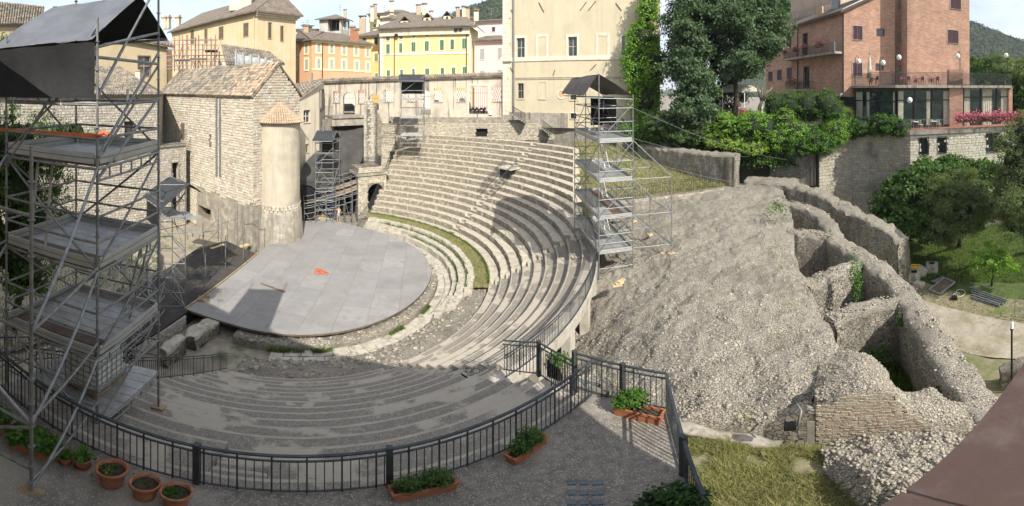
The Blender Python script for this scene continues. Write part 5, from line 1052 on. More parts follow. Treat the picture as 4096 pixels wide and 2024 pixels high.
for z in (3.85, 4.07, 4.28):
    n = 34
    for i in range(n):
        t = 2*math.pi*(i+.5*(z > 4)+random.uniform(-.1, .1))/n; d = Vector((math.cos(t), math.sin(t), 0))
        if d.dot(F2.n) > -.2: ms.append(Matrix.Translation(C_+d*(ra+.01)+UP*z)@basis(Vector((d.y, -d.x, 0)), d).to_4x4()@Matrix.Diagonal((.33*random.uniform(.8, 1.05), .07, .19, 1)))
pieces(ch, 'stone', ms, 'stone', 'church_stone', 120)
m = MB(); m.lathe(C_, [(ra+.3, 11.6), (.05, 13.35)], 24); m.build('apse_roof_bed', 'roof_tile', ch); ms = []
for j in range(8):
    r0 = (ra+.36)*(1-j/8.3); r1 = (ra+.36)*(1-(j+1.1)/8.3); z0, z1 = 11.62+1.75*j/8.3, 11.62+1.75*(j+1.1)/8.3; n = max(6, int(2*math.pi*r0/.27))
    for i in range(n):
        t = 2*math.pi*(i+.5)/n; d = Vector((math.cos(t), math.sin(t), 0))
        if d.dot(F2.n) < -.25: continue
        p = C_+d*r0+UP*z0; qv = C_+d*r1+UP*z1; y = qv-p; x = Vector((-d.y, d.x, 0)); z = x.cross(y).normalized(); z = z if z.z > 0 else -z; w_ = 2*math.pi*r0/n*.86
        mm = Matrix((y.cross(z).normalized()*w_, y*1.1, z*w_)).transposed().to_4x4(); mm.translation = p+z*.02; ms.append(mm)
pieces(ch, 'apse_tile', ms, 'tile', 'clay_tile', 160)
F2.box(mid+1.2, mid+1.3, 7.2, 9.2, 1.6, 1.62, 'slit_window', 'void_dark')
# courtyard wall with balcony between the church and the long house
cw = thing('courtyard_wall', V2(px_corner(690, 44.5), 0), 'rough stone courtyard wall with dark arched doorway left of the church', 'wall'); f = Facade(633, 44, 745, 46, cw)
f.window(None, 'ruin_face', .15, None, 'void_dark', depth=.6, rect=(*f.rect(688, 650, 714, 740)[:2], 1.2, 7.0), name='doorway'); f.wall(0, 8.7, 'wall_mortar', 'wall_core'); f.stones(0, f.L, 0, 8.7, .26, .42, 'grey_stone', 120); f.box(-.1, f.L, 8.7, 8.85, -1.5, .2, 'balcony_slab', 'dark_concrete')
railing('balcony_railing', 'iron balcony railing on the courtyard wall left of the church', [f.pt(0, 8.85, .1), f.pt(f.L, 8.85, .1)], 1.5, .2, second=0, bar=.012)
# ================================================================ long stone house and the plastered houses behind it
lh = thing('stone_house', V2(px_corner(300, 42), 0), 'long grey stone house with wooden windows behind the near scaffold', 'house')
f = Facade(-90, 40, 632, 44, lh)
for px in ((496, 485, 536, 573), (276, 493, 325, 575), (60, 500, 100, 580)): f.window(px, 'grey_stone', .16, None, 'window_glass', 'brown_wood', .3, sill=False)
f.wall(-.1, 14.0, 'wall_mortar', 'front_wall'); f.stones(0, f.L, 0, 14.0, .25, .42, 'grey_stone', 300, proud=.05)
a, b = f.pt(-.2, 14.05, .4), f.pt(f.L+.25, 14.05, .4); c, d = pd(480, 266, 50), pd(-80, 264, 47)
tiles(lh, a, b, c, d, .30, .42, 'roof_tile', 250); b2 = pd(662, 374, 54); slab(lh, 'hip_slope', [b, b2, c], .15, 'far_roof'); f.box(0, f.L+.2, 13.85, 14.0, .3, .42, 'gutter', 'brown_frame'); g2 = Facade(632, 44, 660, 56, lh); g2.wall(0, 13.9, 'wall_mortar', 'side_wall'); tube(lh, 'downpipe', f.pt(f.L+.05, 0, .1), f.pt(f.L+.05, 13.9, .1), .06, 'brown_wood')
chm = pd(556, 300, 48); boxo(lh, 'chimney', chm-UP*.5, (.7, .7, 1.8), 'pale_stucco', rotz(.4)); boxo(lh, 'chimney_cap', chm+UP*.5, (.95, .95, .12), 'clay_tile', rotz(.4))
ph = thing('plastered_house', V2(px_corner(400, 62), 10), 'tan plastered house with boarded windows behind the long stone house', 'house')
f = Facade(-90, 62, 668, 62, ph); zt0, zt1 = f.hit(445, 148)[1], f.hit(668, 186)[1]; sA, sB = f.hit(445, 148)[0], f.L; tf = lambda s: zt0+(zt1-zt0)*(s-sA)/(sB-sA)
for px in ((330, 190, 390, 270), (553, 225, 600, 303), (150, 190, 200, 260)): f.window(px, 'old_wood', .12, None, 'window_glass', 'fresh_ply', .3)
f.wall(9, tf, 'tan_stucco', 'front_wall'); q0, q1, q2, q3 = f.pt(0, tf(0)+.05, .8), f.pt(f.L+1.2, tf(f.L+1)+.05, .8), f.pt(f.L+1.2, tf(f.L)+1.6, -5), f.pt(0, tf(0)+1.6, -5)
tiles(ph, q0, q1, q2, q3, .5, .7, 'roof_tile', 40); g2 = Facade(668, 62, 690, 78, ph); g2.wall(9, zt1, 'tan_stucco', 'side_wall'); tube(ph, 'downpipe', f.pt(f.L, 10, .12), f.pt(f.L, zt1, .12), .07, 'brown_frame')
hh = thing('high_house', V2(px_corner(60, 52), 12), 'house with broad tiled roof showing above the black scaffold sheet', 'house'); f = Facade(-90, 52, 140, 52, hh); zt = f.hit(60, 98)[1]; f.wall(10, zt, 'tan_stucco', 'front_wall')
tiles(hh, f.pt(-.3, zt, .6), f.pt(f.L+.8, zt, .6), pd(178, 26, 57), pd(-90, 0, 57), .34, .45, 'roof_tile', 200)
# palace
pa = thing('old_palace', V2(px_corner(1025, 64), 10), 'tall beige palace with weathered plaster rising above the church roof', 'palace')
f = Facade(688, 88, 1025, 64, pa); g = Facade(1025, 64, 1183, 68, pa); PZ = 26.0
for px in ((763, 122, 776, 175), (818, 116, 830, 170), (876, 107, 894, 156), (974, 93, 994, 146)): f.window(px, 'tan_stucco', .12, 'old_wood', None)
for px in ((1072, 90, 1086, 155), (1121, 104, 1134, 165)): g.window(px, 'tan_stucco', .12, 'old_wood', half=True)
f.wall(9, PZ, 'beige_stucco', 'front_wall'); g.wall(9, PZ, 'beige_stucco', 'side_wall')
for k, (o, h) in enumerate(((.25, .25), (.55, .25), (.85, .2))): g.box(-.1, g.L+o, PZ-.8+.27*k, PZ-.8+.27*k+h, 0, o, 'cornice', 'pale_stucco'); f.box(0, f.L-.0, PZ-.5+.2*k, PZ-.5+.2*k+h*.7, 0, o*.6, 'cornice', 'tan_stucco')
r0, r1 = f.pt(2, 30.2, -7), f.pt(f.L-1, 30.2, -7); slab(pa, 'roof_slope', [f.pt(-1, PZ, .8), f.pt(f.L+.6, PZ, .8), r1, r0], .25, 'far_roof'); slab(pa, 'roof_slope', [g.pt(-.5, PZ-.02, 1), g.pt(g.L+1, PZ-.02, 1), g.pt(g.L+.5, PZ+1.5, -6), r1], .25, 'far_roof')
boxo(pa, 'roof_turret', pd(968, 18, 72), (4.2, 3, 2.4), 'pale_stucco', rotz(.5)); boxo(pa, 'turret_cap', pd(968, 18, 72)+UP*1.3, (4.6, 3.4, .3), 'far_roof', rotz(.5))
tube(pa, 'downpipe', f.pt(f.L-.4, 10, .15), f.pt(f.L-.4, PZ-.6, .15), .09, 'beige_stucco')
for x in (660, 672, 712): boxo(pa, 'chimney', pd(x, 88, 92), (1.1, 1.1, 3), 'pale_stucco', rotz(.3)); boxo(pa, 'chimney_cap', pd(x, 70, 92), (1.5, 1.5, .25), 'clay_tile', rotz(.3))
for px in ((746, 75), (1048, 178), (812, 130)): p = f.hit(*px) if px[0] < 1025 else None
# lower hall roof, red scaffold and netting in front of the palace
hr = thing('hall_roof_building', V2(px_corner(1000, 57), 8), 'lower hall with tiled roof between the palace and the church', 'building'); f = Facade(880, 56, 1140, 56, hr); f.wall(8, 14+4, 'pale_stucco', 'front_wall'); s0 = pd(880, 210, 56); tiles(hr, pd(905, 258, 54), pd(1140, 254, 54), pd(1075, 206, 60), pd(884, 176, 60), .42, .6, 'roof_tile', 120)
rs = thing('red_scaffold', V2(px_corner(780, 55), 12), 'red and grey tubular scaffold in front of the beige palace', 'scaffold')
for i, x in enumerate(range(668, 892, 16)):
    for d in (54, 57):
        yt = 205 if x < 690 or x > 860 else random.choice((140, 150, 165, 175)); p = pd(x+random.uniform(-3, 3), 285, d); q_ = pd(x, yt, d); q_.x, q_.y = p.x, p.y; tube(rs, 'standard', p, q_, .05, 'red_steel')
for y in (160, 178, 200, 222, 238, 245, 262, 276):
    for d in (54, 57):
        x0 = 690 if y < 200 else 664; x1 = 870 if y < 220 else 940; a = pd(x0, y, d); b = pd(x1, y+random.uniform(-3, 3), d); tube(rs, 'ledger', a, b, .045, 'steel')
for k in range(34): x = random.uniform(672, 880); y = random.choice((180, 210, 240, 265)); d = random.choice((54, 57)); tube(rs, 'brace', pd(x, y+22, d), pd(x+random.choice((-14, 14, 10)), y-20, d), .04, random.choice(('steel', 'red_steel')))
for x0, x1, y in ((700, 760, 236), (760, 830, 232), (820, 870, 200)): a, b = pd(x0, y, 54), pd(x1, y, 54); c, d = pd(x1, y, 57), pd(x0, y, 57); c.z = d.z = a.z; b.z = a.z; slab(rs, 'deck_plank', [a, b, c, d], .06, 'old_wood')
ns = thing('debris_netting', V2(px_corner(1015, 53), 14), 'pale debris netting hung between posts above the church roof', 'netting'); xs_ = (943, 972, 1003, 1035, 1063, 1088)
for i, x in enumerate(xs_):
    yt = 205+i*6; a, b = pd(x, 270, 52.5), pd(x, yt, 52.5); tube(ns, 'post', a, b, .16, 'netting')
    if i: tarp_quad(ns, 'net_panel', pd(xs_[i-1], yt+4, 52.6), pd(x, yt+8, 52.6), pd(x, 270, 52.6), pd(xs_[i-1], 270, 52.6), 'netting', 6, 4, .3)
# ================================================================ white house, underpass and canvas beside the arcade
wh = thing('white_house', V2(px_corner(1240, 48), 0), 'narrow pale house with arched window beside the arcade', 'house'); f = Facade(1200, 47, 1277, 50, wh); z0, z1 = f.hit(1200, 392)[1], f.hit(1277, 329)[1]
f.window((1213, 440, 1240, 490), 'pale_stucco', .1, None, 'window_glass', 'white_stucco', .25); f.window((1222, 575, 1234, 610), 'pale_stucco', .05, 'old_wood', half=True)
f.wall(0, lambda s: z0+(z1-z0)*s/f.L, 'pale_stucco', 'front_wall'); g = Facade(1277, 50, 1296, 60, wh); g.window((1279, 360, 1296, 440), 'dark_frame', .08, None, 'window_glass'); g.wall(0, z1, 'pale_stucco', 'side_wall')
tiles(wh, pd(1186, 397, 46.4), pd(1164, 340, 58), pd(1268, 322, 61), pd(1286, 325, 49.6), .42, .5, 'roof_tile', 200); boxo(wh, 'chimney', pd(1243, 320, 56), (.5, .5, 1.8), 'clay_tile')
# arcade wall
ar = thing('arcade_wall', V2(px_corner(1700, 59), 10.8), 'long stained arcade wall with barred arches and windows above the seating', 'wall')
f = Facade(1278, 62, 2045, 57.5, ar); z0, z1 = f.hit(1290, 327)[1], f.hit(2040, 300)[1]; tf = lambda s: z0+(z1-z0)*s/f.L
def grille(f, px, par, nv, nh, diamond=False, off=-.25, mt='iron', r=.022):
    a, b, l, t = f.rect(*px); g = tag(link('grille', None, par, Matrix.Translation(f.pt(a, l, off))))
    if diamond:
        n = 4; w, h = b-a, t-l
        for k in range(-n, n+1):
            for s in (1, -1):
                pts = []
                for u in np.linspace(0, 1, 25):
                    v = s*(u*1.6*1.0)+(k/n*1.6 if s > 0 else k/n*1.6+1.6*0+0)
                    pts.append((u, v if s > 0 else -v*0+(k/n*1.6-u*1.6)+1))
                ins = [(u, v) for u, v in pts if 0 <= v <= 1]
                if len(ins) > 1: p, q_ = ins[0], ins[-1]; tube(g, 'bar', f.pt(a+w*p[0], l+h*p[1], off), f.pt(a+w*q_[0], l+h*q_[1], off), r, mt)
    else:
        for k in range(nv): s = a+(b-a)*(k+.5)/nv; tube(g, 'bar', f.pt(s, l, off), f.pt(s, t, off), r, mt)
        for k in range(nh): z = l+(t-l)*(k+.5)/nh; tube(g, 'bar', f.pt(a, z, off), f.pt(b, z, off), r, mt)
def arch(f, px, par, mt, depth, rise=.85):
    a, b, l, t = f.rect(*px); c = (a+b)/2; rr = (b-a)/2; zs = t-rr*rise; m = MB(); n = 14
    A = [(c-rr*math.cos(math.pi*k/n), zs+rr*rise*math.sin(math.pi*k/n)) for k in range(n+1)]
    for k in range(n):
        (x0, y0), (x1, y1) = A[k], A[k+1]; m.poly([f.pt(x0, y0, .003), f.pt(x1, y1, .003), f.pt(x1, t, .003), f.pt(x0, t, .003)]); m.poly([f.pt(x0, y0, .003), f.pt(x0, y0, -depth), f.pt(x1, y1, -depth), f.pt(x1, y1, .003)])
    m.build('arch_head', mt, par)
AW = [(1333, 364, 1356, 410), (1433, 361, 1458, 413), (1539, 359, 1570, 407), (1632, 364, 1659, 405), (1737, 353, 1769, 407), (1828, 351, 1862, 407), (1970, 349, 2006, 406)]; AA = [(1372, 369, 1419, 464), (1476, 377, 1515, 440), (1683, 362, 1723, 459), (1876, 344, 1952, 456)]
for px in AW: a, b, l, t = f.rect(*px); f.holes.append((a, b, l, t, .55)); f.box(a-.1, b+.1, l-.12, l, -.5, .08, 'window_sill', 'concrete'); grille(f, px, ar, 4, 4, True)
for px in AA: a, b, l, t = f.rect(*px); f.holes.append((a, b, l, t, .55)); arch(f, px, ar, 'arcade_stucco', .55); grille(f, px, ar, 9, 2, False, -.4)
f.wall(9.6, tf, 'arcade_stucco', 'front_wall', thick=.55)
big = AA[3]; a, b, l, t = f.rect(1868, 334, 1960, 462)
for s0, s1, y0, y1 in ((a, a+.3, l, t), (b-.3, b, l, t), (a+.3, b-.3, t-.3, t)): f.box(s0, s1, y0, y1, 0, .07, 'arch_surround', 'pale_stucco')
f.box(f.hit(1560, 470)[0], f.L, 10.35, 10.9, .02, .5, 'base_ledge', 'dark_concrete')
tiles(ar, f.pt(-.5, z0-.05, .45), f.pt(f.L+.2, z1-.05, .45), f.pt(f.L+.2, z1+.4, -.35), f.pt(-.5, z0+.4, -.35), .34, .34, 'roof_tile', 250)
tube(ar, 'downpipe', f.pt(f.hit(2017, 400)[0], 10.9, .1), f.pt(f.hit(2017, 400)[0], tf(f.L)-.2, .1), .06, 'concrete')
boxo(ar, 'wall_lamp', f.pt(f.hit(1962, 452)[0], f.hit(1962, 452)[1], .15), (.5, .2, .4), 'white_plastic', basis(f.u, f.n))
# bridge and side walls below its end
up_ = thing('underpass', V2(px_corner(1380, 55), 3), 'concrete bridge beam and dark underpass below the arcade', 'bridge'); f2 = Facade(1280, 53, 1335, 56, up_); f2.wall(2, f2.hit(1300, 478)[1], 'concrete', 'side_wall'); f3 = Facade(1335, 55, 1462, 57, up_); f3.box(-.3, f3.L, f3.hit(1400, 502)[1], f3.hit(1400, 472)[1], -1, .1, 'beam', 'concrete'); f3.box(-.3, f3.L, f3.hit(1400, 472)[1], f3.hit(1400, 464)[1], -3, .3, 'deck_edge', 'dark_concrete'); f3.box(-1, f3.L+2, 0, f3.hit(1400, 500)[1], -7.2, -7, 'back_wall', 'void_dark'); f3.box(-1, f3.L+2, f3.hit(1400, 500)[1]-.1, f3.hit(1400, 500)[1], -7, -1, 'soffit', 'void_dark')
railing('bridge_railing', 'light railing with flower pots on the bridge left of the arcade', [f2.pt(0, f2.hit(1300, 478)[1], 0), f2.pt(f2.L, f2.hit(1300, 478)[1], 0)], 1.6, .2, second=0, bar=.012, mt='steel')
cv = [[pd(1335, 518, 56), pd(1375, 516, 57), pd(1415, 514, 57), pd(1460, 512, 57)], [pd(1282, 590, 50.7), pd(1335, 592, 51), pd(1390, 598, 52), pd(1458, 585, 54)], [pd(1225, 645, 47.2), pd(1285, 660, 48.0), pd(1350, 678, 49.7), pd(1442, 650, 52)], [pd(1196, 708, 45.2), pd(1250, 715, 45.8), pd(1310, 735, 47.2), pd(1375, 735, 50.2)], [pd(1194, 735, 45.0), pd(1240, 745, 45.4), pd(1285, 765, 46.2), pd(1330, 772, 48.2)]]
o, G = patch('canvas_cover', [[tuple(p) for p in r] for r in cv], 40, 40, .10, .6, None, 'canvas_grey', px=False); tag(o, 'big dark grey canvas stretched down from the underpass over the staging', 'canvas')
ed_ = [Vector(p) for p in G[-1]]+[Vector(p) for p in G[::-1, -1]]; m = MB()
for p, q in zip(ed_, ed_[1:]): m.poly([p+Vector((0, .4, -.1)), q+Vector((0, .4, -.1)), V2(q, .1)+Vector((0, 1.2, 0)), V2(p, .1)+Vector((0, 1.2, 0))])
m.build('under_canvas_shade', 'tarp_black', o)  # black sheet added below the canvas edge to stand for the shade beneath
# white ruined pillar at the far end of the tiers with its vaulted passage
pi = thing('ruined_pillar', V2(px_corner(1490, 52), 3), 'tall pale ruined masonry pillar at the end of the far tiers', 'ruin'); f = Facade(1455, 51, 1495, 50.5, pi); g = Facade(1495, 50.5, 1530, 56, pi)
tp = lambda s: f.hit(1470, 402)[1]+.35*math.sin(s*3); f.wall(3.5, tp, 'ruin_face', 'front_wall', thick=1.5); f.stones(0, f.L, 6.2, 13.3, .26, .5, 'white_block', 120, mask=lambda a, z: z < tp(a), proud=.08); tg = lambda s: 13.0-.5*s+.4*math.sin(s*2.2); g.wall(3.5, tg, 'ruin_face', 'side_wall', thick=1); g.stones(0, g.L, 6.2, 13, .22, .4, 'white_block', 150, mask=lambda a, z: z < tg(a), proud=.09)
vp = thing('vaulted_passage', V2(px_corner(1480, 47), .5), 'ruined vaulted side passage below the pillar beside the far tiers', 'ruin'); f = Facade(1432, 47.5, 1545, 49, vp); hol = (1472, 735, 1533, 880); a, b, l, t = f.rect(*hol); f.holes.append((a, b, .2, t, 3)); arch(f, hol, vp, 'ruin_face', 1.2, .9); zt = f.hit(1490, 700)[1]
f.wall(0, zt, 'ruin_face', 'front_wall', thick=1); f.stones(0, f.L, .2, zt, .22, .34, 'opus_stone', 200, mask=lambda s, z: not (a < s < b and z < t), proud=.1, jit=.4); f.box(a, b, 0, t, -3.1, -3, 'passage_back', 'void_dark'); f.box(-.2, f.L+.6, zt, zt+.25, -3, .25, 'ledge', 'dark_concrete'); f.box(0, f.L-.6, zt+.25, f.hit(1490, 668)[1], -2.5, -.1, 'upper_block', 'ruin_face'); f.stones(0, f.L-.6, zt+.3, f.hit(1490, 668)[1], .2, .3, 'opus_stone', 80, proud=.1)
zz = f.hit(1490, 668)[1]; railing('landing_railing', 'iron railing on the ruined landing beside the pillar', [f.pt(.6, zz, -.3), f.pt(f.L-.7, zz, -.3), f.pt(f.L-.5, zz, -2)], 1.1, .18, second=0, bar=.012)
up2 = thing('upper_ruin', V2(px_corner(1570, 55), 7), 'rubble wall with small dark openings behind the pillar', 'ruin'); f = Facade(1525, 55, 1625, 56, up2); f.window((1558, 607, 1580, 650), 'ruin_face', 0, None, 'void_dark', depth=.8, name='opening'); f.wall(3, f.hit(1570, 495)[1], 'ruin_face', 'wall_core', thick=1); f.stones(0, f.L, 4, f.hit(1570, 500)[1], .22, .3, 'opus_stone', 200, proud=.09, jit=.4)
railing('upper_railing', 'iron railing before the rubble wall behind the pillar', [pd(1526, 553, 54), pd(1592, 553, 54.2)], 1.5, .2, second=0, bar=.014)
railing('stair_railing', 'iron stair railing climbing beside the far end of the tiers', [pol(RK(0)-3.2, 88.3, .7)]+[pol(RK(k)+.3, 88.2, ZK(k)) for k in range(0, 15)], 1.0, .2, second=.0, bar=.011)
for side in (-1, 1): railing('aisle_railing', 'iron railing on the '+('far' if side > 0 else 'near')+' side of the aisle opening in the far tiers', [pol(RK(k)+.1, 45.6+side*2.3, ZK(k)) for k in range(6, 12)], 1.05, .2, 'aisle railings', second=.15, bar=.011)
vo = thing('vomitory_opening', pol(RK(10), 45.6, ZK(9)), 'dark stair opening between the aisle railings in the far tiers', 'stair opening'); boxo(vo, 'opening', pol(RK(10)+.4, 45.6, ZK(10)+.15), (1.2, 1.5, .8), 'void_dark', rotz(R(45))); boxo(vo, 'lintel', pol(RK(10)+.5, 45.6, ZK(10)+.62), (1.7, 2.2, .15), 'white_block', rotz(R(45)))  # solid black block stands in for the unlit stairwell
# ================================================================ raised street level behind the arcade
f = Facade(1278, 62, 2045, 57.5); m = MB(); tp_ = [f.pt(-1, 10.9, -.5), f.pt(f.L, 10.9, -.5), V2(px_corner(2560, 51.5), 10.5), V2(px_corner(2800, 49), 10.5), V2(px_corner(3150, 48.5), 10.5), V2(px_corner(3330, 52.5), 10.5), V2(px_corner(3640, 47), 10.5), V2((120, 40), 10.5), V2((120, 200), 10.9), V2((-120, 200), 10.9), V2((-60, 90), 10.9)]; m.poly(tp_)
for i in range(len(tp_)): a, b = tp_[i], tp_[(i+1) % len(tp_)]; m.poly([a, b, V2(b, -1), V2(a, -1)])
tag(m.build('raised_ground', 'dark_concrete'), kind='structure')
# ================================================================ town houses
def house(name, label, cat='house'): return thing(name, (0, 0, 0), label, cat)
def simple_house(label, x0, d0, x1, d1, y0, y1, wallm, wins=(), shut=None, roof=None, fr='trim_stone', fw=.2, z0=10, name='town_house', side=None, pane=None, rise=2., over=.7, back=8):
    t = thing(name, V2(px_corner((x0+x1)/2, (d0+d1)/2), z0), label, 'house'); f = Facade(x0, d0, x1, d1, t); za, zb = f.hit(x0, y0)[1], f.hit(x1, y1)[1]; zt = (za+zb)/2
    for px in wins: f.window(px, fr, fw, shut, pane if not shut else None)
    f.wall(z0, zt, wallm, 'front_wall'); s = None
    if side: s = Facade(x1, d1, side[0], side[1], t); s.wall(z0, zt, wallm, 'side_wall')
    r0, r1 = f.pt(1.5, zt+rise, -back), f.pt(f.L-1.5, zt+rise, -back); slab(t, 'roof_slope', [f.pt(-over, zt, over), f.pt(f.L+over, zt, over), r1, r0], .22, 'far_roof')
    if s: e = s.pt(s.L+over, zt, over); slab(t, 'roof_slope', [f.pt(f.L+over, zt-.01, over), e, r1+s.u*max(0, s.L-3), r1], .22, 'far_roof')
    f.box(-.2, f.L+.2, zt-.45, zt-.2, 0, over*.6, 'cornice', fr); return t, f, s, zt
def Z2(X, Y): return 1150+X/3.537, Y/3.537
def R2(x0, y0, x1, y1): return (*Z2(x0, y0), *Z2(x1, y1))
ow = [R2(*q) for q in ((420, 620, 465, 740), (603, 632, 645, 750), (778, 650, 822, 768), (953, 672, 992, 785), (1115, 692, 1152, 800), (420, 838, 465, 975), (603, 845, 645, 980), (778, 858, 822, 988), (958, 875, 1000, 1000), (1118, 890, 1153, 1012))]
t, f, s, zt = simple_house('orange plastered house with grey shutters, bending round the street corner', 1247, 70, 1485, 78, 153, 181, 'orange_stucco', ow, 'grey_shutter', fr='lemon_stucco', fw=.38, rise=2.6, name='orange_house')
f.box(.02, f.L-.02, 10, 13.8, 0, .12, 'ground_floor', 'white_stucco'); f.box(0, f.L, f.hit(1370, 281)[1]-.15, f.hit(1370, 281)[1]+.15, 0, .08, 'string_course', 'lemon_stucco'); g = Facade(1172, 75, 1247, 70, t)
for q in ((250, 632, 287, 755), (250, 845, 290, 985), (105, 655, 140, 780), (100, 860, 130, 985)): g.window(R2(*q), 'lemon_stucco', .38, 'grey_shutter', None)
g.wall(10, zt, 'orange_stucco', 'side_wall'); slab(t, 'roof_slope', [g.pt(-.5, zt-.01, .7), g.pt(g.L+.5, zt-.01, .7), f.pt(1.5, zt+2.6, -8), g.pt(0, zt+2.6, -8)], .22, 'far_roof'); tube(t, 'downpipe', f.pt(f.hit(1288, 250)[0], 11, .15), f.pt(f.hit(1288, 250)[0], zt-.3, .15), .1, 'brown_frame')
for x, y in ((1225, 120), (1410, 125), (1425, 135)): p = pd(x, y+14, 76); boxo(t, 'chimney', p, (1.0, .9, 2.4), 'old_terracotta' if x > 1400 else 'clay_tile', rotz(.4)); boxo(t, 'chimney_cap', p+UP*1.4, (1.3, 1.2, .3), 'roof_tile', rotz(.4))
sgn = thing('theatre_sign', g.pt(1.2, 14, 0), 'vertical black shop sign with white letters on the orange house', 'sign'); g.pbox(1180, 240, 1188, 325, .9, 1.0, 'sign_board', 'sign_black', sgn); g.pbox(1178, 316, 1194, 328, .9, 1.0, 'sign_board', 'sign_black', sgn)
LET = {'T': ['111', '010', '010', '010', '010'], 'E': ['111', '100', '110', '100', '111'], 'A': ['010', '101', '111', '101', '101'], 'R': ['110', '101', '110', '101', '101'], 'O': ['111', '101', '101', '101', '111'], 'M': ['101', '111', '111', '101', '101'], 'N': ['101', '111', '111', '111', '101'], 'I': ['1', '1', '1', '1', '1'], '1': ['1', '1', '1', '1', '1'], 'B': ['110', '101', '110', '101', '110'], 'K': ['101', '101', '110', '101', '101'], 'S': ['111', '100', '111', '001', '111'], ' ': ['0', '0', '0', '0', '0'], '.': ['0', '0', '0', '0', '1']}
def letters(parent, text, o, ux, uy, n, s, mt, vertical=False):
    """raised strokes on a dot grid, o top left of the line"""
    x = 0; y = 0
    for chh in text:
        gl = LET.get(chh, LET['I']); m = MB()
        for r_, row in enumerate(gl):
            k = 0
            while k < len(row):
                if row[k] == '1':
                    e = k
                    while e+1 < len(row) and row[e+1] == '1': e += 1
                    p = o+ux*((x+(k+e+1)/2)*s)-uy*((y+r_+.5)*s); m.box(p, ((e-k+1)*s, .012, s*1.02), basis(ux, n)); k = e
                k += 1
        if m.v: m.build('letter', mt, parent)
        if vertical: y += 6
        else: x += len(gl[0])+1
a, b, l, t_ = g.rect(1180, 240, 1188, 325); letters(sgn, 'KANAST', g.pt(a+.06, t_-.15, 1.02), g.u, UP, g.n, .135, 'white_plastic', True); a, b, l, t_ = g.rect(1178, 316, 1194, 328); letters(sgn, 'RAE', g.pt(a+.08, t_-.06, 1.02), g.u, UP, g.n, .085, 'white_plastic')
t, f, s, zt = simple_house('narrow amber house with olive shutters between the orange and yellow houses', 1436, 87, 1524, 85, 143, 140, 'amber_stucco', [R2(1232, 757, 1280, 870), R2(1240, 1035, 1282, 1085)], 'olive_shutter', rise=2.4, fw=.25, back=9)
f.window(R2(1228, 525, 1275, 632), 'trim_stone', .1, None, 'window_glass', hole=False, proud=.02, depth=-.02); f.window(R2(1068, 530, 1110, 595), 'olive_shutter', .1, None, 'window_glass', hole=False, proud=.02, depth=-.02)
yw = [(1545, 177, 1559, 215), (1597, 173, 1609, 211), (1646, 169, 1662, 207), (1699, 165, 1715, 204), (1760, 160, 1775, 201), (1802, 158, 1816, 198), (1849, 154, 1867, 195), (1547, 281, 1560, 307), (1601, 278, 1612, 305), (1649, 275, 1659, 302), (1701, 274, 1717, 300), (1763, 272, 1776, 297), (1807, 270, 1821, 297), (1851, 267, 1866, 294)]
t, f, s, zt = simple_house('long yellow palace with green shutters and round attic windows', 1520, 82, 1880, 78, 124, 95, 'yellow_stucco', yw, 'green_shutter', rise=3.0, fw=.26, side=(1912, 86), name='yellow_palace', over=1.3, back=8)
f.box(0, f.L, zt-1.5, zt-.3, 0, .5, 'cornice', 'pale_stucco'); f.box(.02, f.L-.02, 10, 14.2, 0, .12, 'ground_floor', 'white_stucco'); z = f.hit(1700, 214)[1]; f.box(0, f.L, z-.2, z+.2, 0, .09, 'string_course', 'trim_stone')
for x0, x1 in ((1520, 1533), (1877, 1880)): a, b = f.hit(x0, 200)[0], f.hit(x1, 200)[0]; f.box(a, b+.01, 10, zt-1.5, 0, .1, 'quoin', 'trim_stone')
s.box(0, 1.4, 10, zt-1, 0, .1, 'quoin', 'trim_stone')
for i, (x, y) in enumerate(((1552, 153), (1605, 147), (1655, 142), (1707, 138), (1768, 134), (1808, 132), (1858, 128))):
    a, z = f.hit(x, y); m = MB(); n = 16; c = f.pt(a, z, .06)
    for k in range(n):
        t0, t1 = 2*math.pi*k/n, 2*math.pi*(k+1)/n; P = lambda r, tt, o: f.pt(a+r*math.cos(tt), z+r*math.sin(tt), o)
        m.poly([P(.46, t0, .08), P(.60, t0, .08), P(.60, t1, .08), P(.46, t1, .08)]); m.poly([P(.60, t0, .08), P(.60, t0, 0), P(.60, t1, 0), P(.60, t1, .08)])
    w_ = m.build('round_window', 'trim_stone', t); m = MB(); m.poly([f.pt(a+.47*math.cos(2*math.pi*k/n), z+.47*math.sin(2*math.pi*k/n), .03) for k in range(n)]); m.build('pane', 'window_glass' if i != 5 else 'pale_stucco', w_)
for x in (1578, 1866): a = f.hit(x, 150)[0]; tube(t, 'downpipe', f.pt(a, 11, .15), f.pt(a, zt-.6, .15), .09, 'brown_frame')
for x, y in ((1588, 142), (1825, 121), (1843, 119)): a, z = f.hit(x, y); boxo(t, 'floodlight', f.pt(a, z, .5), (.7, .5, .5), 'black_pole', basis(f.u, f.n))
for x0, x1, y0, y1 in ((1602, 1636, 84, 104), (1694, 1724, 71, 97), (1774, 1803, 64, 90)):
    q = Facade(x0, 84.5, x1, 84, t); za, zb = q.hit((x0+x1)/2, y1)[1], q.hit((x0+x1)/2, y0)[1]; q.wall(za-1.5, lambda s_: zb+.9*(1-abs(2*s_/q.L-1)), 'lemon_stucco', 'dormer', thick=2.5); q.box(q.L*.33, q.L*.67, za+.1, zb-.1, 0, .06, 'dormer_window', 'window_glass')
    for e in (0, 1): slab(t, 'dormer_roof', [q.pt(-.3 if e == 0 else q.L+.3, zb-.15, .3), q.pt(q.L/2, zb+1.0, .3), q.pt(q.L/2, zb+1.0, -3), q.pt(-.3 if e == 0 else q.L+.3, zb-.15, -3)], .1, 'far_roof')
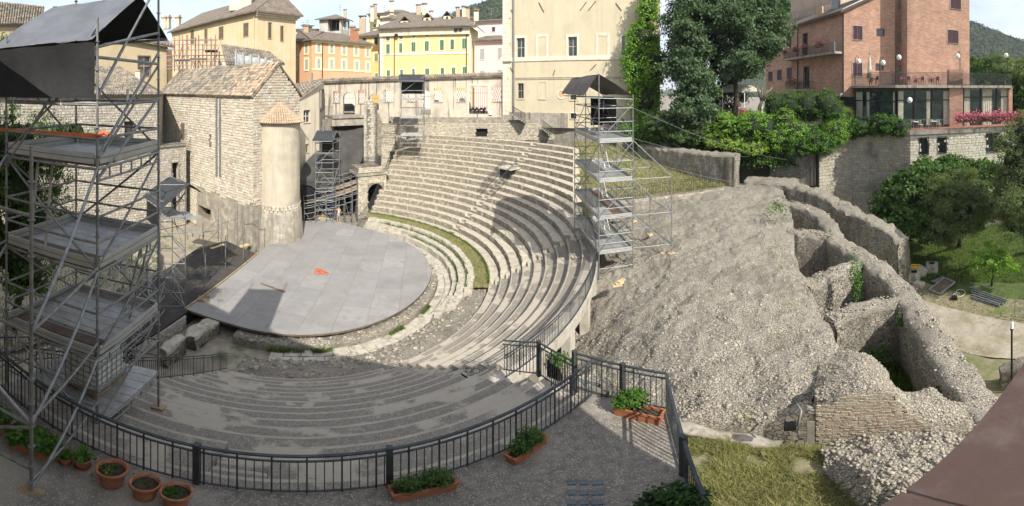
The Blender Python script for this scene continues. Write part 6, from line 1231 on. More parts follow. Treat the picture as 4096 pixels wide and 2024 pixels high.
simple_house('pink house with pale grey shutters between the yellow palace and the cream palace', 1898, 80, 2016, 78, 163, 158, 'pink_stucco', [(1920, 196, 1937, 238), (1992, 193, 2007, 234), (1920, 283, 1938, 300), (1991, 280, 2008, 298)], 'grey_shutter', fr='pink_stucco', fw=.2, rise=1.2, back=3)
simple_house('white house with one open window above the pink house', 1905, 94, 2016, 92, 88, 78, 'white_stucco', [(1967, 108, 1981, 127)], None, fr='pink_stucco', fw=.3, rise=1.6, pane='window_glass')
lg = thing('loggia_house', V2(px_corner(1330, 97), 10), 'grey roof loggia with open dark front above the orange house', 'house'); f = Facade(1277, 97, 1362, 95, lg); g = Facade(1362, 95, 1398, 99, lg); f.holes.append((*f.rect(1312, 74, 1360, 124)[:2], f.hit(1335, 124)[1], f.hit(1335, 76)[1], 1.5)); zt = f.hit(1330, 74)[1]; f.wall(10, zt, 'grey_plaster', 'front_wall')
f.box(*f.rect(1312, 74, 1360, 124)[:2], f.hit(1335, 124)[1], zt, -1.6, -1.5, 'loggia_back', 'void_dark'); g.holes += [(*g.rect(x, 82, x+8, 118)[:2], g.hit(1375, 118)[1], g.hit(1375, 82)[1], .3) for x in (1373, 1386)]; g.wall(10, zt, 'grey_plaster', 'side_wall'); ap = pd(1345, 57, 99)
for p, q_ in ((f.pt(-1, zt, .8), f.pt(f.L+.8, zt, .8)), (f.pt(f.L+.8, zt, .8), g.pt(g.L+.8, zt, .8))): slab(lg, 'roof_slope', [p, q_, ap], .25, 'far_roof')
for x in (1325, 1345): tube(lg, 'prop', pd(x, 124, 95.6), pd(x, 78, 95.6), .08, 'brown_frame')
for lb, x0, d0, x1, d1, y0, y1, wm, wins, ri, bk in (('cream house with small windows on the skyline, leftmost of its cluster', 1475, 112, 1548, 110, 55, 52, 'lemon_stucco', [R2(1217, 225, 1257, 275), R2(1277, 218, 1310, 270), R2(1217, 345, 1255, 390), R2(1290, 340, 1318, 385)], 1.2, 6), ('white house with low tiled roof in the skyline cluster', 1520, 108, 1600, 106, 74, 70, 'white_stucco', [R2(1515, 340, 1545, 368)], 1.4, 5), ('pale yellow gabled house on the skyline above the yellow palace', 1575, 104, 1725, 104, 78, 74, 'lemon_stucco', [], 2.6, 6), ('pale gabled attic at the top of the skyline cluster', 1545, 118, 1628, 118, 46, 52, 'white_stucco', [], 1.8, 6), ('grey house low on the skyline behind the orange house', 1185, 100, 1280, 100, 122, 112, 'white_stucco', [], 1, 6), ('small pink roof hut on the skyline behind the orange house', 1212, 104, 1248, 104, 102, 102, 'pink_stucco', [R2(285, 370, 340, 400)], .4, 3), ('low pale house with chimneys below the wooded hill', 1810, 100, 1905, 100, 70, 76, 'white_stucco', [], 1.2, 5)):
    simple_house(lb, x0, d0, x1, d1, y0, y1, wm, wins, None, fr='trim_stone', fw=.1, rise=ri, back=bk, pane='window_glass')
ct = 0
for x, y, d, s_ in ((1450, 82, 93, 1.6), (1489, 40, 108, 1.0), (1501, 32, 110, 1.0), (1567, 18, 118, 1.3), (1674, 34, 108, 1.3), (1698, 30, 108, 1.4), (1831, 46, 98, 1.0), (1855, 42, 98, 1.0), (1870, 44, 98, 1.0), (1904, 56, 96, 1.2), (1380, 55, 98, .8), (1725, 60, 104, 1.)):
    t = thing('chimney', pd(x, y+40, d), ('brick' if ct % 2 else 'pale')+' chimney on the skyline, number %s from the orange house side' % ('first second third fourth fifth sixth seventh eighth ninth tenth eleventh twelfth'.split()[ct]), 'chimney', 'chimneys of the old town'); ct += 1; p = pd(x, y, d); boxo(t, 'stack', p-UP*1.3, (s_, s_*.8, 3.4), 'clay_tile' if ct % 2 else 'pale_stucco', rotz(.3))
    for k in (-1, 1): boxo(t, 'pillar', p+Vector((k*s_*.35, 0, .6)), (.18*s_, .6*s_, .5), 'clay_tile', rotz(.3))
    boxo(t, 'cap', p+UP*.95, (s_*1.2, s_, .2), 'roof_tile', rotz(.3))
for i, (x, yt, yb, d) in enumerate(((1360, 18, 60, 97), (1479, 30, 55, 110), (1213, 85, 115, 100), (1230, 78, 100, 102), (1537, 20, 45, 112), (1900, 18, 60, 96), (1966, 32, 70, 94))):
    t = thing('aerial', pd(x, yb, d), ('thin television aerial on the skyline, %s along the roofs') % 'first second third fourth fifth sixth seventh'.split()[i], 'aerial', 'television aerials'); p = pd(x, yt, d); tube(t, 'mast', pd(x, yb+8, d), p, .04, 'steel')
    for k in (0, .5, 1.1): tube(t, 'rod', p+Vector((-.7+.2*k, 0, -.2-k)), p+Vector((.7-.2*k, 0, -.2-k)), .03, 'steel')
# ================================================================ big cream palace
cp = thing('cream_palace', V2(px_corner(2300, 54), 10), 'huge cream palace wall with white stone window frames', 'palace'); f = Facade(2014, 57, 2640, 52, cp)
for px in ((2067, 152, 2099, 229), (2273, 147, 2308, 224), (2488, 143, 2500, 223)): f.window(px, 'trim_stone', .34, None, 'window_glass', 'curtain', .35)
for px in ((2152, 147, 2185, 227), (2392, 143, 2429, 223)): f.window(px, 'trim_stone', .34, None, None, hole=False, sill=False)
for px in ((2072, 333, 2095, 393), (2282, 380, 2306, 398)): f.window(px, 'cream_stucco', .3, None, 'window_glass', 'trim_stone', .3); grille(f, px, cp, 4, 6, off=-.1)
f.window((2282, 453, 2306, 475), 'trim_stone', .12, None, 'window_glass', None, .3); grille(f, (2282, 453, 2306, 475), cp, 4, 3, off=-.1); f.window((2156, 330, 2183, 394), 'cream_stucco', .25, None, None, hole=False)
f.wall(9.8, 31, 'cream_stucco', 'front_wall'); z = f.hit(2300, 232)[1]; f.box(0, f.L, z-.27, z+.27, 0, .1, 'string_course', 'trim_stone'); z = f.hit(2300, 453)[1]; f.box(0, f.hit(2285, 460)[0]-.5, 9.8, z, 0, .12, 'plinth', 'concrete')
qa, qb = f.hit(2014, 200)[0], f.hit(2040, 200)[0]; zz = 10.5; k = 0
while zz < 31: h = random.uniform(.5, .9); f.box(qa-.1, qb+random.uniform(-.15, .15), zz, zz+h-.02, 0, .12+.01*(k % 2), 'quoin', 'trim_stone'); zz += h; k += 1
f.box(qa-.3, qb+.3, f.hit(2025, 246)[1], f.hit(2025, 230)[1], 0, .4, 'pilaster_capital', 'trim_stone'); a = f.hit(2057, 200)[0]; tube(cp, 'downpipe', f.pt(a, 10.5, .2), f.pt(a, 31, .2), .11, 'steel')
a, z = f.hit(2245, 376); m = MB()
for kk in range(20):
    t0, t1 = 2*math.pi*kk/20, 2*math.pi*(kk+1)/20; P = lambda r, tt, o: f.pt(a+r*math.cos(tt), z+r*math.sin(tt), o); m.poly([P(.42, t0, .06), P(.66, t0, .06), P(.66, t1, .06), P(.42, t1, .06)])
w_ = m.build('round_window', 'trim_stone', cp); m = MB(); m.poly([f.pt(a+.42*math.cos(2*math.pi*k/20), z+.42*math.sin(2*math.pi*k/20), .02) for k in range(20)]); m.build('pane', 'orange_stucco', w_)
for p, q_ in (((2156, 10), (2176, 48)), ((2346, 8), (2321, 42)), ((2384, 4), (2354, 42)), ((2463, 12), (2486, 42)), ((2385, 257), (2362, 281)), ((2023, 14), (2050, 48)), ((2035, 258), (2054, 292)), ((2220, 280), (2212, 303))): s0, s1 = f.hit(*p), f.hit(*q_); tube(cp, 'wall_anchor', f.pt(*s0, .06), f.pt(*s1, .06), .045, 'iron')
for y in (312, 318): a0, a1 = f.hit(2060, y), f.hit(2495, y-4); tube(cp, 'wall_cable', f.pt(*a0, .05), f.pt(*a1, .05), .025, 'concrete')
# steps down from the palace
for px0, px1, n, lb in (((2048, 455), (2105, 490), 6, 'outside stairs with iron railing beside the arcade end'), ((2168, 512), (2206, 540), 5, 'lower outside stairs with iron railing in the rubble wall')):
    t = thing('outside_stair', pd(*px1, 53.5), lb, 'stairs'); a, b = pd(*px0, 54.5), pd(*px1, 53.5); U_ = [a.lerp(b, (k+.5)/n) for k in range(n)]
    for p in U_: boxo(t, 'step', p, (abs(b.x-a.x)/n+.15, 1.6, .14), 'concrete')
    tube(t, 'handrail', a+Vector((0, -.8, 1)), b+Vector((0, -.8, 1)), .04, 'iron')
    for k in range(n*3): p = a.lerp(b, (k+.5)/(n*3))+Vector((0, -.8, 0)); tube(t, 'baluster', p, p+UP, .02, 'iron')
# motorcycle and cars behind the arcade bars
def motorbike(loc, rz, label):
    t = thing('motorcycle', loc, label, 'motorcycle', 'motorcycles behind the arcade gate'); q = lambda x, y, z: Vector(loc)+rotz(rz)@Vector((x, y, z))
    for x in (-.7, .7):
        m = MB(); m.tube([q(x+.29*math.cos(a), 0, .31+.29*math.sin(a)) for a in np.linspace(0, 6.283, 17)], .07, 6, False); w_ = m.build('wheel', 'rubber', t, True); m = MB()
        for k in range(5): a = 6.283*k/5; m.bar(q(x, 0, .31), q(x+.27*math.cos(a), 0, .31+.27*math.sin(a)), .02, .03)
        m.build('spokes', 'chrome', w_)
    m = MB(); m.tube([q(.7, 0, .31), q(.5, 0, .75), q(.35, 0, 1.0)], .05, 6); m.build('fork', 'chrome', t); m = MB(); m.tube([q(.45, 0, .85), q(.2, 0, .95), q(-.1, 0, .85), q(-.2, 0, .8)], [.1, .19, .17, .1], 8); m.build('fuel_tank', 'car_paint', t, True); m = MB(); m.tube([q(-.1, 0, .82), q(-.4, 0, .78), q(-.8, 0, .9)], [.12, .15, .08], 8); m.build('seat', 'rubber', t, True)
    boxo(t, 'engine', q(.05, 0, .45), (.5, .35, .4), 'steel', rotz(rz)); m = MB(); m.tube([q(.3, -.38, 1.02), q(.38, 0, .98), q(.3, .38, 1.02)], .025, 5); m.build('handlebar', 'chrome', t); m = MB(); m.lathe(q(.55, 0, .85), [(0, -.1), (.1, -.06), (.1, .06), (0, .1)], 10); m.build('headlight', 'globe', t)
for k, (x, rz) in enumerate(((1888, .9), (1905, 1.2), (1922, .8), (1938, 1.3))): motorbike(V2(px_corner(x, 60.5+.4*(k % 2)), 10.92), rz, ('dark motorcycle parked behind the big barred arch, %s from its left post' % ('first', 'second', 'third', 'fourth')[k]))
def car(loc, rz, label):
    t = thing('parked_car', loc, label, 'car'); q = lambda x, y, z: Vector(loc)+rotz(rz)@Vector((x, y, z)); m = MB(); pr = [(-2.0, .35), (-2.05, .8), (-1.5, .95), (-.9, 1.42), (.5, 1.45), (1.1, 1.0), (1.9, .85), (2.05, .5), (2.0, .35)]
    for s in (-1, 1): m.poly([q(x, s*.82, z) for x, z in (pr if s < 0 else pr[::-1])])
    for (a, b), (c, d) in zip(pr, pr[1:]+pr[:1]): m.poly([q(a, -.82, b), q(a, .82, b), q(c, .82, d), q(c, -.82, d)])
    m.build('body', 'car_paint', t)
    for s in (-1, 1): m = MB(); m.poly([q(-1.3, s*.83, 1.0), q(-.85, s*.83, 1.36), q(.45, s*.83, 1.38), q(.95, s*.83, 1.02)]); m.build('side_glass', 'window_glass', t)
    m = MB(); m.poly([q(.55, -.7, 1.43), q(.55, .7, 1.43), q(1.08, .72, 1.04), q(1.08, -.72, 1.04)]); m.build('windscreen', 'window_glass', t)
    for x in (-1.25, 1.25):
        for s in (-.8, .8): m = MB(); m.tube([q(x, s-.1, .32), q(x, s+.1, .32)], .32, 14); m.build('wheel', 'rubber', t)
    for s in (-.6, .6): boxo(t, 'headlight', q(1.98, s, .68), (.1, .3, .14), 'globe', rotz(rz))
car(V2(px_corner(1396, 66), 10.92), .5, 'dark car parked in the street behind the first barred arch'); car(V2(px_corner(1500, 68), 10.92), .2, 'dark car parked behind the arch hidden by the ruined pillar')
bn = thing('waste_bin', V2(px_corner(1743, 61.5), 10.92), 'blue waste bin behind an arcade window', 'bin'); boxo(bn, 'body', V2(px_corner(1743, 61.5), 11.9), (.7, .7, 2.0), 'blue_bin'); boxo(bn, 'lid', V2(px_corner(1743, 61.5), 12.95), (.8, .8, .1), 'blue_bin')
# ================================================================ hotel on the hillside
ht = thing('brick_hotel', V2(px_corner(3500, 50), 10), 'red brick hotel with plum shutters, balconies and glazed restaurant', 'hotel')
wg = Facade(3062, 74, 3376, 50.4, ht); gb_ = Facade(3376, 50.4, 3580, 53.5, ht); sd = Facade(3578, 58, 3629, 52, ht); tb = Facade(3629, 52, 3878, 57, ht)
EZh = (wg.hit(3080, 132)[1]+wg.hit(3360, 56)[1])/2
def S1(q): return (3060+q[0]/2.545, q[1]/2.545, 3060+q[2]/2.545, q[3]/2.545)
for q in ((218, 310, 268, 500), (225, 690, 277, 805), (125, 710, 172, 815), (36, 730, 78, 825)): wg.window(S1(q), 'concrete', .1, 'plum_shutter', None)
for q in ((385, 342, 432, 560), (395, 680, 450, 890), (105, 355, 170, 525)): wg.window(S1(q), 'brown_frame', .06, None, 'window_glass', 'plum_shutter', .3, name='balcony_door')
for q in ((897, 265, 990, 405), (895, 640, 987, 775)): gb_.window(S1(q), 'concrete', .12, 'plum_shutter', None)
for q in ((1142, 295, 1212, 358), (1133, 650, 1203, 708)): gb_.window(S1(q), 'plum_shutter', .05, None, 'window_glass', None)
for q in ((3802, -20, 3843, 36), (3791, 121, 3833, 173)): tb.window(q, 'concrete', .1, 'plum_shutter', None)
wg.wall(10, EZh, 'hotel_brick', 'wing_wall'); gb_.wall(10, lambda a: EZh+.48*a, 'hotel_brick', 'gable_wall'); sd.wall(10, 34, 'hotel_brick', 'tower_side'); tb.wall(10, 34, 'hotel_brick', 'tower_wall')
for y in (0, 130, 262): sd.pbox(3592, y, 3602, y+38, .0, .03, 'vent_slots', 'dark_frame')
slab(ht, 'roof_slope', [wg.pt(-.5, EZh, .7), wg.pt(wg.L+.3, EZh, .7), gb_.pt(gb_.L*.98, EZh+.48*gb_.L*.98, .3), wg.pt(0, EZh+5, -12)], .3, 'hotel_roof'); bg_ = MB(); bg_.bar(gb_.pt(-.3, EZh+.02, .1), gb_.pt(gb_.L, EZh+.48*gb_.L+.1, .1), .5, .35); bg_.build('bargeboard', 'white_stucco', ht)
tube(ht, 'downpipe', wg.pt(wg.L-.1, 10, .15), wg.pt(wg.L-.1, EZh-.5, .15), .08, 'brown_frame'); p = wg.hit(3193, 250); tube(ht, 'downpipe', wg.pt(p[0], 10, .15), wg.pt(p[0], EZh-.5, .15), .08, 'brown_frame')
for x, y in ((3280, 50), (3345, 15)): boxo(ht, 'roof_vent', pd(x, y, 56), (1, 1, 1.6), 'clay_tile' if x < 3300 else 'steel', rotz(.4))
up3 = Facade(3125, 78, 3330, 66, ht); z = up3.hit(3250, 60)[1]; up3.box(0, up3.L, z-.7, z, -6, .3, 'roof_terrace_slab', 'dark_concrete'); up3.box(2, up3.L, z, z+5, -5, -1, 'penthouse', 'hotel_brick')
railing('roof_terrace_railing', 'grey railing of the roof terrace on top of the brick hotel', [up3.pt(0, z, .2), up3.pt(up3.L, z, .2)], 1.3, .45, second=.2, bar=.03, mt='concrete')
def flowers(name, label, c, r, n, size, mt='flower_pink', cat='flowers', grp=None, stretch=None, leaf='leaf_mid'):
    t = thing(name, c, label, cat, grp); c = Vector(c); s = stretch or Vector((r, r, r*.7)); k = np.random.normal(0, .5, (n, 3))*np.array(s); link('blossoms', leaves_mesh('blossoms', k+np.array(c), k+np.array([0, 0, .3]), size, mt, .9, .8), t); k = np.random.normal(0, .5, (n, 3))*np.array(s)*.9; link('foliage', leaves_mesh('foliage', k+np.array(c)-np.array([0, 0, r*.2]), k, size, leaf, .8, .8), t); return t
def balcony(label, x0, x1, y, depth, pans):
    s0, s1 = wg.hit(x0, y)[0], wg.hit(x1, y)[0]; z = wg.hit((x0+x1)/2, y)[1]; wg.box(s0, s1, z-.25, z, 0, depth, 'balcony_slab', 'concrete'); railing('balcony_railing', label, [wg.pt(s0, z, .05), wg.pt(s0+.03, z, depth-.06), wg.pt(s1-.03, z, depth-.06), wg.pt(s1, z, .05)], 1.05, .16, second=0, bar=.012)
    return s0, s1, z
s0, s1, z = balcony('dark iron railing of the long upper hotel balcony', 3162, 3374, 222, 1.4, 0)
for i, x in enumerate((3168, 3212, 3250, 3310)): s_ = wg.hit(x, 200)[0]; flowers('geranium_box', 'pink flower box on the upper hotel balcony rail, %s from the tree' % ('first', 'second', 'third', 'fourth')[i], wg.pt(s_, z+1.15, 1.4), .55, 130, .16, grp='flower boxes on the hotel balconies')
wg.box(s1-.4, s1, z, z+1.1, 1.36, 1.44, 'glass_screen', 'steel')
s0, s1, z = balcony('dark iron railing of the short lower hotel balcony', 3166, 3256, 357, 1.3, 0); flowers('geranium_box', 'long pink flower box on the lower hotel balcony rail', wg.pt(wg.hit(3195, 310)[0], z+1.1, 1.3), .9, 220, .16, stretch=Vector((1.3, 1.0, .5)))
wg.pbox(3270, 372, 3380, 384, .3, .8, 'porch_beam', 'concrete'); wg.pbox(3240, 385, 3420, 420, .05, .25, 'porch_shade', 'void_dark')  # black box on the wall stands in for the shaded porch recess
# restaurant with glass fronts, two terraces
def glassfront(x0, d0, x1, d1, y0, y1, cols, curt):
    g = Facade(x0, d0, x1, d1, ht); zb, zt = g.hit((x0+x1)/2, y1)[1], g.hit((x0+x1)/2, y0)[1]; g.box(0, g.L, zb, zt, -2.6, -2.5, 'room_back', 'dark_frame'); pn = MB(); g.box(.02, g.L-.02, zb, zt, -.06, -.04, 'glazing', 'room_glass')
    for c in cols: g.box(g.L*c-.06, g.L*c+.06, zb, zt, -.04, .08, 'mullion', 'dark_frame')
    g.box(0, g.L, zt-1.05, zt-.95, -.035, .06, 'transom', 'dark_frame'); g.box(-.1, g.L+.1, zt, zt+.35, -.3, .12, 'head_beam', 'brown_frame'); g.box(0, g.L, zb-.1, zb+.1, -.036, .07, 'bottom_rail', 'dark_frame')
    for c0, c1 in curt:
        m = MB(); n = 9; P = [(g.L*(c0+(c1-c0)*k/n), -.036+.035*(k % 2)) for k in range(n+1)]
        for (a, o), (b, q) in zip(P, P[1:]): m.poly([g.pt(a, zb+.1, o), g.pt(b, zb+.1, q), g.pt(b, zt-.05, q), g.pt(a, zt-.05, o)])
        m.build('curtain', 'curtain', ht)
    return g, zb, zt
glassfront(3420, 50, 3584, 44.8, 366, 486, (0.01, .30, .62, .99), ((.02, .2), (.30, .38), (.93, .98))); g, zb, zt = glassfront(3588, 44.8, 3798, 47.2, 362, 505, (.01, .33, .66, .99), ((.02, .12), (.55, .62), (.88, .98))); g2, _, _ = glassfront(3852, 47.8, 4040, 51.5, 352, 505, (.01, .36, .7, .99), ((.02, .14), (.40, .60), (.80, .97)))
pr = Facade(3798, 46.8, 3852, 47.4, ht); pr.wall(10, pr.hit(3825, 278)[1], 'hotel_brick', 'brick_pier', thick=1); pr = Facade(4035, 51, 4050, 51.3, ht); pr.wall(10, pr.hit(4042, 350)[1], 'hotel_brick', 'brick_pier', thick=1)
top_ = [(3405, 49.5), (3582, 44.0), (3806, 46.5), (3850, 47), (4048, 50.8)]; zs_ = ZC-47*math.tan(dep(341)); P = [V2(px_corner(x, d), zs_) for x, d in top_]; bk = [V2(px_corner(x, d+9), zs_) for x, d in top_[::-1]]
slab(ht, 'upper_terrace', P+bk, .28, 'concrete'); railing('upper_terrace_railing', 'dark railing along the upper terrace of the brick hotel', P, 1.3, .15, second=.12, bar=.02, top=(.06, .05))
zl = ZC-44.5*math.tan(dep(516)); low_ = [(3600, 43.5), (3640, 42.5), (3800, 44), (4040, 47.5), (4180, 50)]; P = [V2(px_corner(x, d), zl) for x, d in low_]; bk = [V2(px_corner(x, d+6), zl) for x, d in low_[::-1]]; slab(ht, 'lower_terrace', P+bk, .4, 'concrete'); slab(ht, 'terrace_tiles', [p+UP*.02 for p in [V2(px_corner(x, d+.3), zl) for x, d in low_]+bk], .015, 'terrace_tile')
railing('lower_terrace_railing', 'thin railing along the lower restaurant terrace of the hotel', P, 1.05, .3, second=0, bar=.012, mt='steel')
fb = thing('flower_trough', P[2]+UP, 'long trough of pink flowers along the lower restaurant terrace', 'flowers'); n = 2600; u = np.random.rand(n); a, b = np.array(V2(px_corner(3826, 44.4), zl+1.15)), np.array(V2(px_corner(4150, 49.4), zl+1.15)); pts = a+(b-a)*u[:, None]+np.random.normal(0, 1, (n, 3))*np.array([.22, .22, .26]); link('blossoms', leaves_mesh('blossoms', pts, np.tile([[-.5, -.6, .6]], (n, 1)), .17, 'flower_pink', .9, .6), fb); link('foliage', leaves_mesh('foliage', pts[::2]-np.array([0, 0, .15]), np.tile([[-.5, -.6, .6]], (n//2, 1)), .15, 'leaf_mid', .8, .6), fb); m = MB(); m.bar(Vector(a)-UP*.35, Vector(b)-UP*.35, .3, .3); m.build('trough', 'brown_wood', fb)
def globe_lamp(x, yb, yt, d, label, neck=True, s=1):
    b, t_ = pd(x, yb, d), pd(x, yt, d); t_.x, t_.y = b.x, b.y; t = thing('globe_lamp', b, label, 'lamp', 'white globe lamps of the hotel'); tube(t, 'pole', b, t_, .05, 'black_pole'); k = -1 if not neck else s
    g_ = t_+Vector((.75*s, 0, -.25)) if neck else t_+UP*.15
    if neck: m = MB(); m.tube([t_, t_+Vector((.25*s, 0, .35)), t_+Vector((.6*s, 0, .3)), g_+UP*.2], .035, 5); m.build('neck', 'black_pole', t)
    m = MB(); m.lathe(g_, [(.3*math.sin(a), -.3*math.cos(a)) for a in np.linspace(.02, 3.12, 9)], 12); m.build('globe', 'globe', t, True)
for i, (x, yb, yt, d, nk, s) in enumerate(((3421, 345, 235, 49, True, 1), (3519, 345, 240, 46.5, True, 1), (3583, 346, 218, 45, True, 1), (3840, 335, 218, 47.5, True, -1), (4030, 330, 215, 51, True, -1), (3652, 512, 390, 43.3, True, -1))): globe_lamp(x, yb, yt, d, ('white globe lamp on the upper hotel terrace, %s from the gable' % ('first', 'second', 'third', 'fourth', 'fifth')[i]) if i < 5 else 'white globe lamp standing on the lower restaurant terrace', nk, s)
pu = pd(3478, 345, 47.5); t = thing('closed_parasol', pu, 'closed cream parasol on the upper hotel terrace', 'parasol'); tube(t, 'pole', pu, pu+UP*3.6, .04, 'black_pole'); m = MB(); m.lathe(pu, [(.05, 3.4), (.16, 2.9), (.26, 1.6), (.34, .9), (.12, .85)], 10); m.build('canopy', 'canvas_white', t, True, jit=.03)
def chair(loc, rz, label, mt, grp):
    t = thing('terrace_chair', loc, label, 'chair', grp); q = lambda x, y, z: Vector(loc)+rotz(rz)@Vector((x, y, z)); boxo(t, 'seat', q(0, 0, .46), (.44, .42, .05), mt, rotz(rz)); boxo(t, 'backrest', q(0, .2, .75), (.44, .04, .4), mt, rotz(rz))
    for x in (-.19, .19):
        for y in (-.18, .18): tube(t, 'leg', q(x, y, 0), q(x, y, .46), .02, mt)
def table(loc, label, mt, grp):
    t = thing('terrace_table', loc, label, 'table', grp); boxo(t, 'table_top', Vector(loc)+UP*.74, (.8, .8, .04), mt)
    for x in (-.33, .33):
        for y in (-.33, .33): tube(t, 'leg', Vector(loc)+Vector((x, y, 0)), Vector(loc)+Vector((x, y, .74)), .02, 'black_pole')
for i, (x, d) in enumerate(((3664, 44.2), (3738, 44.9))):
    table(V2(px_corner(x, d), zl+.02), ('pale', 'second pale')[i]+' table on the lower restaurant terrace '+('beside the globe lamp', 'beside the brick pier')[i], 'white_plastic', 'lower terrace tables')
    for k in (-1, 1): chair(V2(px_corner(x+k*17, d), zl+.02), k*1.5, 'cream chair on the '+('near', 'far')[k > 0]+' side of the '+('table beside the globe lamp', 'table beside the brick pier')[i], 'curtain', 'lower terrace chairs')
for i, x in enumerate((3500, 3625, 3680, 3740)):
    table(V2(px_corner(x, 47+i*.5), zs_+.01), 'dark table on the upper hotel terrace, %s from the gable' % ('first', 'second', 'third', 'fourth')[i], 'brown_wood', 'upper terrace tables'); chair(V2(px_corner(x+14, 46.8+i*.5), zs_+.01), 1.5, 'red chair on the upper hotel terrace, %s from the gable' % ('first', 'second', 'third', 'fourth')[i], 'red_chair', 'upper terrace chairs')
    flowers('flower_pot', 'pot of pink flowers on the upper hotel terrace, %s from the gable' % ('first', 'second', 'third', 'fourth')[i], V2(px_corner(x-16, 46.4+i*.5), zs_+.6), .4, 60, .14, grp='flower pots on the upper terrace')
# pale block basement and curved retaining wall
bs = thing('block_basement', V2(px_corner(3850, 42), 0), 'pale block basement wall with tall dark windows below the hotel terrace', 'wall'); f = Facade(3640, 42.8, 4180, 50.3, bs)
for q in ((3679, 552, 3714, 618), (3750, 548, 3785, 612), (3946, 535, 3995, 608)): f.window(q, 'brown_frame', .06, None, 'window_glass', 'dark_frame', .35)
f.wall(-.3, zl-.4, 'church_mortar', 'wall_core'); f.stones(0, f.L, 3, zl-.45, .27, .55, 'pale_block', 300, proud=.03, jit=.18)
cr = [(3276, 43), (3340, 44.2), (3410, 45), (3480, 45.2), (3560, 44.5), (3640, 42.8)]; ty = (600, 578, 549, 538, 534, 532); rtw = thing('retaining_wall', V2(px_corner(3450, 48), 0), 'tall curved retaining wall of weathered squared blocks', 'wall')
for (a, b), ya, yb in zip(zip(cr, cr[1:]), ty, ty[1:]):
    f = Facade(*a, *b, rtw); za, zb = f.hit(a[0], ya)[1], f.hit(b[0], yb)[1]; tf = lambda s: za+(zb-za)*s/f.L; f.wall(-.3, tf, 'ruin_face', 'wall_core'); f.stones(0, f.L, .3, max(za, zb), .30, .5, 'ashlar', 60, mask=lambda s, z: z < tf(s)-.05, proud=.05)
# ================================================================ hills and sky line
def hill(name, x0, x1, d, ys, mt, depth=400):
    n = 90; m = MB(); V = []; rows = 14
    for j in range(rows):
        for i in range(n):
            x = x0+(x1-x0)*i/(n-1); yy = float(np.interp(i/(n-1), np.linspace(0, 1, len(ys)), ys)); p = pd(x, yy, d+depth*j/(rows-1)*.6); h = max(0, p.z); tt = math.sin(math.pi/2*min(1, (j+.0)/(rows-4))); q = pd(x, Y0, d*.55+d*.45*tt if j < rows-3 else d+depth*(j-rows+4)/6); zz = (ZC+d*math.tan(R((Y0-yy)*BY)))*tt if j < rows-3 else (ZC+d*math.tan(R((Y0-yy)*BY)))*(1-.15*(j-rows+4)); V.append(Vector((q.x, q.y, zz+d*.008*noise.noise(Vector((x*.02, j*.7, d)))+d*.005*noise.noise(Vector((x*.11, j*2.1, d))))))
    m.v = [tuple(v) for v in V]; m.f = [(j*n+i, j*n+i+1, (j+1)*n+i+1, (j+1)*n+i) for j in range(rows-1) for i in range(n-1)]; m.r = [0]*len(m.f); m.uv = [None]*len(m.f); o = m.build(name, mt, None, True); o['kind'] = 'structure'; return o, V
for nm, x0, x1, d, ys in (('wooded_hill', 1640, 2300, 700, (110, 90, 60, 25, 0, -20, -25, -20, -10)), ('hill', 2900, 3420, 1300, (20, 10, -10, -20, 0, 30, 60)), ('wooded_hill', 3700, 4500, 900, (60, 80, 95, 130, 175, 215, 235, 250, 260)), ('hill', 3850, 4700, 2200, (200, 175, 150, 130, 118, 110, 120)), ('hill', -500, 900, 2600, (300, 280, 260, 240, 230, 200, 220))):
    o, V = hill(nm, x0, x1, d, ys, 'hill_wood')
    if nm == 'wooded_hill':
        V = np.array([v for v in V if v.z > 2]); k = 40000; i = np.random.randint(0, len(V)-1, k); pts = V[i]+(V[np.minimum(i+1, len(V)-1)]-V[i])*np.random.rand(k, 1)*(np.linalg.norm(V[np.minimum(i+1, len(V)-1)]-V[i], axis=1) < d*.1)[:, None]; pts = pts+(V[np.minimum(i+90, len(V)-1)]-pts)*np.random.rand(k, 1)*(i+90 < len(V))[:, None]+np.random.normal(0, d*.003, (k, 3))*np.array([1, 1, .6]); me = leaves_mesh('hill_trees', pts, np.tile([[0, -.5, 1]], (k, 1)), d*.005, 'leaf_hill', .9, .5); w_ = link('hill_forest', me); tag(w_, 'dense green woods covering the '+('hill behind the old town' if x0 < 3000 else 'hill beyond the hotel'), 'woods', kind='stuff')
# ================================================================ trees and shrubs
def B_(x, y, d, rx, rz, ry=None): p = pd(x, y, d); return (tuple(p), rx, ry or rx, rz)
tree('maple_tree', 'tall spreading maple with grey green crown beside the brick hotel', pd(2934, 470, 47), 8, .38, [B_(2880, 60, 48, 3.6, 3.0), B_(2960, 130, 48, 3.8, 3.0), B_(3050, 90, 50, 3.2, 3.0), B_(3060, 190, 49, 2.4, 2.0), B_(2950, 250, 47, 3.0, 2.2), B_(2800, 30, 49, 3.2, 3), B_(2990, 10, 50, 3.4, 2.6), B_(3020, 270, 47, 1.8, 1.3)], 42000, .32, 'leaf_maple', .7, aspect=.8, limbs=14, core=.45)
tree('maple_tree', 'lower leafy maple in front of the dark conifers above the rubble wall', pd(2745, 500, 45), 5, .3, [B_(2760, 170, 46, 3.0, 3), B_(2720, 270, 45.5, 2.3, 2.2), B_(2780, 330, 44.5, 2.8, 2.2), B_(2755, 420, 44, 2.8, 2.1), B_(2715, 470, 44, 1.5, 1.3), B_(2800, 460, 43.5, 1.8, 1.4), B_(2730, 80, 47, 2.2, 2.6)], 34000, .30, 'leaf_maple', .6, aspect=.8, limbs=10, core=.45)
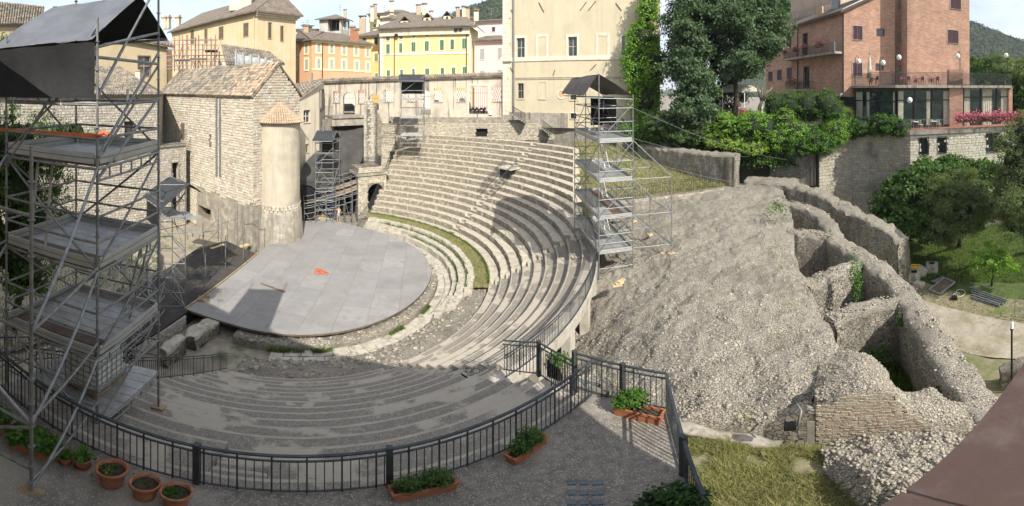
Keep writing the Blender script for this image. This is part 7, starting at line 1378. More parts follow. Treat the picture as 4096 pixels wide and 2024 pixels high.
tree('cedar_tree', 'dark conifer behind the maples', pd(2840, 480, 52), 10, .4, [B_(2840, 300, 53, 3.6, 5), B_(2720, 100, 53, 3.0, 6), B_(2690, 280, 52, 2.4, 3.6), B_(2900, 380, 53, 3, 3), B_(2840, 110, 53, 3.4, 5), B_(2850, 240, 53, 3.2, 4)], 26000, .42, 'leaf_cypress', .8, aspect=.3, droop=.7)
tree('conifer_tree', 'distant dark conifer above the hotel roof terrace', pd(3095, 200, 85), 8, .4, [B_(3100, 60, 86, 4, 6), B_(3140, 40, 88, 3, 5), B_(3080, 110, 84, 3, 4)], 5000, .7, 'leaf_dark', 1, aspect=.4, droop=.5)
bush('ivy_cover', 'bright green ivy climbing the corner of the cream palace', [B_(2545, 300, 50.5, 1.5, 2.2, .7), B_(2570, 150, 50.5, 2.0, 1.8, .7), B_(2540, 230, 50.5, 1.7, 1.8, .7), B_(2590, 30, 50.5, 1.3, 2.6, .7), B_(2580, 400, 50, 1.9, 2.6, .8), B_(2620, 260, 50, 1.6, 2.5, .8), B_(2560, 340, 50.2, 1.4, 1.4, .7)], 20000, .24, 'leaf_bright', cat='ivy', aspect=.9, clump=.4, per=30, core=.6)
bank = [[tuple(V2(px_corner(x, d), z)) for x, d, z in ((2480, 50, 10.6), (2700, 48, 10.6), (2950, 46.5, 10.5), (3150, 47, 10.5), (3320, 49, 10.5))], [tuple(V2(px_corner(x, d), z)) for x, d, z in ((2500, 48, 9.9), (2700, 45.5, 9.5), (2950, 44, 9.2), (3150, 44.5, 9.0), (3290, 47, 9))], [tuple(V2(px_corner(x, d), z)) for x, d, z in ((2560, 45.5, 8), (2700, 43.5, 7.6), (2950, 42, 7.4), (3150, 42.5, 7.2), (3280, 45, 7))]]
o, G = patch('garden_bank', bank, 60, 20, .2, .4, None, 'foliage_core', px=False); o['kind'] = 'structure'; gpts = grid_sample(G, 13000)
link_ = link('bank_ivy', leaves_mesh('bank_ivy', gpts+np.random.normal(0, .25, gpts.shape), np.tile([[0, -.6, .8]], (len(gpts), 1)), .26, 'leaf_ivy', .9, .6)); tag(link_, 'ivy ground cover on the bank below the hotel garden', 'ivy', kind='stuff')
for i, (lb, bl, n, lf, mt_) in enumerate((('long clipped hedge at the edge of the hotel garden', [B_(3100, 425, 45.5, 1.6, 1.6, 1), B_(3160, 425, 45.5, 1.8, 1.6, 1), B_(3230, 428, 45.3, 1.9, 1.6, 1), B_(3300, 420, 45.2, 1.8, 1.7, 1.1), B_(3340, 450, 45, 1.3, 1.4, 1)], 14000, .17, 'leaf_ivy'), ('round yellow green shrub in front of the garden tent', [B_(2900, 500, 43.5, 1.5, 1.35), B_(2850, 530, 43.5, 1.2, 1.0)], 6000, .18, 'leaf_bright'), ('bright leafy shrub below the pruned tree', [B_(3010, 500, 43, 1.8, 1.4), B_(3070, 520, 43, 1.5, 1.5), B_(2960, 520, 43, 1.3, 1.2)], 8000, .18, 'leaf_bright'), ('tall bright shrub with upright shoots before the clipped hedge', [B_(3140, 500, 43, 1.2, 1.8), B_(3180, 540, 43, 1.6, 1.5), B_(3110, 550, 42.5, 1.3, 1.3)], 7500, .18, 'leaf_bright'), ('ball shaped clipped bush above the retaining wall', [B_(3340, 530, 44.5, 1.7, 1.5)], 7000, .13, 'leaf_bright'), ('spreading dark shrub below the ball shaped bush', [B_(3250, 560, 43, 1.8, 1.2), B_(3200, 580, 42.6, 1.6, 1), B_(3290, 580, 43, 1.4, 1)], 7000, .2, 'leaf_ivy'), ('ivy mass spilling over the top of the retaining wall', [B_(3450, 505, 45.6, 2.0, 1.0), B_(3540, 500, 44.8, 2.0, 1.1), B_(3600, 512, 43.6, 1.1, .8), B_(3390, 525, 45.4, 1.5, .9)], 8000, .2, 'leaf_ivy'), ('lime green ivy strip along the ruined terrace wall', [B_(2930, 575, 42, 1.6, .5), B_(3010, 590, 41.5, 1.6, .5), B_(2860, 570, 42.4, 1.2, .4)], 4000, .16, 'leaf_lime'), ('dark undergrowth below the lower maple', [B_(2640, 500, 45, 2, 1.4), B_(2720, 540, 44, 2.0, 1.2), B_(2800, 545, 43.5, 1.6, 1.2)], 7000, .22, 'leaf_mid'), ('pale variegated bush beside the ball shaped bush', [B_(3370, 470, 45.5, 1.2, 1.0)], 3000, .14, 'leaf_bright'))): bush('hedge' if i == 0 else 'garden_shrub', lb, bl, n, lf, mt_, 'shrubs of the hotel garden')
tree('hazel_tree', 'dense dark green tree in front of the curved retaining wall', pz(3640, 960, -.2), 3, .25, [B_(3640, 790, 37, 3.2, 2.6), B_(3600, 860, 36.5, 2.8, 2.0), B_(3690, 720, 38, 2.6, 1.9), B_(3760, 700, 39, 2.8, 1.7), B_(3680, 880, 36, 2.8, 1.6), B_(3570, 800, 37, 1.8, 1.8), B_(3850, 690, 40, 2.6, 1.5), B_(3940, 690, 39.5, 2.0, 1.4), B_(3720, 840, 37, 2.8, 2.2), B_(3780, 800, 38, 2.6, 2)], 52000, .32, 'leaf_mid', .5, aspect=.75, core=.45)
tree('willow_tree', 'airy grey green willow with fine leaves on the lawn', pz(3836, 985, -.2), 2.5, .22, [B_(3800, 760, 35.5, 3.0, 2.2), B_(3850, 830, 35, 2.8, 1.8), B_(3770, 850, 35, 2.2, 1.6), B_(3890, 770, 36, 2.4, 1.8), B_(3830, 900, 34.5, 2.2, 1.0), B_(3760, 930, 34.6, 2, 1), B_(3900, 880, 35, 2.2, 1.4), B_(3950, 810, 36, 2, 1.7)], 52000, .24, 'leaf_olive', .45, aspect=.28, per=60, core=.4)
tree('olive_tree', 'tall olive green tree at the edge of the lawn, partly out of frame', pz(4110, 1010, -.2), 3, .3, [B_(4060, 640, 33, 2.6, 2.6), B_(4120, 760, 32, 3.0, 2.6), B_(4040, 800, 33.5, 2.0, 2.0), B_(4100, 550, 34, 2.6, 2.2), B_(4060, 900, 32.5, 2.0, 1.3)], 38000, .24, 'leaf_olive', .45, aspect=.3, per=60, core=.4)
tree('magnolia_shrub', 'small glossy leaved tree beside the pile of scaffold tubes', pz(3967, 1141, -.2), 1.2, .09, [B_(3930, 1040, 30, 1.1, .8), B_(3990, 1030, 30.4, 1.2, .7), B_(4040, 1060, 30.4, .9, .6), B_(3960, 1085, 30, .8, .5), B_(3960, 1000, 31, .8, .6)], 3600, .22, 'leaf_bright', .25, aspect=.35, per=24, cat='small tree')
for i, (x, y, d, r) in enumerate(((3950, 300, 75, 4.5), (4030, 290, 70, 5), (4100, 310, 62, 5), (4075, 390, 58, 4), (3905, 262, 95, 4))): tree('garden_tree', 'leafy tree beyond the hotel terrace, %s from the brick tower' % ('first', 'fourth', 'fifth', 'third', 'second')[i], V2(px_corner(x, d), 4), 5, .3, [B_(x, y, d, r, r*.6), B_(x+25, y+25, d, r*.7, r*.5)], 4500, .5, 'leaf_olive' if i in (1, 2) else 'leaf_mid', .8, 'trees beyond the hotel terrace')
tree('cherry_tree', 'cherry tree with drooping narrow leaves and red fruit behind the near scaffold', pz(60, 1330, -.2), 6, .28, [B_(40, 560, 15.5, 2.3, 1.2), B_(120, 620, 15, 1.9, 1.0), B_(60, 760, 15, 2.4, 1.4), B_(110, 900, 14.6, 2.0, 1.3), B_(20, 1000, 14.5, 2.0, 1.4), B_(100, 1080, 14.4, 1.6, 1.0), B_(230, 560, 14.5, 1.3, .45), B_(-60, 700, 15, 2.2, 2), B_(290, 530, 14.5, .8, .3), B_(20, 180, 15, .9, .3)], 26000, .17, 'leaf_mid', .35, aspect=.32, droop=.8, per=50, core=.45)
P_, N_ = crown_pts([B_(100, 560, 14.6, 2.2, .9), B_(80, 780, 14.2, 2.4, 1.4), B_(230, 560, 14.2, 1.2, .4)], 420, .3, 6); o = link('cherries', leaves_mesh('cherries', P_, N_, .05, 'cherry_red', 1, .8), bpy.data.objects['cherry_tree']); o['kind'] = 'stuff'
WM_ = None
pt_ = thing('pruned_tree', pd(3035, 465, 45.5), 'hard pruned tree with bare stubby branches beside the hedge', 'tree'); m = MB(); b = pd(3035, 470, 45.5); m.tube([b, pd(3038, 430, 45.5), pd(3050, 400, 45.5)], [.28, .22, .18], 7); m.build('trunk', 'pale_bark', pt_, True)
for x, y in ((3025, 340), (3048, 345), (3072, 360), (3090, 350), (3035, 355), (3080, 380)): m = MB(); m.tube([pd(3046, 405, 45.5), pd((3046+x)/2, (400+y)/2, 45.4), pd(x, y, 45.4)], [.16, .13, .09], 6); m.build('limb', 'pale_bark', pt_, True)
# garden tent
gt_ = thing('garden_tent', pd(2945, 470, 49), 'cream canvas garden tent on thin poles behind the shrubs', 'tent'); q = [pd(2840, 372, 48), pd(3050, 366, 48), pd(3040, 366, 53), pd(2870, 366, 53)]; apx = [pd(2915, 338, 50), pd(3010, 342, 50)]
tarp_quad(gt_, 'roof_panel', q[0], q[1], apx[1], apx[0], 'canvas_white', 8, 4, .06); tarp_quad(gt_, 'roof_panel', q[3], q[2], apx[1], apx[0], 'canvas_white', 8, 4, .06); tarp_quad(gt_, 'roof_panel', q[0], q[3], apx[0], apx[0], 'canvas_white', 4, 4, .02)
for x, d in ((2841, 48), (2890, 48), (2978, 48), (3048, 48), (2925, 53)): tube(gt_, 'pole', V2(px_corner(x, d), 10.5), V2(px_corner(x, d), 14.2), .06, 'white_plastic')
for i, x in enumerate((2865, 2895, 2925, 3005)): chair(V2(px_corner(x, 48.6), 10.5), .6*i, 'wicker chair under the garden tent, %s from the lower maple' % ('first', 'second', 'third', 'fourth')[i], 'wicker', 'chairs under the garden tent')
fp_ = V2(px_corner(2978, 46), 10.5); t = thing('stone_urn', fp_, 'stone urn of red flowers before the garden tent', 'planter'); m = MB(); m.lathe(fp_, [(.25, 0), (.55, .5), (.6, 1.0), (.5, 1.2), (.45, 1.1)], 14); m.build('urn', 'trim_stone', t, True); k = np.random.normal(0, .4, (160, 3))*np.array([1, 1, .6])+np.array(fp_+UP*1.6); link('blossoms', leaves_mesh('blossoms', k, k-np.array(fp_), .2, 'flower_red', .9), t); link('foliage', leaves_mesh('foliage', k-np.array([0, 0, .2]), k-np.array(fp_), .2, 'leaf_mid', .9), t)
# ================================================================ railings of the terrace and gallery
railing('terrace_railing', 'curved black railing between the near terrace and the seating', rail_arc, 1.08, .125, every=4, posts=[pol(27.75, t, Z_T) for t in (-61.0, -55.2)]+[T1], top=(.055, .035))
railing('terrace_railing', 'straight black railing at the outer edge of the terrace above the rubble', [T1, T2, T3], 1.08, .125, every=6, posts=[T1.lerp(T2, .55), T2.lerp(T3, .6)], top=(.055, .035))
railing('end_railing', 'short black railing at the end of the gallery below the terrace', [pz(2012, 1483, 6.2), pz(2155, 1500, 6.7), T1-UP*.35], 1.15, .13, every=6, posts=[pz(2155, 1500, 6.7)])
railing('gallery_railing', 'long curved black railing along the outer edge of the gallery', [pol(Rg, t, Zg+.02) for t in np.linspace(-42, 22, 70)], 1.0, .13, every=9, second=.12)
railing('fence', 'stepped iron fence down the near end of the seating', [pol(RK(k)+.2, -71.5, ZK(k)) for k in range(-1, 14)], 1.0, .14, second=.12, every=7)
railing('bank_fence', 'thin iron fence along the low wall of the grass bank', [pz(2440, 806, 5.6), pz(2560, 794, 5.85), pz(2700, 774, 6.0), pz(2893, 746, 6.25)], 1.1, .22, second=.14, bar=.014)
railing('left_fence', 'iron fence on the ground behind the near scaffold', [pz(-20, 1450, 6.0), pz(160, 1440, 5.5), pz(330, 1425, 5.5)], 1.0, .14, second=0)
railing('small_gate', 'small iron gate beside the long rubble wall', [pd(2563, 632, 44), pd(2602, 636, 44)], 1.3, .16, second=0, bar=.014)
# ================================================================ pots and planters on the terrace
def round_pot(x, y, w, h, label, plant=None, n=60, ph=.25, dish=False):
    """x, y: middle of the rim in the photograph"""
    c = pz(x, y, Z_T+h); c.z = Z_T; t = thing('flower_pot', c, label, 'flower pot', 'round terracotta pots on the terrace'); r = w/2; m = MB(); m.lathe(c, [(0, .0), (r*.66, .0), (r*.72, h*.15), (r*.80, h*.5), (r*.9, h*.8), (r*1.0, h*.82), (r*1.02, h*.97), (r*.96, h), (r*.86, h*.97), (r*.80, h*.7), (0, h*.7)], 28); m.build('pot', 'old_terracotta', t, True)
    m = MB(); m.lathe(c, [(r*.83, h*.80), (r*.4, h*.83), (0, h*.82)], 20); m.build('soil', 'soil', t, jit=.006)
    if dish: m = MB(); m.lathe(c, [(0, .005), (r*.95, .01), (r*1.0, .05), (r*.9, .03)], 20); m.build('saucer', 'old_terracotta', t, True)
    if plant == 'spiky':
        m = MB()
        for k in range(46): a = random.random()*6.3; l = ph*random.uniform(.6, 1.3); d = Vector((math.cos(a), math.sin(a), 0)); b = c+UP*h*.85; s = Vector((-d.y, d.x, 0))*.014; p1 = b+d*l*.45+UP*l*.8; p2 = b+d*l*1.0+UP*l*.55; m.poly([b-s, b+s, p1+s, p1-s]); m.poly([p1-s, p1+s, p2+s*.2, p2-s*.2])
        m.r = list(np.random.rand(len(m.f))+.01); m.build('leaves', 'leaf_ivy', t)
    elif plant:
        k = np.random.normal(0, .5, (n, 3))*np.array([r*.7, r*.7, ph*.3]); k[:, 2] = abs(k[:, 2]); link('leaves', leaves_mesh('leaves', k+np.array(c+UP*h*.85)+np.array([-.06, -.05, 0]), k+np.array([0, 0, .5]), .07, plant, .7), t)
round_pot(447, 1869, .50, .50, 'large terracotta pot with a little grass, tallest of the row by the railing', 'grass_blade', 50, .12); round_pot(580, 1926, .46, .46, 'terracotta pot of bare soil in the middle of the row', 'leaf_ivy', 8, .1); round_pot(705, 1962, .46, .46, 'terracotta pot with small green seedlings, last of the row', 'leaf_ivy', 70, .12)
round_pot(262, 1826, .24, .20, 'small terracotta pot behind the spiky plant pot', 'spiky', ph=.16, dish=True); round_pot(330, 1832, .30, .26, 'terracotta pot with spiky green leaves under the scaffold brace', 'spiky', ph=.26, dish=True)
def planter(label, a, b, wd, h, blobs, n, leaf, mt_, aspect=.6, soil=True, z=Z_T):
    """a, b: photograph points of the long lower edge nearest the eye"""
    A, B = pz(*a, z), pz(*b, z); u = (B-A); L = u.length; u.normalize(); nrm = Vector((-u.y, u.x, 0)); nrm = nrm if nrm.y > 0 else -nrm; c = (A+B)/2+nrm*wd/2; rt = basis(u, nrm) if u.cross(nrm).z > 0 else basis(-u, nrm); t = thing('planter_box', c, label, 'planter', 'long terracotta planters on the terrace'); m = MB(); k = .03; q = lambda x, y, zz: c+u*x+nrm*y+UP*zz
    lx, ly = L/2, wd/2
    for (x0, x1, y0, y1) in ((-lx, lx, -ly, -ly+k), (-lx, lx, ly-k, ly), (-lx, -lx+k, -ly+k, ly-k), (lx-k, lx, -ly+k, ly-k)):
        tp = 1.06; m.hexa([q(x0*.95, y0*.9, 0), q(x1*.95, y0*.9, 0), q(x1*.95, y1*.9, 0), q(x0*.95, y1*.9, 0)], [q(x0, y0, h), q(x1, y0, h), q(x1, y1, h), q(x0, y1, h)])
    m.hexa([q(-lx*.9, -ly*.85, .01), q(lx*.9, -ly*.85, .01), q(lx*.9, ly*.85, .01), q(-lx*.9, ly*.85, .01)], [q(-lx*.9, -ly*.85, .03), q(lx*.9, -ly*.85, .03), q(lx*.9, ly*.85, .03), q(-lx*.9, ly*.85, .03)]); m.build('box', 'terracotta', t)
    m = MB()
    for (x0, x1, y0, y1) in ((-lx-.015, lx+.015, -ly-.015, -ly+.01), (-lx-.015, lx+.015, ly-.01, ly+.015), (-lx-.015, -lx+.01, -ly+.01, ly-.01), (lx-.01, lx+.015, -ly+.01, ly-.01)): m.hexa([q(x0, y0, h-.05), q(x1, y0, h-.05), q(x1, y1, h-.05), q(x0, y1, h-.05)], [q(x0, y0, h+.006), q(x1, y0, h+.006), q(x1, y1, h+.006), q(x0, y1, h+.006)])
    m.build('rim', 'terracotta', t); m = MB(); m.box(q(0, 0, h-.07), (L-.07, wd-.07, .03), rt); m.build('soil', 'soil', t)
    bl = [(q(x, y, h+zz), r, r*.8, rz) for x, y, zz, r, rz in blobs]; P, N = crown_pts(bl, n, .05, 14, .7); link('foliage', leaves_mesh('foliage', P, N, leaf, mt_, aspect, .6), t)
    for b_ in bl:
        for k in range(5): m = MB(); m.tube([q(0, 0, h-.06)*.3+Vector((b_[0].x, b_[0].y, c.z+h-.06))*.7, Vector(b_[0])+Vector((random.uniform(-1, 1)*b_[1]*.6, random.uniform(-1, 1)*b_[1]*.6, b_[3]*.4))], [.008, .004], 4); m.build('stem', 'bark', t)
    return t
planter('terracotta planter with two needle leaved bushes beside the gate', (1572, 2010), (1832, 1958), .26, .22, [(-.22, 0, .10, .20, .16), (.2, 0, .14, .24, .18)], 2400, .06, 'leaf_mid', .3)
planter('terracotta planter with a clipped bush, middle one along the curved railing', (2062, 1868), (2192, 1770), .24, .22, [(-.18, 0, .10, .20, .13), (.12, .02, .16, .22, .18)], 2400, .06, 'leaf_mid', .35)
planter('terracotta planter with a bright leafy bush in the corner of the terrace', (2452, 1660), (2640, 1705), .30, .26, [(-.28, 0, .16, .26, .18), (-.08, .02, .26, .28, .2)], 2200, .07, 'leaf_ivy', .5)
planter('terracotta planter full of broad green leaves under the near scaffold', (30, 1790), (195, 1850), .36, .28, [(-.25, 0, .1, .26, .14), (.05, 0, .1, .28, .15), (.3, 0, .08, .22, .12)], 2600, .085, 'leaf_ivy', .85)
planter('terracotta planter cut by the edge of the picture', (-60, 1740), (40, 1735), .36, .3, [(0, 0, .12, .3, .16)], 900, .085, 'leaf_mid', .8)
planter('dark leaved bush in a planter at the foot of the straight railing', (2600, 2120), (2790, 2110), .3, .3, [(0, 0, .45, .35, .3), (-.2, 0, .3, .26, .22), (.2, 0, .35, .28, .26)], 2200, .075, 'leaf_dark', .6)
# ================================================================ things in the garden
c = V2(px_corner(3660, 31.5), -.2); t = thing('yellow_sign', c, 'yellow sign reading TEATRO ROMANO on the lawn', 'sign'); fs = Facade(3642, 31.5, 3679, 31.45, t); a, b, l, tt = fs.rect(3643, 1057, 3678, 1074); fs.box(a, b, l, tt, -.02, .02, 'sign_board', 'sign_yellow'); tube(t, 'post', fs.pt((a+b)/2, -.2, -.05), fs.pt((a+b)/2, l+.1, -.05), .04, 'black_pole'); letters(t, 'TEATRO ROMANO', fs.pt(a+.06, tt-.08, .025), fs.u, UP, fs.n, (b-a-.1)/51, 'sign_black')
for i, (x, y, s, lb) in enumerate(((3612, 1112, .8, 'flat squared stone block nearest the ruin wall end'), (3656, 1125, 1.0, 'hollowed stone block with a square socket'), (3678, 1098, .9, 'leaning weathered stone slab under the yellow sign'), (3675, 1150, .7, 'low squared stone block in front of the others'), (3728, 1085, .9, 'upright stone block with round hollow on the lawn'), (3645, 1085, .6, 'small stone block behind the hollowed one'))):
    bm = bmesh.new(); bmesh.ops.create_cube(bm, size=1); bmesh.ops.scale(bm, vec=(s*1.2, s, s*(.55 if i in (0, 3) else .95)), verts=bm.verts); bmesh.ops.bevel(bm, geom=bm.edges[:], offset=.06, segments=2, affect='EDGES')
    for v in bm.verts: v.co += Vector((noise.noise(v.co*4+Vector((i, 0, 0))), noise.noise(v.co*4+Vector((0, i, 5))), noise.noise(v.co*4+Vector((3, 1, i)))))*.06
    me = bpy.data.meshes.new('stone_block'); bm.to_mesh(me); bm.free(); me.materials.append(M['white_block']); p = pz(x, y, -.2); t = thing('stone_block', p, lb, 'stone block', 'loose antique stone blocks'); link('block', me, t, Matrix.Translation(p+UP*s*.35)@Matrix.Rotation(.5*i, 4, 'Z')@Matrix.Rotation(.25 if i == 2 else 0, 4, 'X'))
    if i in (1, 4): boxo(t, 'socket', p+UP*(s*.35+s*.475+.005), (s*.5, s*.5, .02), 'void_dark', rotz(.5*i))
for lb, pts, mt_, z in (('framed brown deck panel lying on the lawn', ((3716, 1165), (3760, 1183), (3820, 1135), (3776, 1118)), 'deck_ply', .06), ('thin grey sheet lying half under the deck panel', ((3722, 1128), (3760, 1140), (3800, 1120), (3770, 1108)), 'worn_steel', .0)):
    P = [pz(*q, -.1) for q in pts]; t = thing('lawn_panel', P[0], lb, 'panel'); P = [p+UP*(z+.08) for p in P]; P = P if (P[1]-P[0]).cross(P[-1]-P[0]).z > 0 else P[::-1]; slab(t, 'board', P, .06, mt_)
    if z:
        for a, b in zip(P, P[1:]+P[:1]): m = MB(); m.bar(a, b, .1, .12); m.build('frame', 'aluminium', t)
tp = thing('tube_pile', pz(3960, 1190, -.2), 'pile of galvanised scaffold tubes lying on the lawn', 'scaffold tubes')
for k in range(16): a, b = pz(3882+random.uniform(-4, 4)+k*.3, 1150+k*3.2, -.1), pz(4030+random.uniform(-6, 6)-k*2.2, 1205+k*1.8, -.1); z = .05+.06*(k % 3); tube(tp, 'tube', a+UP*z, b+UP*z, .045, 'steel')
tube(tp, 'tube', pz(3880, 1142, 0)+UP*.25, pz(4003, 1170, 0)+UP*.2, .045, 'steel')
cl = thing('cable_coil', pz(3820, 1190, -.1), 'black floodlight and loose cable lying on the grass', 'cable'); boxo(cl, 'lamp_body', pz(3818, 1192, 0), (.5, .4, .2), 'black_pole', rotz(.5)); m = MB(); c = pz(3830, 1185, 0); m.tube([c+Vector((.5*math.cos(a)+.1*a, .4*math.sin(a), .02)) for a in np.linspace(0, 9, 24)], .015, 4); m.build('cable', 'white_plastic', cl)
def garden_lamp(x, yb, yt, z, label, r=.2):
    b = pz(x, yb, z); d = math.hypot(b.x, b.y); tpz = ZC-d*math.tan(dep(yt)); t = thing('garden_lamp', b, label, 'lamp', 'black garden lamp posts'); tube(t, 'post', b, V2(b, tpz-.3), .05, 'black_pole'); c = V2(b, tpz)
    m = MB(); m.lathe(c-UP*.3, [(.06, 0), (.09, .05), (.09, .08)], 10); m.build('collar', 'black_pole', t); m = MB()
    for k in range(5): m.lathe(c-UP*.2+UP*.075*k, [(.05, 0), (.085, .02), (.085, .045), (.05, .06)], 10)
    m.build('reflector', 'white_plastic', t, True)
garden_lamp(3589, 1092, 965, 0, 'lamp post with ribbed white head before the ring wall'); garden_lamp(4047, 1560, 1300, .0, 'black lamp post beside the path near the brown coping')
ruin_wall('brick_stub', [(4000, 1480, .9), (4060, 1450, 1.3), (4140, 1430, 1.5)], .9, -.3, 'rubble', 'low ruined stub wall beside the path lamp', amp=.12)
gt2 = thing('barrier_frame', pz(4090, 1250, -.1), 'grey tubular barrier frame at the edge of the path', 'barrier'); c = [pz(4060, 1260, 0), pz(4140, 1275, 0)]
for p in c: tube(gt2, 'post', p, p+UP*1.1, .03, 'steel')
for z in (.1, .6, 1.1): tube(gt2, 'rail', c[0]+UP*z, c[1]+UP*z, .025, 'steel')
fl = thing('floodlight', pd(3185, 1612, 9.4), 'black floodlight on a bent arm fixed to the brick ruin wall', 'floodlight'); a = pd(3188, 1615, 9.55); b = pd(3192, 1705, 9.1); m = MB(); m.tube([a, a.lerp(b, .2)+Vector((0, -.15, 0)), b], .035, 6); m.build('arm', 'worn_steel', fl, True); c = pd(3160, 1705, 9.0); boxo(fl, 'lamp_body', c, (.30, .2, .17), 'black_pole', rotz(-.7)); boxo(fl, 'lamp_glass', c+rotz(-.7)@Vector((0, -.11, 0)), (.26, .02, .13), 'wet_dark', rotz(-.7))
for k in range(7): boxo(fl, 'cooling_fin', c+rotz(-.7)@Vector((-.13+.043*k, 0, .10)), (.012, .18, .04), 'black_pole', rotz(-.7))
for nm, lb, x, y, d, sx, sz, n in (('chamber_ivy', 'ivy hanging down the dividing wall in the ruined chamber', 3425, 1120, 20.5, .35, 1.2, 420), ('chamber_creeper', 'leafy creeper at the back of the grassy ruined chamber', 3500, 1420, 17.5, .9, .5, 600), ('ruin_weed', 'green weed tuft on the chamber wall corner', 3605, 1282, 17.6, .25, .3, 120), ('ruin_weed', 'weeds growing in the small pit near the arch', 3110, 835, 28, 1.0, .4, 260), ('wall_weed', 'tuft of weeds high on the curved retaining wall', 3545, 575, 45, .4, .5, 120), ('wall_weed', 'second tuft of weeds lower on the curved retaining wall', 3505, 655, 46, .4, .4, 90), ('slope_weed', 'green weeds under the gallery beside the end railing', 2240, 1435, 13.8, .35, .3, 150), ('ruin_weed', 'green weeds at the near end of the chamber grass', 3770, 1560, 13.0, .22, .3, 160)):
    p = pd(x, y, d); t = thing(nm, p, lb, 'weed'); k = np.random.normal(0, .5, (n, 3))*np.array([sx, sx, sz])+np.array(p); link('foliage', leaves_mesh('foliage', k, np.tile([[0, -.5, .8]], (n, 1)), .12, 'leaf_ivy', .8), t)
# truss and cases stored behind the near tower
ts = thing('truss_pile', pz(300, 1420, .2), 'aluminium stage truss lying on the ground behind the near scaffold', 'truss'); a, b = pz(180, 1440, .3), pz(400, 1360, .3)
for k, (o, z) in enumerate(((-.25, .1), (.25, .1), (-.25, .6), (.25, .6))): s = Vector((-(b-a).y, (b-a).x, 0)).normalized()*o; tube(ts, 'chord', a+s+UP*z, b+s+UP*z, .04, 'aluminium')
for k in range(10):
    for o in (-.25, .25): s = Vector((-(b-a).y, (b-a).x, 0)).normalized()*o; p, q = a.lerp(b, k/10), a.lerp(b, (k+1)/10); tube(ts, 'lacing', p+s+UP*(.1 if k % 2 else .6), q+s+UP*(.6 if k % 2 else .1), .025, 'aluminium')
g = [[tuple(pz(x, y, z)) for x, y, z in r] for r in (((-100, 1050, .4), (150, 1040, .5), (420, 1010, .6), (620, 960, .5)), ((-100, 1200, .6), (150, 1180, 1.2), (380, 1130, .9), (640, 1050, .5)), ((-100, 1420, .2), (130, 1380, .3), (330, 1310, .2), (560, 1200, .2)))]
o, G = patch('left_ruin_ground', g, 70, 50, .3, .5, None, 'bare_earth', px=False); o['kind'] = 'structure'
NTH = 'first second third fourth fifth sixth seventh eighth ninth tenth'.split()
for i, p in enumerate(sorted(grid_sample(G, 10), key=lambda p: math.atan2(p[0], p[1]))): s = random.uniform(.5, 1.1); t = link('fallen_block', unit('rock', 'white_block'), None, Matrix.Translation(Vector(p)+UP*.2)@Matrix.Rotation(i, 4, 'Z')@Matrix.Diagonal((s*1.5, s, s*.8, 1))); tag(t, 'weathered fallen stone block behind the near scaffold, %s from the picture edge' % NTH[i], 'stone block', 'fallen blocks left of the stage')
pts = grid_sample(G, 5000); blades('ruin_grass', pts, .25, 'grass_blade', 'patchy grass among the fallen blocks left of the stage', w=.03)
# ================================================================ worker by the scaffold
ft_ = pz(1354, 890, 1.03); pe = thing('person', ft_, 'worker in white vest and denim shorts seen from behind, one arm out to the scaffold', 'person')
fw = Vector((-.55, .83, 0)).normalized(); rt2 = Vector((fw.y, -fw.x, 0)); J = lambda r, f_, z: ft_+rt2*r+fw*f_+UP*z
jt = [(0, 0, .95, .14, .10), (0, .0, 1.15, .13, .09), (0, .02, 1.38, .16, .10), (0, .03, 1.50, .06, .06), (0, .05, 1.60, .085, .095), (0, .05, 1.72, .075, .085), (-.19, .02, 1.42, .065, .06), (-.33, .18, 1.28, .05, .05), (-.42, .42, 1.30, .038, .038), (-.44, .50, 1.31, .04, .025), (.19, .02, 1.42, .065, .06), (.27, -.02, 1.15, .05, .05), (.30, .10, .92, .038, .038), (.30, .14, .84, .04, .025), (-.10, 0, .88, .095, .095), (-.11, .03, .48, .062, .062), (-.12, -.03, .08, .04, .04), (-.13, .12, .04, .045, .03), (.10, 0, .88, .095, .095), (.13, .06, .48, .062, .062), (.14, -.08, .08, .04, .04), (.15, .08, .04, .045, .03)]
ed = [(0, 1), (1, 2), (2, 3), (3, 4), (4, 5), (2, 6), (6, 7), (7, 8), (8, 9), (2, 10), (10, 11), (11, 12), (12, 13), (0, 14), (14, 15), (15, 16), (16, 17), (0, 18), (18, 19), (19, 20), (20, 21)]
for s, w0 in ((9, -1), (13, 1)):
    b = jt[s]
    for k in range(5): i = len(jt); jt.append((b[0]+(-.03+.018*k)*1, b[1]+.035 if k else b[1]+.0, b[2]+(.02 if k == 0 else -.01), .012, .012)); jt.append((b[0]+(-.04+.022*k), b[1]+.07-.008*abs(k-2) if k else b[1]+.03, b[2]+(.05 if k == 0 else -.03), .009, .009)); ed += [(s, i), (i, i+1)]
def skin(name, jt, ed, mt_, parent, root=0):
    me = bpy.data.meshes.new(name); me.from_pydata([J(*j[:3]) for j in jt], ed, []); me.materials.append(M[mt_]); ob = link(name, me, parent); ob.modifiers.new('skin', 'SKIN'); ob.modifiers.new('sub', 'SUBSURF').render_levels = 2
    for i, j in enumerate(jt): v = me.skin_vertices[0].data[i]; v.radius = (j[3], j[4]); v.use_root = i == root
    ob.modifiers['skin'].use_smooth_shade = True; return ob
skin('body', jt, ed, 'skin', pe); skin('vest', [(0, 0, .93, .165, .12), (0, .0, 1.15, .155, .115), (0, .02, 1.36, .17, .12), (0, .02, 1.44, .12, .09)], [(0, 1), (1, 2), (2, 3)], 'white_cloth', pe)
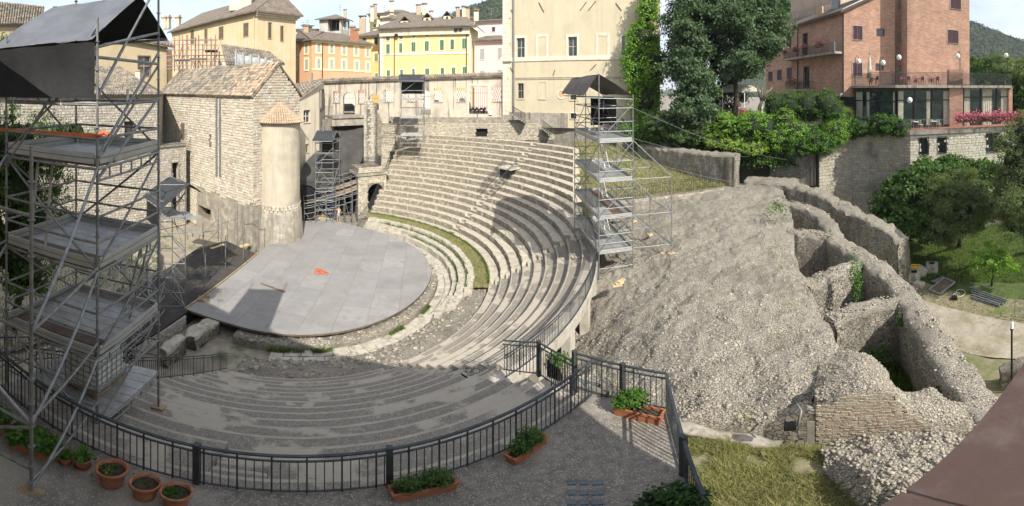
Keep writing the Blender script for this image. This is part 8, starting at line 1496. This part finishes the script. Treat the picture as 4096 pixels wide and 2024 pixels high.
skin('shorts', [(0, 0, .96, .16, .12), (0, 0, .86, .15, .12), (-.11, .01, .72, .115, .11), (-.115, .02, .54, .10, .10), (.11, .02, .72, .115, .11), (.12, .04, .54, .10, .10)], [(0, 1), (1, 2), (2, 3), (1, 4), (4, 5)], 'denim', pe); skin('hair', [(0, .03, 1.66, .09, .10), (0, .02, 1.74, .085, .09), (0, .03, 1.79, .05, .06)], [(0, 1), (1, 2)], 'hair', pe)
for k in (-.13, .145): skin('shoe', [(k, -.06 if k < 0 else -.1, .04, .05, .045), (k, .06 if k < 0 else .02, .04, .05, .04), (k, .15 if k < 0 else .1, .03, .04, .03)], [(0, 1), (1, 2)], 'white_cloth', pe)
# ================================================================ the house the picture is taken from
hs = thing('viewpoint_house', (-10, -1, 0), 'plastered house with tiled roof behind the terrace, where the view is taken from', 'house'); m = MB(); m.box((-12.3, -6.6, 8.4), (35.2, 12, 16.8)); m.build('walls', 'pale_stucco', hs); slab(hs, 'roof_slope', [Vector((-30.5, -.05, 16.95)), Vector((5.6, -.05, 16.95)), Vector((5.6, -7, 19.2)), Vector((-30.5, -7, 19.2))], .15, 'far_roof'); slab(hs, 'roof_slope', [Vector((5.6, -13, 16.95)), Vector((-30.5, -13, 16.95)), Vector((-30.5, -7, 19.2)), Vector((5.6, -7, 19.2))], .15, 'far_roof'); boxo(hs, 'balcony_slab', (.2, -.25, 13.0), (4.5, .7, .2), 'concrete')
cg = thing('brown_coping', (.8, 0, 13.1), 'brown terracotta coping of the parapet close to the lens', 'parapet'); eg = lambda x: .2-(x-.3)*.143
for x0, x1 in ((.17, .332), (.338, .80), (.806, 1.6), (1.606, 2.4)): slab(cg, 'coping_tile', [Vector((x0, -.58, 14.1)), Vector((x1, -.58, 14.1)), Vector((x1, eg(x1), 14.1)), Vector((x0, eg(x0), 14.1))], .05, 'coping')
slab(cg, 'grout_bed', [Vector((.18, -.57, 14.095)), Vector((2.39, -.57, 14.095)), Vector((2.39, eg(2.39)-.006, 14.095)), Vector((.18, eg(.18)-.006, 14.095))], .04, 'pale_concrete'); slab(cg, 'parapet', [Vector((.2, -.56, 14.04)), Vector((2.38, -.56, 14.04)), Vector((2.38, eg(2.38)-.05, 14.04)), Vector((.2, eg(.2)-.05, 14.04))], .95, 'pale_stucco')

# ================================================================ summer haze
m = MB(); m.box((0, 1500, 208), (9000, 9000, 420)); hz = m.build('haze', 'void_dark'); hz['kind'] = 'stuff'; hm = bpy.data.materials.new('haze'); hm.use_nodes = True; nt = hm.node_tree; nt.nodes.clear(); pv = nt.nodes.new('ShaderNodeVolumePrincipled'); pv.inputs['Density'].default_value = .00015; pv.inputs['Color'].default_value = (.86, .92, 1, 1); mo = nt.nodes.new('ShaderNodeOutputMaterial'); nt.links.new(pv.outputs[0], mo.inputs['Volume']); hz.data.materials.clear(); hz.data.materials.append(hm); hz.display_type = 'WIRE'
